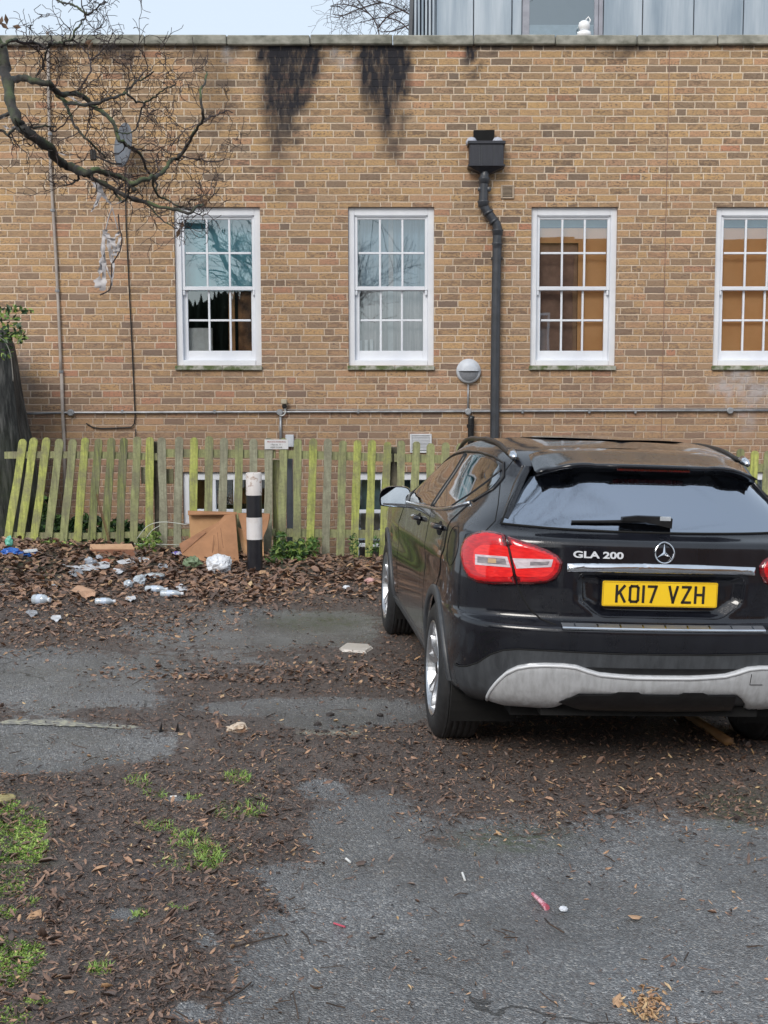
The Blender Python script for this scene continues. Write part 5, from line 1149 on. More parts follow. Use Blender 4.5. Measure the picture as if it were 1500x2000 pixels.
# steel post and meter box behind the fence
q0, q1 = at(559, 890, FENCE_Y + .22), at(573, 1078, FENCE_Y + .22)
tag(MB().cbox((q0.x, FENCE_Y + .20, q1.z - .1), (q1.x, FENCE_Y + .27, q0.z), .005).build('steel_post', simple('blue_grey_steel', (.21, .24, .29), (.16, .18, .23), rough=.45, scale=6, metal=.2)), 'blue grey steel box post standing just behind the pickets below the sign', 'post')
q0, q1 = wp_(561, 849, .05), wp_(574, 873, .05)
tag(MB().cbox((q0.x - .02, WY - .07, q1.z), (q1.x, WY - .002, q0.z), .006).build('junction_box', simple('box_white', (.62, .65, .70), rough=.4)), 'small white plastic box on the wall half hidden by the parking sign', 'box')
# =================================================== BOLLARD
bp0 = onground(498, 1119); bl = thing('bollard', 'black and white banded round steel bollard in front of the cardboard', 'bollard', bp0)
sc_ = bp0.y / F * 1500 / 1500; r_b = (514 - 483) / 2 * bp0.y / F * .985
zt = at(498, 923, bp0.y).z; lv = [at(498, y_, bp0.y).z for y_ in (967, 1010, 1053)]
BW = simple('bollard_white', (.68, .66, .66), (.55, .50, .47), rough=.45, scale=7, lo=.5, hi=.75, bump=.1); BK = simple('bollard_black', (.010, .010, .014), (.02, .02, .024), rough=.35, scale=8)
RUST = simple('rusty_white', (.66, .62, .60), (.25, .12, .06), rough=.6, scale=22, lo=.55, hi=.7)
MB().lathe([(r_b, bp0.z - .25), (r_b, lv[2])], c=(bp0.x, bp0.y, 0), n=40).build('lower_black_band', BK, bl, smooth=True)
MB().lathe([(r_b + .001, lv[2]), (r_b + .001, lv[1])], c=(bp0.x, bp0.y, 0), n=40).build('lower_white_band', BW, bl, smooth=True)
MB().lathe([(r_b, lv[1]), (r_b, lv[0])], c=(bp0.x, bp0.y, 0), n=40).build('upper_black_band', BK, bl, smooth=True)
MB().lathe([(r_b + .001, lv[0]), (r_b + .001, zt - .008), (r_b - .006, zt), (r_b - .010, zt - .002), (r_b - .012, zt - .03), (0, zt - .03)], c=(bp0.x, bp0.y, 0), n=40).build('upper_white_band', RUST, bl, smooth=True)
# =================================================== RUBBISH
CARD = simple('wet_cardboard', (.40, .20, .10), (.30, .15, .075), rough=.8, scale=5, bump=.15); CARD2 = simple('cardboard_inner', (.52, .30, .15), (.42, .23, .11), rough=.8, scale=6); CARDL = simple('card_light', (.58, .36, .22), (.45, .26, .15), rough=.8, scale=6)
def slab(P, Y, th, dz=0, tilt=None):          # thick sheet from an outline given as (px, py[, Y])
    V_ = [at(p[0], p[1], p[2] if len(p) > 2 else Y) for p in P]; n = len(V_); nrm = (V_[1] - V_[0]).cross(V_[2] - V_[0]).normalized() * th
    return MB().add(V_ + [v + nrm for v in V_], [tuple(range(n)), tuple(range(2 * n - 1, n - 1, -1))] + [(i, i + n, (i + 1) % n + n, (i + 1) % n) for i in range(n)])
BY = 11.75
cb = thing('cardboard_box', 'large collapsed brown cardboard box slumped behind the bollard', 'cardboard box', at(430, 1100, BY))
slab([(368, 998, 12.02), (462, 1001, 12.02), (462, 1050, 11.98), (440, 1090, 11.95), (375, 1090, 11.95)], 12, .008).build('back_panel', CARD2, cb)
slab([(367, 997, 12.0), (463, 1000, 12.0), (463, 1004, 11.93), (367, 1005, 11.93)], 12, .006).build('folded_top_edge', CARD, cb)
slab([(351, 1063, 11.55), (405, 1032, 11.75), (428, 1020, 11.85), (443, 1003, 11.95), (459, 1001, 11.95), (462, 1040, 11.82), (467, 1099, 11.55), (420, 1102, 11.45), (356, 1084, 11.45)], BY, .007).build('front_flap', CARD, cb)
slab([(352, 1062, 11.548), (400, 1035, 11.738), (402, 1040, 11.70), (356, 1080, 11.46)], BY, .004).build('printed_edge', simple('card_dark', (.33, .16, .085), rough=.8), cb)
slab([(464, 1002, 12.0), (527, 1003, 11.95), (527, 1012, 11.95), (522, 1030, 11.9), (512, 1054, 11.85), (478, 1053, 11.85)], 11.9, .007).build('right_flap', CARD, cb)
slab([(464, 1030, 12.0), (470, 1060, 11.9), (480, 1100, 11.8), (515, 1100, 11.8), (513, 1056, 11.9)], 12, .006).build('inner_panel', CARD2, cb)
for k, (x0_, y0_, x1_, y1_) in enumerate(((425, 1040, 428, 1085), (431, 1032, 436, 1070), (418, 1045, 414, 1090))): MB().tube([at(x0_, y0_, 11.66), at(x1_, y1_, 11.52)], .0022, 4).build('crease', simple('crease_dark', (.10, .05, .03), rough=.9), cb)
# flat carton by the pickets
fc = thing('flat_carton', 'flattened brown carton lying against the foot of the fence', 'carton', at(218, 1085, 11.7))
cy0 = onground(218, 1089).y
slab([(176, 1063, cy0 + .20), (257, 1062, cy0 + .20), (263, 1073, cy0 + .10), (175, 1073, cy0 + .10)], 0, .01).build('top_panel', CARDL, fc); slab([(175, 1073, cy0 + .095), (263, 1073, cy0 + .095), (264, 1091, cy0 - .02), (200, 1092, cy0 - .02), (178, 1084, cy0)], 0, .01).build('side_panel', simple('card_shade', (.24, .10, .055), (.17, .07, .035), rough=.7), fc)
def crumple(name, px, py, w_px, h_px, Yd, mat, label, cat, seed=0, flat=.6, group=None, amp=.22, nn=3, lift=.0):
    g = onground(px, py); g.z += .012
    s = g.y / F; bm = bmesh.new(); bmesh.ops.create_icosphere(bm, subdivisions=nn, radius=1)
    for v in bm.verts:
        n_ = mnoise.noise(v.co * 2.1 + Vector((seed * 7.3, 1, 2))) * amp * 1.6 + mnoise.noise(v.co * 5 + Vector((seed, 5, 2))) * amp * .8
        v.co = v.co * (1 + n_); v.co = Vector((v.co.x * w_px / 2 * s, v.co.y * w_px / 2 * s * Yd, v.co.z * h_px / 2 * s))
        v.co += g + Vector((0, w_px / 2 * s * Yd * .5, h_px * s * .5 * flat + lift))
    bm.verts.index_update(); V_ = [v.co[:] for v in bm.verts]; F_ = [[v.index for v in f.verts] for f in bm.faces]; bm.free()
    return tag(mobj(name, V_, F_, mat), label, cat, group)
PLAS = simple('white_plastic', (.72, .74, .78), (.50, .53, .58), rough=.3, scale=9, bump=.5, bscale=16); GREYP = simple('grey_plastic_film', (.42, .45, .50), (.22, .24, .28), rough=.25, scale=14, bump=.5)
CLRP = simple('clear_plastic', (.50, .56, .62), (.28, .33, .39), rough=.12, scale=12, coat=1)
crumple('plastic_bag', 426, 1121, 50, 40, .8, PLAS, 'knotted white plastic bag lying in the leaves beside the bollard', 'bag', 3, .75, amp=.16, nn=4)
def bottle(px, py, lpx, ang, label, r=.032, mat=None, group='plastic bottles in the leaves'):
    g = onground(px, py); g.z += .014; t = thing('plastic_bottle', label, 'bottle', g, group); s = g.y / F; Lh = lpx * s / 2
    d = Vector((math.cos(ang), math.sin(ang), 0)); mb = MB(); prof = [(-1, .3), (-.97, .85), (-.8, 1), (-.55, .94), (-.5, 1), (-.2, .9), (.0, 1), (.3, .98), (.5, .8), (.68, .42), (.74, .38), (.80, .40)]
    mb.tube([g + Vector((0, 0, r * .9)) + d * (Lh * a) for a, b_ in prof], [r * b_ for a, b_ in prof], 14); mb.build('bottle_body', mat or CLRP, t, smooth=True)
    MB().tube([g + Vector((0, 0, r * .9)) + d * (Lh * .8), g + Vector((0, 0, r * .9)) + d * (Lh * 1.0)], r * .45, 10).build('cap', simple('cap_white', (.7, .72, .76), rough=.4), t)
    g2 = g + Vector((0, 0, r * .9)); MB().tube([g2 + d * (-.42 * Lh), g2 + d * (.1 * Lh)], r * 1.015, 14, caps=False).build('bottle_label', simple('bottle_label', (.55, .62, .72), (.35, .45, .6), rough=.4, scale=18), t, smooth=True)
bottle(82, 1184, 38, -.25, 'frosted plastic bottle lying nearest the left edge of the leaves', .042)
bottle(206, 1184, 40, .05, 'crushed clear bottle touching the torn brown paper', .028)
bottle(306, 1160, 46, -.12, 'clear bottle lying parallel and behind another bottle in the leaves', .030)
bottle(336, 1169, 46, -.02, 'clear bottle with blue label, rightmost in the leaves', .030)
crumple('plastic_cup', 250, 1151, 17, 17, 1, CLRP, 'small crushed clear cup left of the two bottles', 'cup', 5, .8)
crumple('plastic_cup', 272, 1147, 26, 24, 1, CLRP, 'larger crushed clear beaker behind the two bottles', 'cup', 6, .8)
crumple('plastic_film', 300, 1134, 42, 14, .8, CLRP, 'crumpled clear film lying behind the bottles', 'film', 7)
def sheet(name, P, mat, label, cat, lift=.014, th=.004, wob=.012, seed=0, group=None):   # thin crumpled sheet lying on the ground
    Q = [onground(*p) for p in P]; cx = sum((q for q in Q), Vector()) / len(Q); bm = bmesh.new()
    f = bm.faces.new([bm.verts.new(q) for q in Q]); bmesh.ops.triangulate(bm, faces=[f]); 
    bmesh.ops.subdivide_edges(bm, edges=bm.edges[:], cuts=3, use_grid_fill=True); bmesh.ops.triangulate(bm, faces=bm.faces[:])
    for v in bm.verts: v.co.z += lift + wob * (mnoise.noise(v.co * 14 + Vector((seed, 0, 0))) + .4)
    r = bmesh.ops.extrude_face_region(bm, geom=bm.faces[:])
    for v in [g for g in r['geom'] if isinstance(g, bmesh.types.BMVert)]: v.co.z += th
    bm.verts.index_update(); V_ = [v.co[:] for v in bm.verts]; F_ = [[v.index for v in f.verts] for f in bm.faces]; bm.free()
    return tag(mobj(name, V_, F_, mat), label, cat, group)
sheet('plastic_strip', [(122, 1110), (160, 1112), (205, 1105), (216, 1107), (214, 1115), (180, 1122), (150, 1122)], PLAS, 'crumpled white plastic strip in the leaves, left of the other', 'plastic strip', .03, seed=1, group='white plastic strips')
sheet('plastic_strip', [(228, 1104), (262, 1097), (290, 1096), (292, 1102), (262, 1106), (232, 1111)], PLAS, 'thin white plastic strip below the flat carton corner', 'plastic strip', .03, seed=2, group='white plastic strips')
crumple('clear_bag', 175, 1108, 28, 20, .8, GREYP, 'small grey translucent bag beneath the flat carton', 'bag', 9); crumple('clear_bag', 193, 1099, 14, 16, .8, GREYP, 'tiny standing scrap of grey film touching the flat carton', 'bag', 10)
crumple('orange_wrapper', 208, 1104, 22, 12, .8, simple('rust_wrapper', (.42, .12, .04), (.25, .07, .03), rough=.5), 'rust coloured wrapper right of the grey translucent bag', 'wrapper', 12)
sheet('brown_paper', [(137, 1164), (152, 1155), (190, 1166), (186, 1177), (160, 1174)], simple('kraft_paper', (.52, .33, .22), (.42, .25, .16), rough=.8), 'torn brown kraft paper lying by a crushed bottle', 'paper', .035, wob=.03, seed=3)
BLU = simple('blue_film', (.03, .10, .45), (.05, .20, .60), rough=.25, scale=14, bump=.4)
crumple('blue_bag', 18, 1087, 36, 18, .8, BLU, 'bright blue plastic packaging at the left foot of the fence', 'packaging', 14); crumple('blue_bag', 52, 1088, 46, 10, .8, BLU, 'flatter blue and white film right of the bright blue packaging', 'packaging', 15)
crumple('green_cup', 17, 1076, 15, 22, .8, simple('mint_plastic', (.18, .55, .42), (.1, .4, .3), rough=.4), 'mint green carton standing on the blue packaging', 'carton', 16, lift=.04)
sheet('white_scrap', [(45, 1086), (72, 1083), (74, 1089), (48, 1091)], PLAS, 'white scrap lying on the front of the blue film', 'scrap', .05, seed=5)
crumple('purple_wrapper', 366, 1087, 20, 16, .8, simple('violet_foil', (.10, .07, .42), (.5, .5, .6), rough=.25, scale=30, lo=.45, hi=.5), 'violet foil wrapper below the left corner of the cardboard', 'wrapper', 17, lift=.05); crumple('purple_wrapper', 345, 1090, 20, 8, .8, simple('violet_foil', (.10, .07, .42)), 'flat violet and white wrapper left of the other violet one', 'wrapper', 18, lift=.02)
crumple('leafy_clump', 374, 1114, 34, 26, .8, simple('dull_leafy_green', (.09, .14, .07), (.20, .26, .16), rough=.6, scale=20, bump=.5), 'dull green leafy clump lying left of the white bag', 'plant scrap', 19, .8, amp=.4)
for k_, (x_, y_, w_, lb) in enumerate(((148, 1126, 30, 'flattened white scrap under the left end of the crumpled strip'), (232, 1122, 24, 'pale scrap between the clear cups and the thin strip'), (318, 1112, 20, 'white scrap directly left of the leafy clump'), (355, 1156, 26, 'flat translucent scrap right of the bottle with the blue label'), (110, 1150, 18, 'small pale scrap above the frosted bottle'), (255, 1176, 22, 'greyish scrap below the small crushed cup'), (62, 1206, 24, 'thin pale scrap nearest the tarmac at the left'), (110, 1216, 22, 'white scrap at the lower edge of the leaves, right of the thin one'))):
    h_ = w_ * .28; sheet('plastic_scrap', [(x_ - w_ / 2, y_), (x_ - w_ * .2, y_ - h_), (x_ + w_ * .4, y_ - h_ * .7), (x_ + w_ / 2, y_ + h_ * .3), (x_, y_ + h_)], PLAS if k_ % 2 else GREYP, lb, 'plastic scrap', .022, wob=.02, seed=30 + k_, group='plastic scraps in the leaves')
# takeaway tray lid and small scraps on the tarmac
tl = onground(696, 1275); TM = simple('tray_white', (.62, .58, .54), (.50, .46, .42), rough=.4)
q = [onground(*p) for p in ((662, 1270), (676, 1260), (722, 1263), (730, 1270), (716, 1279), (668, 1276))]
t = thing('tray_lid', 'off-white plastic tray lid lying on the tarmac left of the car', 'tray lid', tl)
cen = sum(q, Vector()) / 6; k = 6
def rg_(s, h_): return [cen + (p - cen) * s + Vector((0, 0, h_)) for p in q]
MB().add(rg_(1, .006) + rg_(.97, .014) + rg_(.90, .012) + rg_(.84, .022) + rg_(.78, .023), [(r * k + i, r * k + (i + 1) % k, (r + 1) * k + (i + 1) % k, (r + 1) * k + i) for r in range(4) for i in range(k)] + [tuple(4 * k + i for i in range(k))]).build('lid', TM, t)
sheet('paper_scrap', [(664, 1321), (676, 1317), (692, 1319), (690, 1325), (670, 1327)], simple('white_paper', (.66, .64, .62), rough=.7), 'small white paper scrap below the tray lid', 'paper', .004, wob=.006, seed=6)
crumple('crumpled_tissue', 462, 1433, 38, 17, .9, simple('tissue', (.58, .48, .38), (.22, .12, .07), rough=.8, scale=22, lo=.5, hi=.6), 'crumpled brown and white tissue half way across the mulch', 'tissue', 20, .5, amp=.4)
crumple('white_scrap', 677, 1156, 16, 12, .9, PLAS, 'small white scrap at the edge of the leaves near the front tyre', 'scrap', 21); crumple('pink_scrap', 722, 1143, 22, 14, .9, simple('pink_paper', (.55, .32, .30), rough=.7), 'pinkish paper scrap next to the front tyre', 'scrap', 22)
g0, g1 = onground(1040, 1750), onground(1068, 1778)
rt = thing('red_wrapper', 'twisted translucent red sweet wrapper on the near tarmac', 'wrapper', g0); MB().tube([g0 + Vector((0, 0, .008)), g0.lerp(g1, .5) + Vector((0, 0, .010)), g1 + Vector((0, 0, .008))], [.006, .008, .011], 6).build('wrapper_body', simple('red_film', (.45, .10, .14), (.7, .4, .45), rough=.2, scale=40, lo=.5, hi=.56), rt)
crumple('white_scrap', 1101, 1786, 18, 8, 1, PLAS, 'small white lump just right of the red wrapper', 'scrap', 24)
tag(MB().tube([onground(652, 1806) + Vector((0, 0, .005)), onground(674, 1814) + Vector((0, 0, .006))], .0035, 5).build('red_stick', simple('red_stick', (.50, .08, .12), rough=.4)), 'thin red plastic stick on the near tarmac', 'stick')
for x_, y_, x2, y2, lb in ((903, 1708, 908, 1722, 'lone white cigarette end upright in view on the near tarmac, left of the red wrapper'), (676, 1680, 684, 1687, 'white cigarette end on tarmac beside a dark twig pile'), (122, 1814, 134, 1803, 'white cigarette end near the yellow leaf at the mossy edge'), (211, 1869, 225, 1877, 'white cigarette end lowest on the mulch'), (154, 1658, 170, 1664, 'white cigarette end right of the large moss patch'), (209, 1562, 220, 1570, 'white cigarette end highest on the left mulch'), (332, 1559, 345, 1558, 'white cigarette end near the top grass tuft'), (418, 1716, 432, 1713, 'white cigarette end below the widest grass tuft'), (538, 1666, 552, 1661, 'tan cork-tipped cigarette end at the mulch border')):
    a, c = onground(x_, y_), onground(x2, y2); tag(MB().tube([a + Vector((0, 0, .006)), c + Vector((0, 0, .006))], .0042, 8).build('cigarette_end', simple('cig_tan', (.55, .32, .14)) if 'tan' in lb else simple('cig_white', (.75, .75, .73), rough=.7)), lb, 'cigarette end', 'cigarette ends on the ground')
# yellow lid at the left edge
g = onground(8, 1566); MB_ = MB().lathe([(0, .022), (.040, .022), (.046, .018), (.046, 0), (.040, 0)], c=g[:], n=24); tag(MB_.build('jar_lid', simple('dirty_yellow', (.42, .36, .16), (.2, .17, .08), rough=.5, scale=30)), 'dirty yellow lid at the left edge above the moss', 'lid')
# slate
sheet('slate_piece', [(265, 1716), (288, 1703), (310, 1712), (290, 1727)], simple('slate', (.07, .06, .065), rough=.5), 'flat dark square of slate on the mulch', 'slate', .008, wob=.002, th=.006)
# two dark prongs in the tarmac and the pole under the car
pr_ = thing('broken_bracket', 'pair of dark bent metal prongs sticking up at the end of the white line', 'bracket', onground(328, 1432))
for x_ in (313, 345):
    g = onground(x_, 1433); gt = at(x_ + 3, 1409, g.y); Vv = [g + Vector((-.012, -.004, -.01)), g + Vector((.014, 0, -.01)), g + Vector((.004, .012, -.01)), gt]; MB().add(Vv, [(0, 1, 3), (1, 2, 3), (2, 0, 3)]).build('prong', BLACK, pr_)
a, c = onground(1337, 1402), onground(1424, 1461); tag(MB().tube([a + Vector((0, 0, .03)), c + Vector((0, 0, .03))], .024, 10).build('wooden_pole', simple('orange_pole', (.36, .19, .07), (.22, .11, .045), rough=.6, scale=9), smooth=True), 'short orange-brown wooden pole lying under the back of the car', 'pole')
# white hoops of cane beside the carton
for P_, lb in (([(268, 1052), (285, 1030), (305, 1021), (330, 1020), (366, 1025)], 'upper arching white wire hoop between the pickets and the cardboard'), ([(262, 1062), (300, 1063), (350, 1064)], 'low straight white wire running from the carton to the cardboard'), ([(285, 1052), (297, 1036), (312, 1027)], 'short white wire loop left of the first dark post')):
    tag(MB().tube(catmull([at(x, y, 11.95) for x, y in P_], 4, False), .004, 5).build('white_wire', simple('wire_white', (.62, .64, .58), rough=.4), smooth=True), lb, 'wire')
tag(MB().tube([onground(x, y) + Vector((0, 0, .01)) for x, y in ((-30, 1144), (40, 1144), (83, 1145))], .0035, 5).build('white_wire', simple('wire_white', (.62, .64, .58)), smooth=True), 'pale wire lying on the moss at the left edge', 'wire')
# =================================================== TREES
BARK = None
m, nt, b = newmat('mossy_bark'); geo = N(nt, 'NewGeometry'); tc = geo.outputs['Position']
sn = N(nt, 'SeparateXYZ'); L(nt, geo.outputs['Normal'], sn.inputs[0])
bk = RAMP(nt, NOISE(nt, MAP(nt, tc, (1, 1, .5)), 28, 5, .7), [(.3, (.012, .011, .011)), (.6, (.045, .040, .036)), (.8, (.10, .09, .08))])
mk = M_(nt, 'MULTIPLY', M_(nt, 'ADD', M_(nt, 'MULTIPLY', sn.outputs[2], .45), .35), RAMP(nt, NOISE(nt, tc, 4.5, 4), [(.47, .0), (.62, 1.1)]), clamp=True)
L(nt, MIX(nt, mk, bk, (.085, .125, .035)), b.inputs['Base Color']); b.inputs['Roughness'].default_value = .7; BUMP(nt, b, NOISE(nt, tc, 45, 5, .7), .5, .008); BARK = m
TWIG = simple('twig_bark', (.022, .015, .015), (.060, .038, .036), rough=.7, scale=14)
GUARD = None
def grow(mb, p, d, r, ln, depth, rnd, spread=.6, up=.1, sides=5, kids=3, minr=.0012, segs=4, wig=.25, shr=.68):
    pts = [p]; rr = [r]; dd = d.normalized()
    for i in range(segs):
        dd = (dd + Vector((rnd.gauss(0, wig), rnd.gauss(0, wig), rnd.gauss(0, wig) + up * .3))).normalized()
        if GUARD and GUARD(pts[-1] + dd * ln / segs): break
        pts.append(pts[-1] + dd * ln / segs); rr.append(max(minr, r * (1 - .45 * (i + 1) / segs)))
    if len(pts) < 2: return
    mb.tube(pts, rr, sides if r > .01 else 3, caps=False); segs_ = len(pts) - 1
    if depth <= 0: return
    for k in range(kids):
        i = min(segs_, rnd.randint(1, segs)); q = pts[i]; a = Vector((rnd.gauss(0, 1), rnd.gauss(0, 1), rnd.gauss(0, 1))).normalized()
        nd = (dd + a * spread + Vector((0, 0, up))).normalized(); grow(mb, q, nd, rr[i] * shr, ln * rnd.uniform(.5, .85), depth - 1, rnd, spread, up, sides, kids, minr, segs, wig, shr)
    grow(mb, pts[-1], dd, rr[-1], ln * .75, depth - 1, rnd, spread, up, sides, kids, minr, segs, wig, shr)
def taper(path, r0, r1): n = len(path); return [r0 + (r1 - r0) * i / (n - 1) for i in range(n)]
TY = 8.6
tree = thing('bare_tree', 'bare mossy tree reaching its crooked branches in from the left', 'tree', (-4.1, TY, .1))
rn = random.Random(5)
trunk = MB().tube([(-4.1, TY, -.1), (-4.05, TY, 1.2), (-4.15, TY + .05, 2.6), (-4.0, TY, 4.0), (-4.2, TY, 5.8), (-4.0, TY, 7.5)], [.26, .20, .18, .15, .11, .06], 14).build('trunk', BARK, tree, smooth=True)
LIMBS = [  # traced limbs: points in photo pixels, start and end radius in px
    ([(-60, 20), (-25, 55), (2, 95), (8, 130), (15, 165), (21, 200), (30, 232), (46, 252), (70, 270), (98, 290), (112, 312), (130, 322), (150, 330), (166, 337)], 9, 6.6, 0),
    ([(166, 336), (185, 335), (208, 338), (235, 345), (256, 361), (262, 372)], 5, 3.2, -.1),
    ([(166, 338), (200, 357), (240, 380), (262, 388), (300, 400), (345, 410), (372, 416), (384, 405), (398, 400)], 4, 1.6, .05),
    ([(256, 361), (275, 352), (300, 346), (318, 336), (335, 315), (350, 305), (366, 282), (382, 252), (396, 235), (395, 208), (392, 180), (400, 160), (402, 140)], 3.8, 1.3, -.2),
    ([(24, 158), (34, 154), (50, 153), (75, 160), (97, 166), (112, 181), (130, 183), (155, 184), (176, 200), (192, 214), (212, 230), (226, 248), (230, 268), (240, 279), (254, 288), (272, 300), (290, 335), (304, 352), (306, 378)], 5.5, 1.6, .25),
    ([(100, 168), (112, 184), (126, 198), (145, 201), (168, 205), (190, 201), (212, 193), (232, 187), (248, 180), (262, 163), (276, 155), (300, 138)], 3.6, 1.2, .1),
    ([(126, 200), (134, 220), (148, 248), (165, 268), (188, 290), (206, 309)], 2.6, 1.4, .3),
    ([(248, 184), (265, 197), (285, 200), (300, 190), (310, 185), (325, 170), (345, 165)], 1.8, .9, 0),
    ([(285, 200), (275, 215), (270, 240), (262, 255), (245, 262), (226, 256)], 1.6, .9, .1),
    ([(3, 92), (14, 82), (30, 77), (44, 85), (68, 83), (88, 92), (98, 84), (110, 84), (128, 82), (142, 74), (144, 62), (155, 50), (162, 40), (172, 28), (188, 18), (200, 6), (208, 2)], 2.6, 1.1, -.2),
    ([(172, 28), (157, 19), (143, 8), (125, 6), (108, -4)], 1.7, 1.6, -.2),
    ([(100, 86), (90, 105), (84, 128), (72, 148)], 1.6, 1.2, 0), ([(142, 78), (160, 92), (172, 110), (178, 120), (176, 138), (164, 160), (152, 176)], 1.3, 1.4, .1), ([(178, 118), (200, 97), (212, 80), (222, 64)], 1.3, .8, 0),
    ([(42, 250), (65, 250), (95, 246), (110, 248)], 1.8, 1.2, -.1), ([(96, 250), (100, 256), (122, 246), (134, 228), (155, 206)], 1.5, .8, 0),
    ([(152, 330), (154, 348), (144, 355), (130, 363)], 2.4, 1.2, .1), ([(248, 382), (262, 392), (285, 398), (300, 412), (318, 430), (330, 438), (345, 446)], 2, .8, 0),
    ([(350, 303), (380, 312), (400, 312), (420, 316), (440, 310)], 1.5, .9, .1), ([(398, 238), (410, 228), (425, 224), (440, 215), (455, 222)], 1.3, .8, -.1), ([(296, 345), (306, 378), (320, 388), (345, 402), (370, 410)], 2.0, 1.3, 0),
    ([(240, 362), (225, 375), (238, 392), (250, 384), (252, 362)], 2.2, 1.6, .1), ([(255, 287), (275, 292), (298, 294), (320, 285)], 1.4, .8, 0), ([(20, 225), (0, 228), (-20, 235)], 3, 3, 0), ([(-20, 250), (5, 256), (14, 263), (28, 252), (34, 246)], 2, 2.4, .1),
    ([(30, 232), (44, 255), (68, 270), (82, 286), (105, 296)], 1.6, 2.0, -.15), ([(262, 163), (275, 150), (288, 130), (282, 112), (275, 98), (262, 88)], 1.2, .7, 0), ([(236, 187), (252, 160), (246, 130), (222, 118), (206, 106)], 1.0, .6, .1), ([(372, 416), (384, 402), (400, 395), (418, 380), (428, 366)], 1.4, .7, 0)]
allp = []
for P, r0, r1, yo in LIMBS:
    n = len(P); W_ = [at(x, y, TY + yo + .25 * math.sin(i * .7 + yo * 9)) for i, (x, y) in enumerate(P)]
    C = catmull(W_, 4, False); C = [Vector(c) + Vector((rn.gauss(0, .004), rn.gauss(0, .01), rn.gauss(0, .004))) for c in C]; sc = TY / F * 1.22
    R = [ (r0 + (r1 - r0) * i / (len(C) - 1)) * sc * (1 + .12 * math.sin(i * 1.7)) for i in range(len(C))]
    MB().tube(C, R, 10 if r0 > 3 else 6).build('branch', BARK if r0 > 1.55 else TWIG, tree, smooth=True)
    allp += [(C[i], (C[min(i + 1, len(C) - 1)] - C[i - 1]).normalized(), R[i], r0) for i in range(1, len(C))]
MB().tube([(-4.15, TY, 3.9), (-3.9, TY, 4.25), (-3.45, TY, 4.35), tuple(at(-60, 20, TY))], [.11, .085, .06, .042], 10).build('branch', BARK, tree, smooth=True)
tw = MB(); cnt = 0
for p, d, r, r0 in allp:
    x_, y_ = [float(v[0]) for v in proj([p[:]])]
    if x_ < -10: continue
    dens = 1.0 if r0 < 3 else (.5 if r0 < 6 else .25)
    if x_ > 170: dens *= 1.5
    if rn.random() < dens * .21:
        a = Vector((rn.gauss(0, 1), rn.gauss(0, .8), rn.gauss(.15, 1))).normalized(); nd = (d * .6 + a).normalized()
        grow(tw, p, nd, min(r * .6, .0050), rn.uniform(.12, .26), 2, rn, spread=1.0, up=.10, sides=4, kids=2, minr=.0021, segs=4, wig=.5, shr=.8); cnt += 1
tw.build('twigs', TWIG, tree)
# crown above the yard (out of frame, seen in the glass and paint)
up_ = MB(); GUARD = lambda p: p.z < CAMZ + .40 * p.y + .1 and p.x > -.36 * p.y - .2   # the tree is clear of the view below its crown

for a, (p0, d0, r0, l0) in enumerate((((-4.0, TY, 7.2), (.6, -.3, .9), .07, 2.0), ((-4.2, TY, 6.6), (-.8, .1, .8), .06, 2.0), ((-4.1, TY, 5.0), (.5, -1, 1.1), .07, 2.0))): grow(up_, Vector(p0), Vector(d0), r0, l0, 4, rn, spread=.7, up=.12, kids=3, minr=.004, wig=.2)
grow(up_, Vector((-4.0, TY, 6.2)), Vector((1, -.55, .32)), .075, 3.6, 4, rn, spread=.6, up=.06, kids=3, minr=.005, wig=.16)
grow(up_, Vector((-4.0, TY, 7.0)), Vector((1, -.75, .5)), .07, 3.4, 4, rn, spread=.6, up=.06, kids=3, minr=.005, wig=.16)
up_.build('crown', TWIG, tree); GUARD = None
# leaves on twigs: a few dry ones
dl = MB()
for x_, y_ in ((172, 82), (208, 112), (348, 455), (400, 398), (396, 392), (176, 90), (2, 40), (12, 38), (33, 52), (8, 50), (355, 440)):
    p = at(x_, y_, TY); s_ = .035; a = rn.uniform(0, 6); u_ = Vector((math.cos(a), .3, math.sin(a))) * s_; v_ = Vector((-math.sin(a), .4, math.cos(a))) * s_ * .45
    dl.add([p - u_, p + v_, p + u_, p - v_ + Vector((0, .01, 0))], [(0, 1, 2, 3)])
dl.build('dry_leaves', simple('dry_leaf', (.16, .09, .05), (.07, .045, .03), rough=.7, scale=30), tree)
# torn plastic hanging from the branch
RAG = simple('torn_film', (.50, .48, .49), (.26, .25, .26), rough=.45, scale=12, bump=.3)
def ribbon(path, w0, w1, mat=RAG, seed=0, name='film_strip', par=None):
    C = [Vector(c) for c in catmull([at(x, y, TY - .05) for x, y in path], 5, False)]; V_ = []
    for i, c in enumerate(C):
        t = i / (len(C) - 1); w_ = (w0 + (w1 - w0) * t) * (.7 + .5 * abs(mnoise.noise(Vector((i * .6, seed, 0))) * 2)) * 1.6 * TY / F; a = mnoise.noise(Vector((i * .25, seed * 3, 4))) * 2.2
        V_ += [c + Vector((-w_ * math.cos(a) / 2, -w_ * math.sin(a) / 2, 0)), c + Vector((0, .012 * math.sin(i), 0)), c + Vector((w_ * math.cos(a) / 2, w_ * math.sin(a) / 2, 0))]
    n = len(C); return mobj(name, V_, [(3 * i + k, 3 * i + k + 1, 3 * i + k + 4, 3 * i + k + 3) for i in range(n - 1) for k in (0, 1)], mat, par, smooth=True)
r1_ = thing('torn_plastic', 'long grey tatters of torn plastic dangling low from the branch', 'torn plastic', at(215, 500, TY))
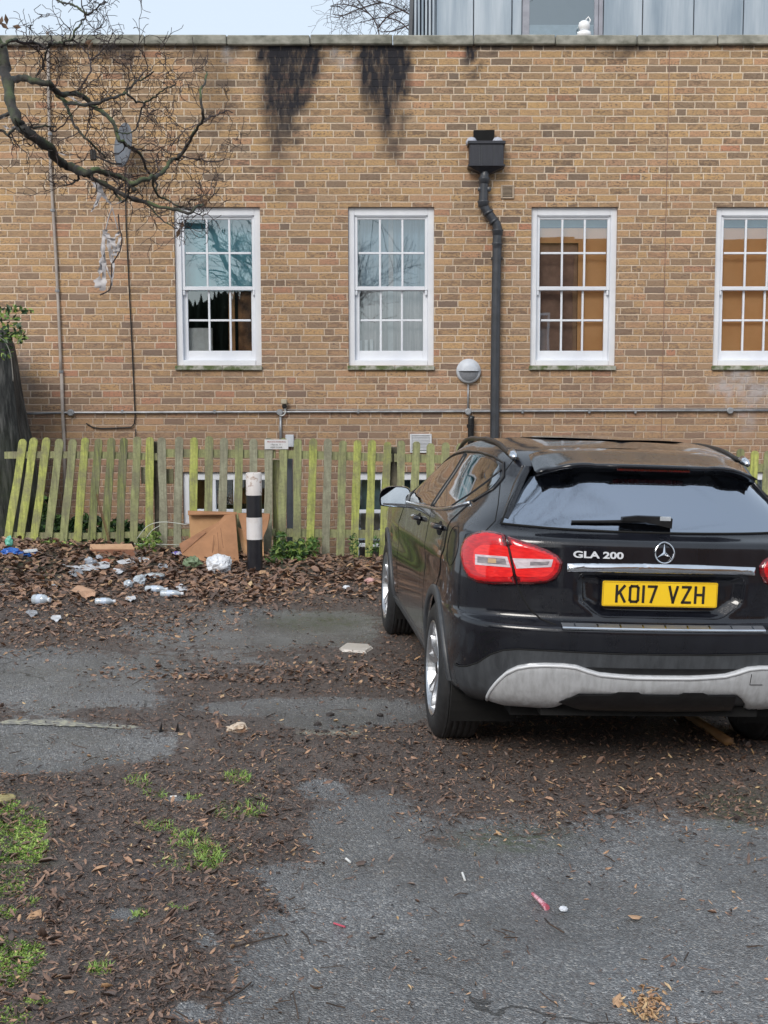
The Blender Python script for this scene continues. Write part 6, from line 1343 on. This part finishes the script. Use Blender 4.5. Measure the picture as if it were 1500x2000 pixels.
for P, a, c in (([(206, 448), (202, 470), (200, 500), (197, 525), (193, 545), (192, 562)], 6, 11), ([(204, 458), (202, 490), (203, 520), (203, 545), (200, 568)], 4, 7), ([(206, 455), (216, 466), (226, 462), (233, 452)], 8, 6), ([(210, 462), (214, 485), (222, 500), (228, 488), (235, 462)], 6, 5), ([(218, 466), (222, 480), (228, 492), (234, 478)], 9, 6), ([(220, 500), (222, 525), (219, 545), (218, 558)], 4, 2), ([(206, 512), (211, 530), (217, 545)], 2, 2), ([(214, 470), (213, 488), (218, 514)], 3, 2)): ribbon(P, a, c, seed=len(P) + a, par=r1_)
for P, a, c in (([(218, 408), (212, 425), (206, 450)], 1.2, 1), ([(219, 405), (224, 425), (230, 448)], 1.2, 1), ([(231, 418), (233, 445), (238, 465), (234, 490), (222, 510), (218, 520), (216, 560), (208, 570), (195, 576)], 1.6, 2)): MB().tube(catmull([at(x, y, TY - .05) for x, y in P], 4, False), .004 if P[0][0] < 225 else .005, 5).build('string', RAG if P[0][0] < 225 else TWIG, r1_, smooth=True)
r2_ = thing('torn_plastic', 'smaller pale shred of plastic snagged on the underside of the main branch', 'torn plastic', at(195, 375, TY))
for P, a, c in (([(184, 356), (192, 366), (194, 380), (188, 398), (182, 408)], 10, 4), ([(190, 362), (198, 376), (208, 390), (218, 400)], 12, 4), ([(218, 400), (228, 398), (238, 392)], 4, 2), ([(192, 384), (186, 400), (178, 414)], 3, 2)): ribbon(P, a, c, seed=a, par=r2_)
r3_ = thing('torn_plastic', 'thin white film wrapped along the top of the main branch', 'torn plastic', at(80, 275, TY))
for P, a, c in (([(62, 268), (74, 282), (84, 290), (100, 294)], 7, 5), ([(115, 298), (130, 304), (142, 302)], 5, 3), ([(135, 188), (148, 196), (158, 202)], 6, 3), ([(8, 245), (18, 252), (30, 246)], 6, 4), ([(0, 232), (14, 228), (28, 233)], 5, 4)): ribbon(P, a, c, seed=a + 1, par=r3_)
# thick old trunk at the left edge by the wall
IVS = None
ot = thing('old_tree', 'thick ridged old trunk with ivy at the far left beside the wall', 'tree', at(10, 1000, 12.9))
m, nt, b = newmat('ridged_bark'); tc = N(nt, 'NewGeometry').outputs['Position']; sz = N(nt, 'SeparateXYZ'); L(nt, tc, sz.inputs[0])
g_ = NOISE(nt, MAP(nt, tc, (1, 1, .10)), 26, 5, .65); cl = RAMP(nt, g_, [(.36, (.008, .009, .009)), (.5, (.035, .037, .036)), (.66, (.10, .10, .095))])
ms_ = M_(nt, 'MULTIPLY', RAMP(nt, NOISE(nt, tc, 5, 5, .7), [(.38, .15), (.6, 1.)]), M_(nt, 'SUBTRACT', 1.15, M_(nt, 'MULTIPLY', sz.outputs[2], .75), clamp=True), clamp=True)
L(nt, MIX(nt, M_(nt, 'MULTIPLY', ms_, .75), cl, (.045, .065, .02)), b.inputs['Base Color']); b.inputs['Roughness'].default_value = .85; BUMP(nt, b, g_, .7, .02); RB = m
edge_ = [(0, 640), (18, 668), (24, 700), (30, 740), (38, 790), (44, 830), (50, 858), (54, 900), (60, 950), (70, 1010), (84, 1075)]
tb = MB(); Vv = []; n = 28; OY = 12.75
for x_, y_ in edge_:
    e = at(x_, y_, OY); cx = at(-75, y_, OY).x; R = e.x - cx
    for j in range(n): a = 2 * math.pi * j / n; rr_ = R * (1 + .07 * math.sin(a * 5 + y_ * .006) + .03 * math.sin(a * 11)); Vv.append((cx + rr_ * math.cos(a), OY + .15 + rr_ * .75 * math.sin(a), e.z))
tb.add(Vv, [(i * n + j, (i + 1) * n + j, (i + 1) * n + (j + 1) % n, i * n + (j + 1) % n) for i in range(len(edge_) - 1) for j in range(n)] + [tuple(range(n))]); tb.build('trunk', RB, ot, smooth=True)
# leaves helper: leaf quads scattered in blobs
def foliage(name, blobs_, n, size, mats, parent=None, label=None, cat=None, Y=12.4, kind=None, seed=1, droop=0, long=2.2):
    r = random.Random(seed); mb = MB(); tot = sum(b_[2] * b_[3] for b_ in blobs_)
    for bx_, by_, rx, ry, yd in blobs_:
        k = int(n * rx * ry / tot)
        for i in range(k):
            a = r.uniform(0, 6.28); q = math.sqrt(r.random()); p = at(bx_ + rx * q * math.cos(a), by_ + ry * q * math.sin(a), yd + r.uniform(-.12, .12))
            u_ = Vector((r.gauss(0, 1), r.gauss(0, .7), r.gauss(-droop, .8))).normalized(); v_ = u_.cross(Vector((r.gauss(0, 1), -1, r.gauss(0, 1)))).normalized(); s_ = size * r.uniform(.6, 1.4)
            w_ = v_ * s_ / long; nn = u_.cross(v_) * s_ * .15
            mb.add([p - u_ * s_, p - u_ * s_ * .2 + w_, p + u_ * s_, p - u_ * s_ * .2 - w_, p - u_ * s_ * .1 + nn], [(0, 1, 4), (1, 2, 4), (2, 3, 4), (3, 0, 4)], r.randint(0, len(mats) - 1))
    o = mb.build(name, mats, parent)
    if parent is None: tag(o, label, cat, None, kind)
    return o
G1 = simple('leaf_green', (.055, .12, .025), (.10, .20, .04), rough=.5, scale=30); G2 = simple('leaf_dark_green', (.020, .050, .018), (.035, .075, .025), rough=.5, scale=30); G3 = simple('leaf_yellow_green', (.17, .26, .05), (.26, .36, .08), rough=.5, scale=30)
iv = thing('ivy_plant', 'green ivy sprays overhanging the top of the old trunk', 'ivy', at(20, 660, 12.4))
foliage('leaves', [(10, 640, 30, 28, 12.4), (38, 655, 16, 16, 12.4), (30, 605, 30, 7, 12.5), (52, 606, 12, 6, 12.5), (12, 690, 14, 14, 12.4)], 190, .034, [G1, G2, G2, G3], iv, seed=3); MB().tube([at(-10, 600, 12.45), at(30, 606, 12.45), at(66, 606, 12.45)], .004, 5).build('stem', TWIG, iv); MB().tube(catmull([at(x, y, 12.3) for x, y in ((-10, 655), (8, 665), (20, 690), (24, 720), (26, 745))], 4, False), .0055, 5).build('stem', simple('grey_stem', (.2, .19, .17), rough=.7), iv, smooth=True)
def weed(name, label, blobs_, n, size, mats, seed, stems=6):
    g = at(blobs_[0][0], blobs_[0][1], blobs_[0][4]); t = thing(name, label, 'plant', g); foliage('leaves', blobs_, n, size, mats, t, seed=seed)
    r = random.Random(seed); mb = MB()
    for k in range(stems):
        bx_, by_, rx, ry, yd = blobs_[k % len(blobs_)]; b0 = at(bx_ + r.uniform(-.5, .5) * rx, by_ + ry, yd); mb.tube([b0, b0 + Vector((r.gauss(0, .04), r.gauss(0, .03), r.uniform(.1, .25)))], .0022, 3)
    mb.build('stems', G1, t); return t
weed('weed_clump', 'lush bright green weed clump growing right of the bollard', [(560, 1085, 34, 26, 11.75), (535, 1105, 22, 18, 11.6), (585, 1075, 18, 22, 11.8), (548, 1060, 12, 22, 11.9), (612, 1068, 12, 20, 11.95)], 900, .028, [G1, G1, G3, G2], 11, 30)
weed('weed_clump', 'small yellow green seedling patch at the foot of the bollard', [(515, 1122, 12, 8, 11.3)], 60, .018, [G3, G1], 12)
weed('weed_clump', 'dark green undergrowth filling the gap behind the leaning left pickets', [(110, 1040, 34, 34, 12.6), (170, 1035, 40, 30, 12.6), (235, 1040, 34, 26, 12.6), (90, 1000, 16, 30, 12.7), (270, 1045, 22, 20, 12.6)], 1500, .040, [G2, G2, G1], 13, 20)
weed('weed_clump', 'thin yellow green weeds in front of the leaning pickets', [(95, 1075, 22, 20, 11.9), (130, 1075, 22, 18, 11.9), (285, 1070, 20, 20, 11.9), (305, 1050, 12, 14, 11.95)], 480, .022, [G3, G1, G3], 14, 20)
weed('weed_clump', 'sparse green sprig at the gap between two right-hand pickets', [(690, 1062, 10, 22, 12.0), (722, 1072, 8, 12, 12.0), (735, 1060, 5, 20, 12.1)], 120, .018, [G1, G2], 15, 5)
r = random.Random(9); sh = MB()
for k in range(3):
    P = [at(x + k * 2, y, 11.9) for x, y in ((188, 965), (196, 1000), (206, 1035), (212, 1065), (210, 1088))]; sh.tube(catmull(P, 3, False), .0045 - .001 * k, 4)
tag(sh.build('dead_stem', simple('rusty_stem', (.20, .10, .05), (.12, .06, .03), rough=.8)), 'dead rust-brown stem standing before the leaning pickets', 'dead stem')
# background tree above the coping
bt = thing('background_tree', 'fine bare tree seen above the coping left of the metal storey', 'tree', (at(760, 60, 24).x, 24, 2)); rn = random.Random(21)
MB().tube([(at(770, 60, 24).x, 24, 0), (at(770, 60, 24).x, 24, 7.6)], [.22, .12], 8).build('trunk', TWIG, bt)
bb = MB()
for P in ([(742, 90), (738, 55), (722, 28), (695, 14), (665, 8), (645, 12)], [(800, 60), (780, 42), (750, 34), (720, 40), (700, 45)], [(800, 28), (770, 12), (745, 4), (720, -6)], [(745, 4), (700, 18), (672, 30), (650, 28)], [(738, 55), (760, 30), (790, 20), (806, 22)], [(800, 48), (770, 60), (745, 62)], [(722, 28), (700, 2), (690, -20)]):
    C = [Vector(c) for c in catmull([at(x, y, 24) for x, y in P], 4, False)]; bb.tube(C, taper(C, .018, .007), 4)
    for i in range(1, len(C)):
        for _ in range(1):
            a = Vector((rn.gauss(0, 1), rn.gauss(0, 1), rn.gauss(.1, 1))).normalized(); grow(bb, C[i], a, .007, rn.uniform(.3, .5), 2, rn, spread=.9, up=.05, kids=1, minr=.0032, segs=3, wig=.35)
bb.build('branches', TWIG, bt)
# =================================================== WHAT STANDS BEHIND THE VIEWER (mirrored in glass and paint)
hb = thing('facing_building', 'orange brick building across the yard, mirrored in the right-hand windows', 'building', (8, -14, 0))
OB = simple('orange_render', (.48, .24, .09), (.42, .20, .075), rough=.9, scale=2); RBk = simple('red_brick', (.17, .085, .055), (.11, .06, .045), rough=.9, scale=4, bump=.2)
MB().box((1.6, -22, -.2), (5.6, -14, 6.6)).build('wall', RBk, hb); MB().box((5.62, -22, -.2), (24, -14.02, 7.1)).build('wall', OB, hb); MB().box((1.5, -22, 6.62), (5.6, -13.9, 7.15)).build('parapet', OB, hb)
for xw in (2.4, 4.3):
    for zw in (3.2,): 
        f = MB(); f.cbox((xw - .55, -13.97, zw), (xw - .47, -13.9, zw + 1.5)); f.cbox((xw + .47, -13.97, zw), (xw + .55, -13.9, zw + 1.5)); f.cbox((xw - .47, -13.97, zw), (xw + .47, -13.9, zw + .08)); f.cbox((xw - .47, -13.97, zw + 1.42), (xw + .47, -13.9, zw + 1.5)); f.cbox((xw - .03, -13.97, zw + .08), (xw + .03, -13.92, zw + 1.42)); f.build('window_frame', WP, hb)
        MB().box((xw - .47, -13.985, zw + .08), (xw + .47, -13.975, zw + 1.42)).build('window_pane', GLASSC, hb)
hedge_m = [G2, G2, simple('hedge_brown', (.05, .035, .02), rough=.8)]
for k, (tx, ty, lb) in enumerate(((-9.5, -13, 'bare tree behind the viewer, leftmost of those mirrored in the glass'), (-3.5, -15, 'tall bare tree behind the viewer beside the facing building'), (-13, -6, 'bare tree far behind the left of the yard'))):
    rn = random.Random(40 + k); t = thing('bare_tree', lb, 'tree', (tx, ty, 0), 'trees behind the viewer')
    MB().tube([(tx, ty, -.1), (tx + .1, ty, 2), (tx - .1, ty, 4)], [.20, .15, .10], 10).build('trunk', BARK, t, smooth=True); mb = MB()
    for q in range(5): a = q * 1.26; grow(mb, Vector((tx - .1, ty, 2.6 + q * .35)), Vector((math.cos(a), math.sin(a), 1.1)), .065, 2.4, 4, rn, spread=.65, up=.15, kids=3, minr=.006, wig=.2, sides=4)
    mb.build('crown', TWIG, t)
hg = MB(); rn = random.Random(3); xs_ = np.linspace(-30, 1.2, 420); Vv = []  # unseen hedge, left end raised to darken the lower panes that mirror it
for i, x_ in enumerate(xs_): h_ = (4.6 if x_ < -4.6 else 2.2) + 2.2 * fbm(np.array([x_ * .5]), np.array([3.]), 6)[0] + rn.uniform(-.22, .22); Vv += [(x_, -17, -.5), (x_, -17 + .3 * math.sin(i), h_ * .7), (x_, -17.6, h_), (x_, -18.5, h_ * .9)]
hg.add(Vv, [(i * 4 + j, (i + 1) * 4 + j, (i + 1) * 4 + j + 1, i * 4 + j + 1) for i in range(419) for j in range(3)]); tag(hg.build('hedge', simple('hedge_mass', (.018, .025, .012), (.045, .05, .025), rough=.9, scale=6, bump=1)), 'dark hedge added far behind the viewer to darken reflections in the panes', 'hedge')
# =================================================== LEAF LITTER (uncountable, one object)
def scatter_mesh(name, P, size, aspect, tint, mats, tilt=.5, curl=.35, seed=0, fold=True):
    r = np.random.default_rng(seed); n = len(P)
    yaw = r.uniform(0, 2 * np.pi, n); tl = r.normal(0, tilt, n); tl2 = r.normal(0, tilt, n)
    u = np.stack([np.cos(yaw), np.sin(yaw), np.sin(tl)], 1); v = np.stack([-np.sin(yaw), np.cos(yaw), np.sin(tl2)], 1)
    nn = np.cross(u, v); s = size[:, None]; a = aspect[:, None]
    # 6-point ragged leaf with a raised/lowered midrib
    k = r.uniform(.75, 1.2, (n, 6)); cz = (curl * r.normal(0, 1, n))[:, None]; lift = P[:, 2:3] * 0
    pts = [(-1, 0, .0), (-.45, .62, 1), (.35, .75, 1), (1, .05, .3), (.30, -.72, 1), (-.5, -.60, 1)]
    V = np.empty((n, 7, 3))
    for i, (cu, cv, cc) in enumerate(pts): V[:, i] = P + u * s * cu * k[:, i:i + 1] + v * s * a * cv * k[:, i:i + 1] + nn * s * cz * cc * .6
    V[:, 6] = P - nn * s * cz * .15
    V[:, :, 2] += np.abs(np.sin(tl))[:, None] * s * .7 + .002
    b = np.arange(n)[:, None, None] * 7; T = np.array([[0, 1, 6], [1, 2, 6], [2, 3, 6], [3, 4, 6], [4, 5, 6], [5, 0, 6]])[None] + b
    me = bpy.data.meshes.new(name); me.vertices.add(n * 7); me.vertices.foreach_set('co', V.reshape(-1)); T = T.reshape(-1, 3)
    me.loops.add(T.size); me.loops.foreach_set('vertex_index', T.reshape(-1).astype(np.int32)); me.polygons.add(len(T)); me.polygons.foreach_set('loop_start', np.arange(0, T.size, 3, dtype=np.int32)); me.polygons.foreach_set('loop_total', np.full(len(T), 3, dtype=np.int32))
    me.materials.append(mats); me.update(calc_edges=True)
    at_ = me.attributes.new('tint', 'FLOAT', 'POINT'); at_.data.foreach_set('value', np.repeat(tint, 7).astype(np.float32))
    o = bpy.data.objects.new(name, me); link(o); return o
m, nt, b = newmat('dead_leaf'); tn = ATTR(nt, 'tint'); tc = N(nt, 'TexCoord').outputs['Object']
lc = RAMP(nt, tn, [(0, (.045, .033, .030)), (.25, (.14, .098, .080)), (.5, (.27, .165, .12)), (.72, (.46, .27, .17)), (.88, (.56, .35, .20)), (.97, (.56, .36, .18)), (1, (.70, .50, .28))])
L(nt, MIX(nt, RAMP(nt, NOISE(nt, tc, 70, 4, .7), [(.35, .45), (.65, 0.)]), lc, (.05, .035, .03)), b.inputs['Base Color']); b.inputs['Roughness'].default_value = .42; b.inputs['Specular IOR Level'].default_value = .45; LEAFM = m
def gzv(x, y):
    ix = np.clip(np.searchsorted(xs, x) - 1, 0, len(xs) - 2); iy = np.clip(np.searchsorted(ys, y) - 1, 0, len(ys) - 2)
    tx = (x - xs[ix]) / (xs[ix + 1] - xs[ix]); ty = (y - ys[iy]) / (ys[iy + 1] - ys[iy])
    return (Zg[iy, ix] * (1 - tx) + Zg[iy, ix + 1] * tx) * (1 - ty) + (Zg[iy + 1, ix] * (1 - tx) + Zg[iy + 1, ix + 1] * tx) * ty
Zg = Zg.reshape(X.shape)
def cand(n, y0, y1, seed, x0=None, x1=None, power=1.0):
    r = np.random.default_rng(seed); y = y0 + (y1 - y0) * r.random(n) ** power; hw = .34 * y + .35; x = (r.random(n) * 2 - 1) * hw - .02 * y
    z = gzv(x, y); px, py = proj(np.stack([x, y, z], 1)); return x, y, z, px, py, r
def bl(px, py, L_):
    s = np.zeros_like(px)
    for cx, cy, rx, ry, k in L_: s = np.maximum(s, k * np.clip(1.5 * (1 - np.sqrt(((px - cx) / rx) ** 2 + ((py - cy) / ry) ** 2)), 0, 1))
    return s
# big leaves: banked under the fence and in drifts
BIGB = [(500, 1370, 340, 60, .0)]
x, y, z, px, py, r = cand(60000, 7.0, 12.1, 1)
fenceband = np.clip((1200 + 14 * np.sin(px / 60.) - py) / 55, 0, 1) * np.clip(1 - (px > 760) * .0, 0, 1)
drift = bl(px, py, [(430, 1335, 330, 55, .75), (260, 1215, 260, 50, .6), (60, 1240, 150, 60, .45), (330, 1370, 160, 40, .6), (1400, 1455, 120, 60, .9), (800, 1350, 90, 60, .25), (640, 1320, 220, 40, .5)])
pr = np.maximum(fenceband * (.35 + .9 * fbm(x * 2.3, y * 2.3)), drift * (.3 + 1.1 * fbm(x * 3 + 5, y * 3)))
keep = r.random(len(x)) < pr * .62
P = np.stack([x, y, z + .004], 1)[keep]; n = len(P); thick = fenceband[keep]
P[:, 2] += r.random(n) * .022 * thick
sz = r.uniform(.016, .042, n) * (.60 + .55 * thick); tint = np.clip(r.normal(.46, .21, n), 0, 1)
big = scatter_mesh('leaf_litter', P, sz, r.uniform(.4, .85, n), tint, LEAFM, .30, .4, 2); tag(big, 'drifts of wet brown fallen leaves banked below the fence', 'leaves', None, 'stuff'); print('big', n)
# fragments: mulch
x, y, z, px, py, r = cand(640000, 2.75, 11.0, 3, power=1.25)
am_ = asphalt_mask(x, y, px, py); cl = fbm(x * 7, y * 7, 3)
pr = (1 - am_) ** 1.5 * (.25 + 1.0 * cl) * np.clip(1.3 - y / 14, .3, 1) + am_ * (.05 + .25 * np.clip(1 - np.abs(py - 1560) / 110, 0, 1)) * (cl > .46)
pr *= np.where(py > 1520, 1.0, .8)
keep = r.random(len(x)) < pr * .42
P = np.stack([x, y, z + .003], 1)[keep]; n = len(P); sz = r.lognormal(math.log(.0052), .50, n) * (1 + P[:, 1] * .05); tint = np.clip(r.normal(.32, .22, n) + (r.random(n) < .05) * .5, 0, 1)
fr = scatter_mesh('leaf_mulch', P, sz, r.uniform(.12, .55, n), tint, LEAFM, .35, .4, 4); tag(fr, 'rotted leaf crumbs and bark mulch over the tarmac', 'mulch', None, 'stuff'); print('frag', n)
# sparse bright crumbs and small leaves
x, y, z, px, py, r = cand(9000, 2.8, 9, 6)
pr = .10 + bl(px, py, [(960, 1590, 260, 70, .5), (1370, 1615, 180, 60, .5), (1420, 1770, 120, 50, .5), (1270, 1975, 50, 40, 6.), (480, 1830, 80, 60, .6), (200, 1500, 300, 60, .4), (1400, 1450, 130, 60, 1.2)])
keep = r.random(len(x)) < pr * .35; P = np.stack([x, y, z + .005], 1)[keep]; n = len(P)
br = scatter_mesh('pale_leaf_bits', P, r.uniform(.006, .016, n), r.uniform(.15, .45, n), np.clip(r.normal(.88, .10, n), 0, 1), LEAFM, .3, .6, 7); tag(br, 'pale straw coloured leaf bits strewn on the near tarmac', 'leaf bits', None, 'stuff')
hp_ = []; rr = np.random.default_rng(8)
for cx, cy, k, s_ in ((1270, 1965, 110, 34), (1255, 1985, 60, 30)):
    for i in range(k): g = onground(cx + rr.normal(0, s_ * .55), cy + rr.normal(0, s_ * .45)); hp_.append((g.x, g.y, g.z + rr.random() * .012 + .004))
P = np.array(hp_); tag(scatter_mesh('leaf_heap', P, rr.uniform(.006, .016, len(P)), rr.uniform(.12, .35, len(P)), np.clip(rr.normal(.90, .08, len(P)), 0, 1), LEAFM, .35, .7, 9), 'small heap of shredded pale leaves at the bottom right', 'leaves', None, 'stuff')
# single larger leaves one can pick out
for (px_, py_, s_, t_, lb) in ((195, 1708, .030, .80, 'reddish brown leaf on the mulch left of the slate'), (62, 1800, .036, .84, 'broad tan leaf near the lower moss'), (1207, 1962, .032, .86, 'star-shaped orange leaf beside the pale heap'), (1240, 1798, .034, .84, 'tan curled leaf on the near tarmac at right'), (990, 1868, .018, .25, 'dark chestnut husk on the near tarmac'), (705, 1690, .026, .2, 'dark leaf cluster on the tarmac edge by the twigs'), (975, 1634, .020, .93, 'bright orange leaf chip below the car'), (290, 1568, .016, .6, 'small brown leaf close to the top grass tuft'), (1090, 1596, .018, .93, 'yellow leaf chip right of the orange chip'), (52, 1655, .026, .45, 'dark red leaf lying on the large moss patch')):
    g = onground(px_, py_); tag(scatter_mesh('fallen_leaf', np.array([[g.x, g.y, g.z + .01]]), np.array([s_]), np.array([.7]), np.array([t_]), LEAFM, .25, .8, int(px_)), lb, 'leaf', 'single fallen leaves')
# twigs lying about
TW2 = simple('wet_twig', (.03, .022, .018), (.10, .065, .045), rough=.6, scale=20); tg = MB(); rr = random.Random(4)
for k in range(420):
    px_, py_ = rr.uniform(-20, 1500), rr.uniform(1260, 2010)
    if px_ > 640 and py_ > 1640 and rr.random() < .82: continue
    g = onground(px_, py_); a = rr.uniform(0, 6.28); l_ = rr.uniform(.03, .12) * (.6 if rr.random() < .7 else 1.3); p1 = g + Vector((math.cos(a), math.sin(a), 0)) * l_; pm_ = g.lerp(p1, .5) + Vector((rr.gauss(0, .008), rr.gauss(0, .008), rr.uniform(0, .012)))
    for q in (p1, pm_): q.z = gz(q.x, q.y) + .012 + (q.z - g.z) * 0
    g.z += .012; tg.tube([g, pm_, p1], rr.uniform(.0009, .0028), 4)
tag(tg.build('ground_twigs', TW2), 'thin wet twigs strewn over the mulch', 'twigs', None, 'stuff')
# grass tufts and moss
def tufts(name, blobs_, per, h, label, mats, seed, w_=.0026):
    rr = random.Random(seed); mb = MB()
    for cx, cy, rx, ry, k in blobs_:
        for i in range(int(per * k * 1.7)):
            a = rr.uniform(0, 6.28); q = math.sqrt(rr.random()); g = onground(cx + rx * q * math.cos(a), cy + ry * q * math.sin(a)); g.z += .004
            d = Vector((rr.gauss(0, .7), rr.gauss(0, .7), rr.uniform(.35, 1.2))).normalized() * h * rr.uniform(.4, 1.3); sd_ = Vector((math.cos(a), math.sin(a), 0)) * w_
            mb.add([g - sd_, g + sd_, g + d * .6 + sd_ * .7, g + d * .6 - sd_ * .7, g + d + Vector((d.x * .3, d.y * .3, -h * .15))], [(0, 1, 2, 3), (3, 2, 4)], rr.randint(0, len(mats) - 1))
    return tag(mb.build(name, mats), label, 'grass', None, 'stuff')
tufts('grass', [(465, 1525, 24, 15, 1.4), (270, 1530, 26, 14, .8), (300, 1555, 30, 10, .3), (445, 1590, 34, 18, .8), (500, 1582, 20, 24, 1.0), (375, 1562, 12, 6, .2), (305, 1620, 34, 12, 1.0), (360, 1635, 26, 12, .7), (350, 1690, 50, 20, .5), (410, 1680, 28, 26, 2.0), (392, 1656, 26, 14, .8), (345, 1655, 20, 8, .4), (196, 1900, 22, 10, .6), (275, 1790, 16, 8, .2), (350, 1782, 20, 8, .2), (60, 1770, 10, 8, .2), (110, 1070, 60, 16, 1.2), (60, 1125, 50, 14, .9), (200, 1092, 40, 12, .5)], 150, .030, 'bright green grass tufts sprouting from the mulch', [G3, G3, simple('grass_bright', (.22, .36, .08), (.15, .28, .06), rough=.5, scale=40)], 2)
tufts('moss_carpet', [(20, 1650, 70, 70, 5), (60, 1640, 34, 60, 3), (10, 1720, 50, 40, 2), (20, 1600, 30, 30, .8), (15, 1885, 45, 48, 4), (60, 1870, 26, 26, 1), (12, 1790, 18, 14, .4), (30, 1990, 30, 20, .6), (70, 1965, 24, 10, .3), (20, 1580, 16, 16, .6)], 1300, .016, 'bright green moss carpet spreading from the left edge', [G3, simple('moss_bright', (.38, .52, .12), (.24, .36, .07), rough=.6, scale=40), G1], 5, .0055)
# clods of mulch on the rough ridge left of the rear wheel
cl_ = MB(); rr = random.Random(6)
for k in range(330):
    px_, py_ = (rr.gauss(770, 60), rr.gauss(1468, 26)) if k < 170 else ((rr.gauss(650, 90), rr.gauss(1440, 14)) if k < 250 else (rr.gauss(520, 20), rr.gauss(1590, 50)))
    g = onground(px_, py_); s_ = rr.uniform(.006, .022); bm = bmesh.new(); bmesh.ops.create_icosphere(bm, subdivisions=1, radius=s_); bm.verts.index_update()
    cl_.add([(g.x + v.co.x * rr.uniform(.7, 1.5), g.y + v.co.y * rr.uniform(.7, 1.5), g.z + .004 + v.co.z * rr.uniform(.4, .9)) for v in bm.verts], [[v.index for v in f.verts] for f in bm.faces]); bm.free()
tag(cl_.build('mulch_clods', simple('clod', (.020, .016, .015), (.045, .035, .032), rough=.7, scale=30, bump=.6)), 'dark wet clods kicked up left of the rear wheel', 'clods', None, 'stuff')
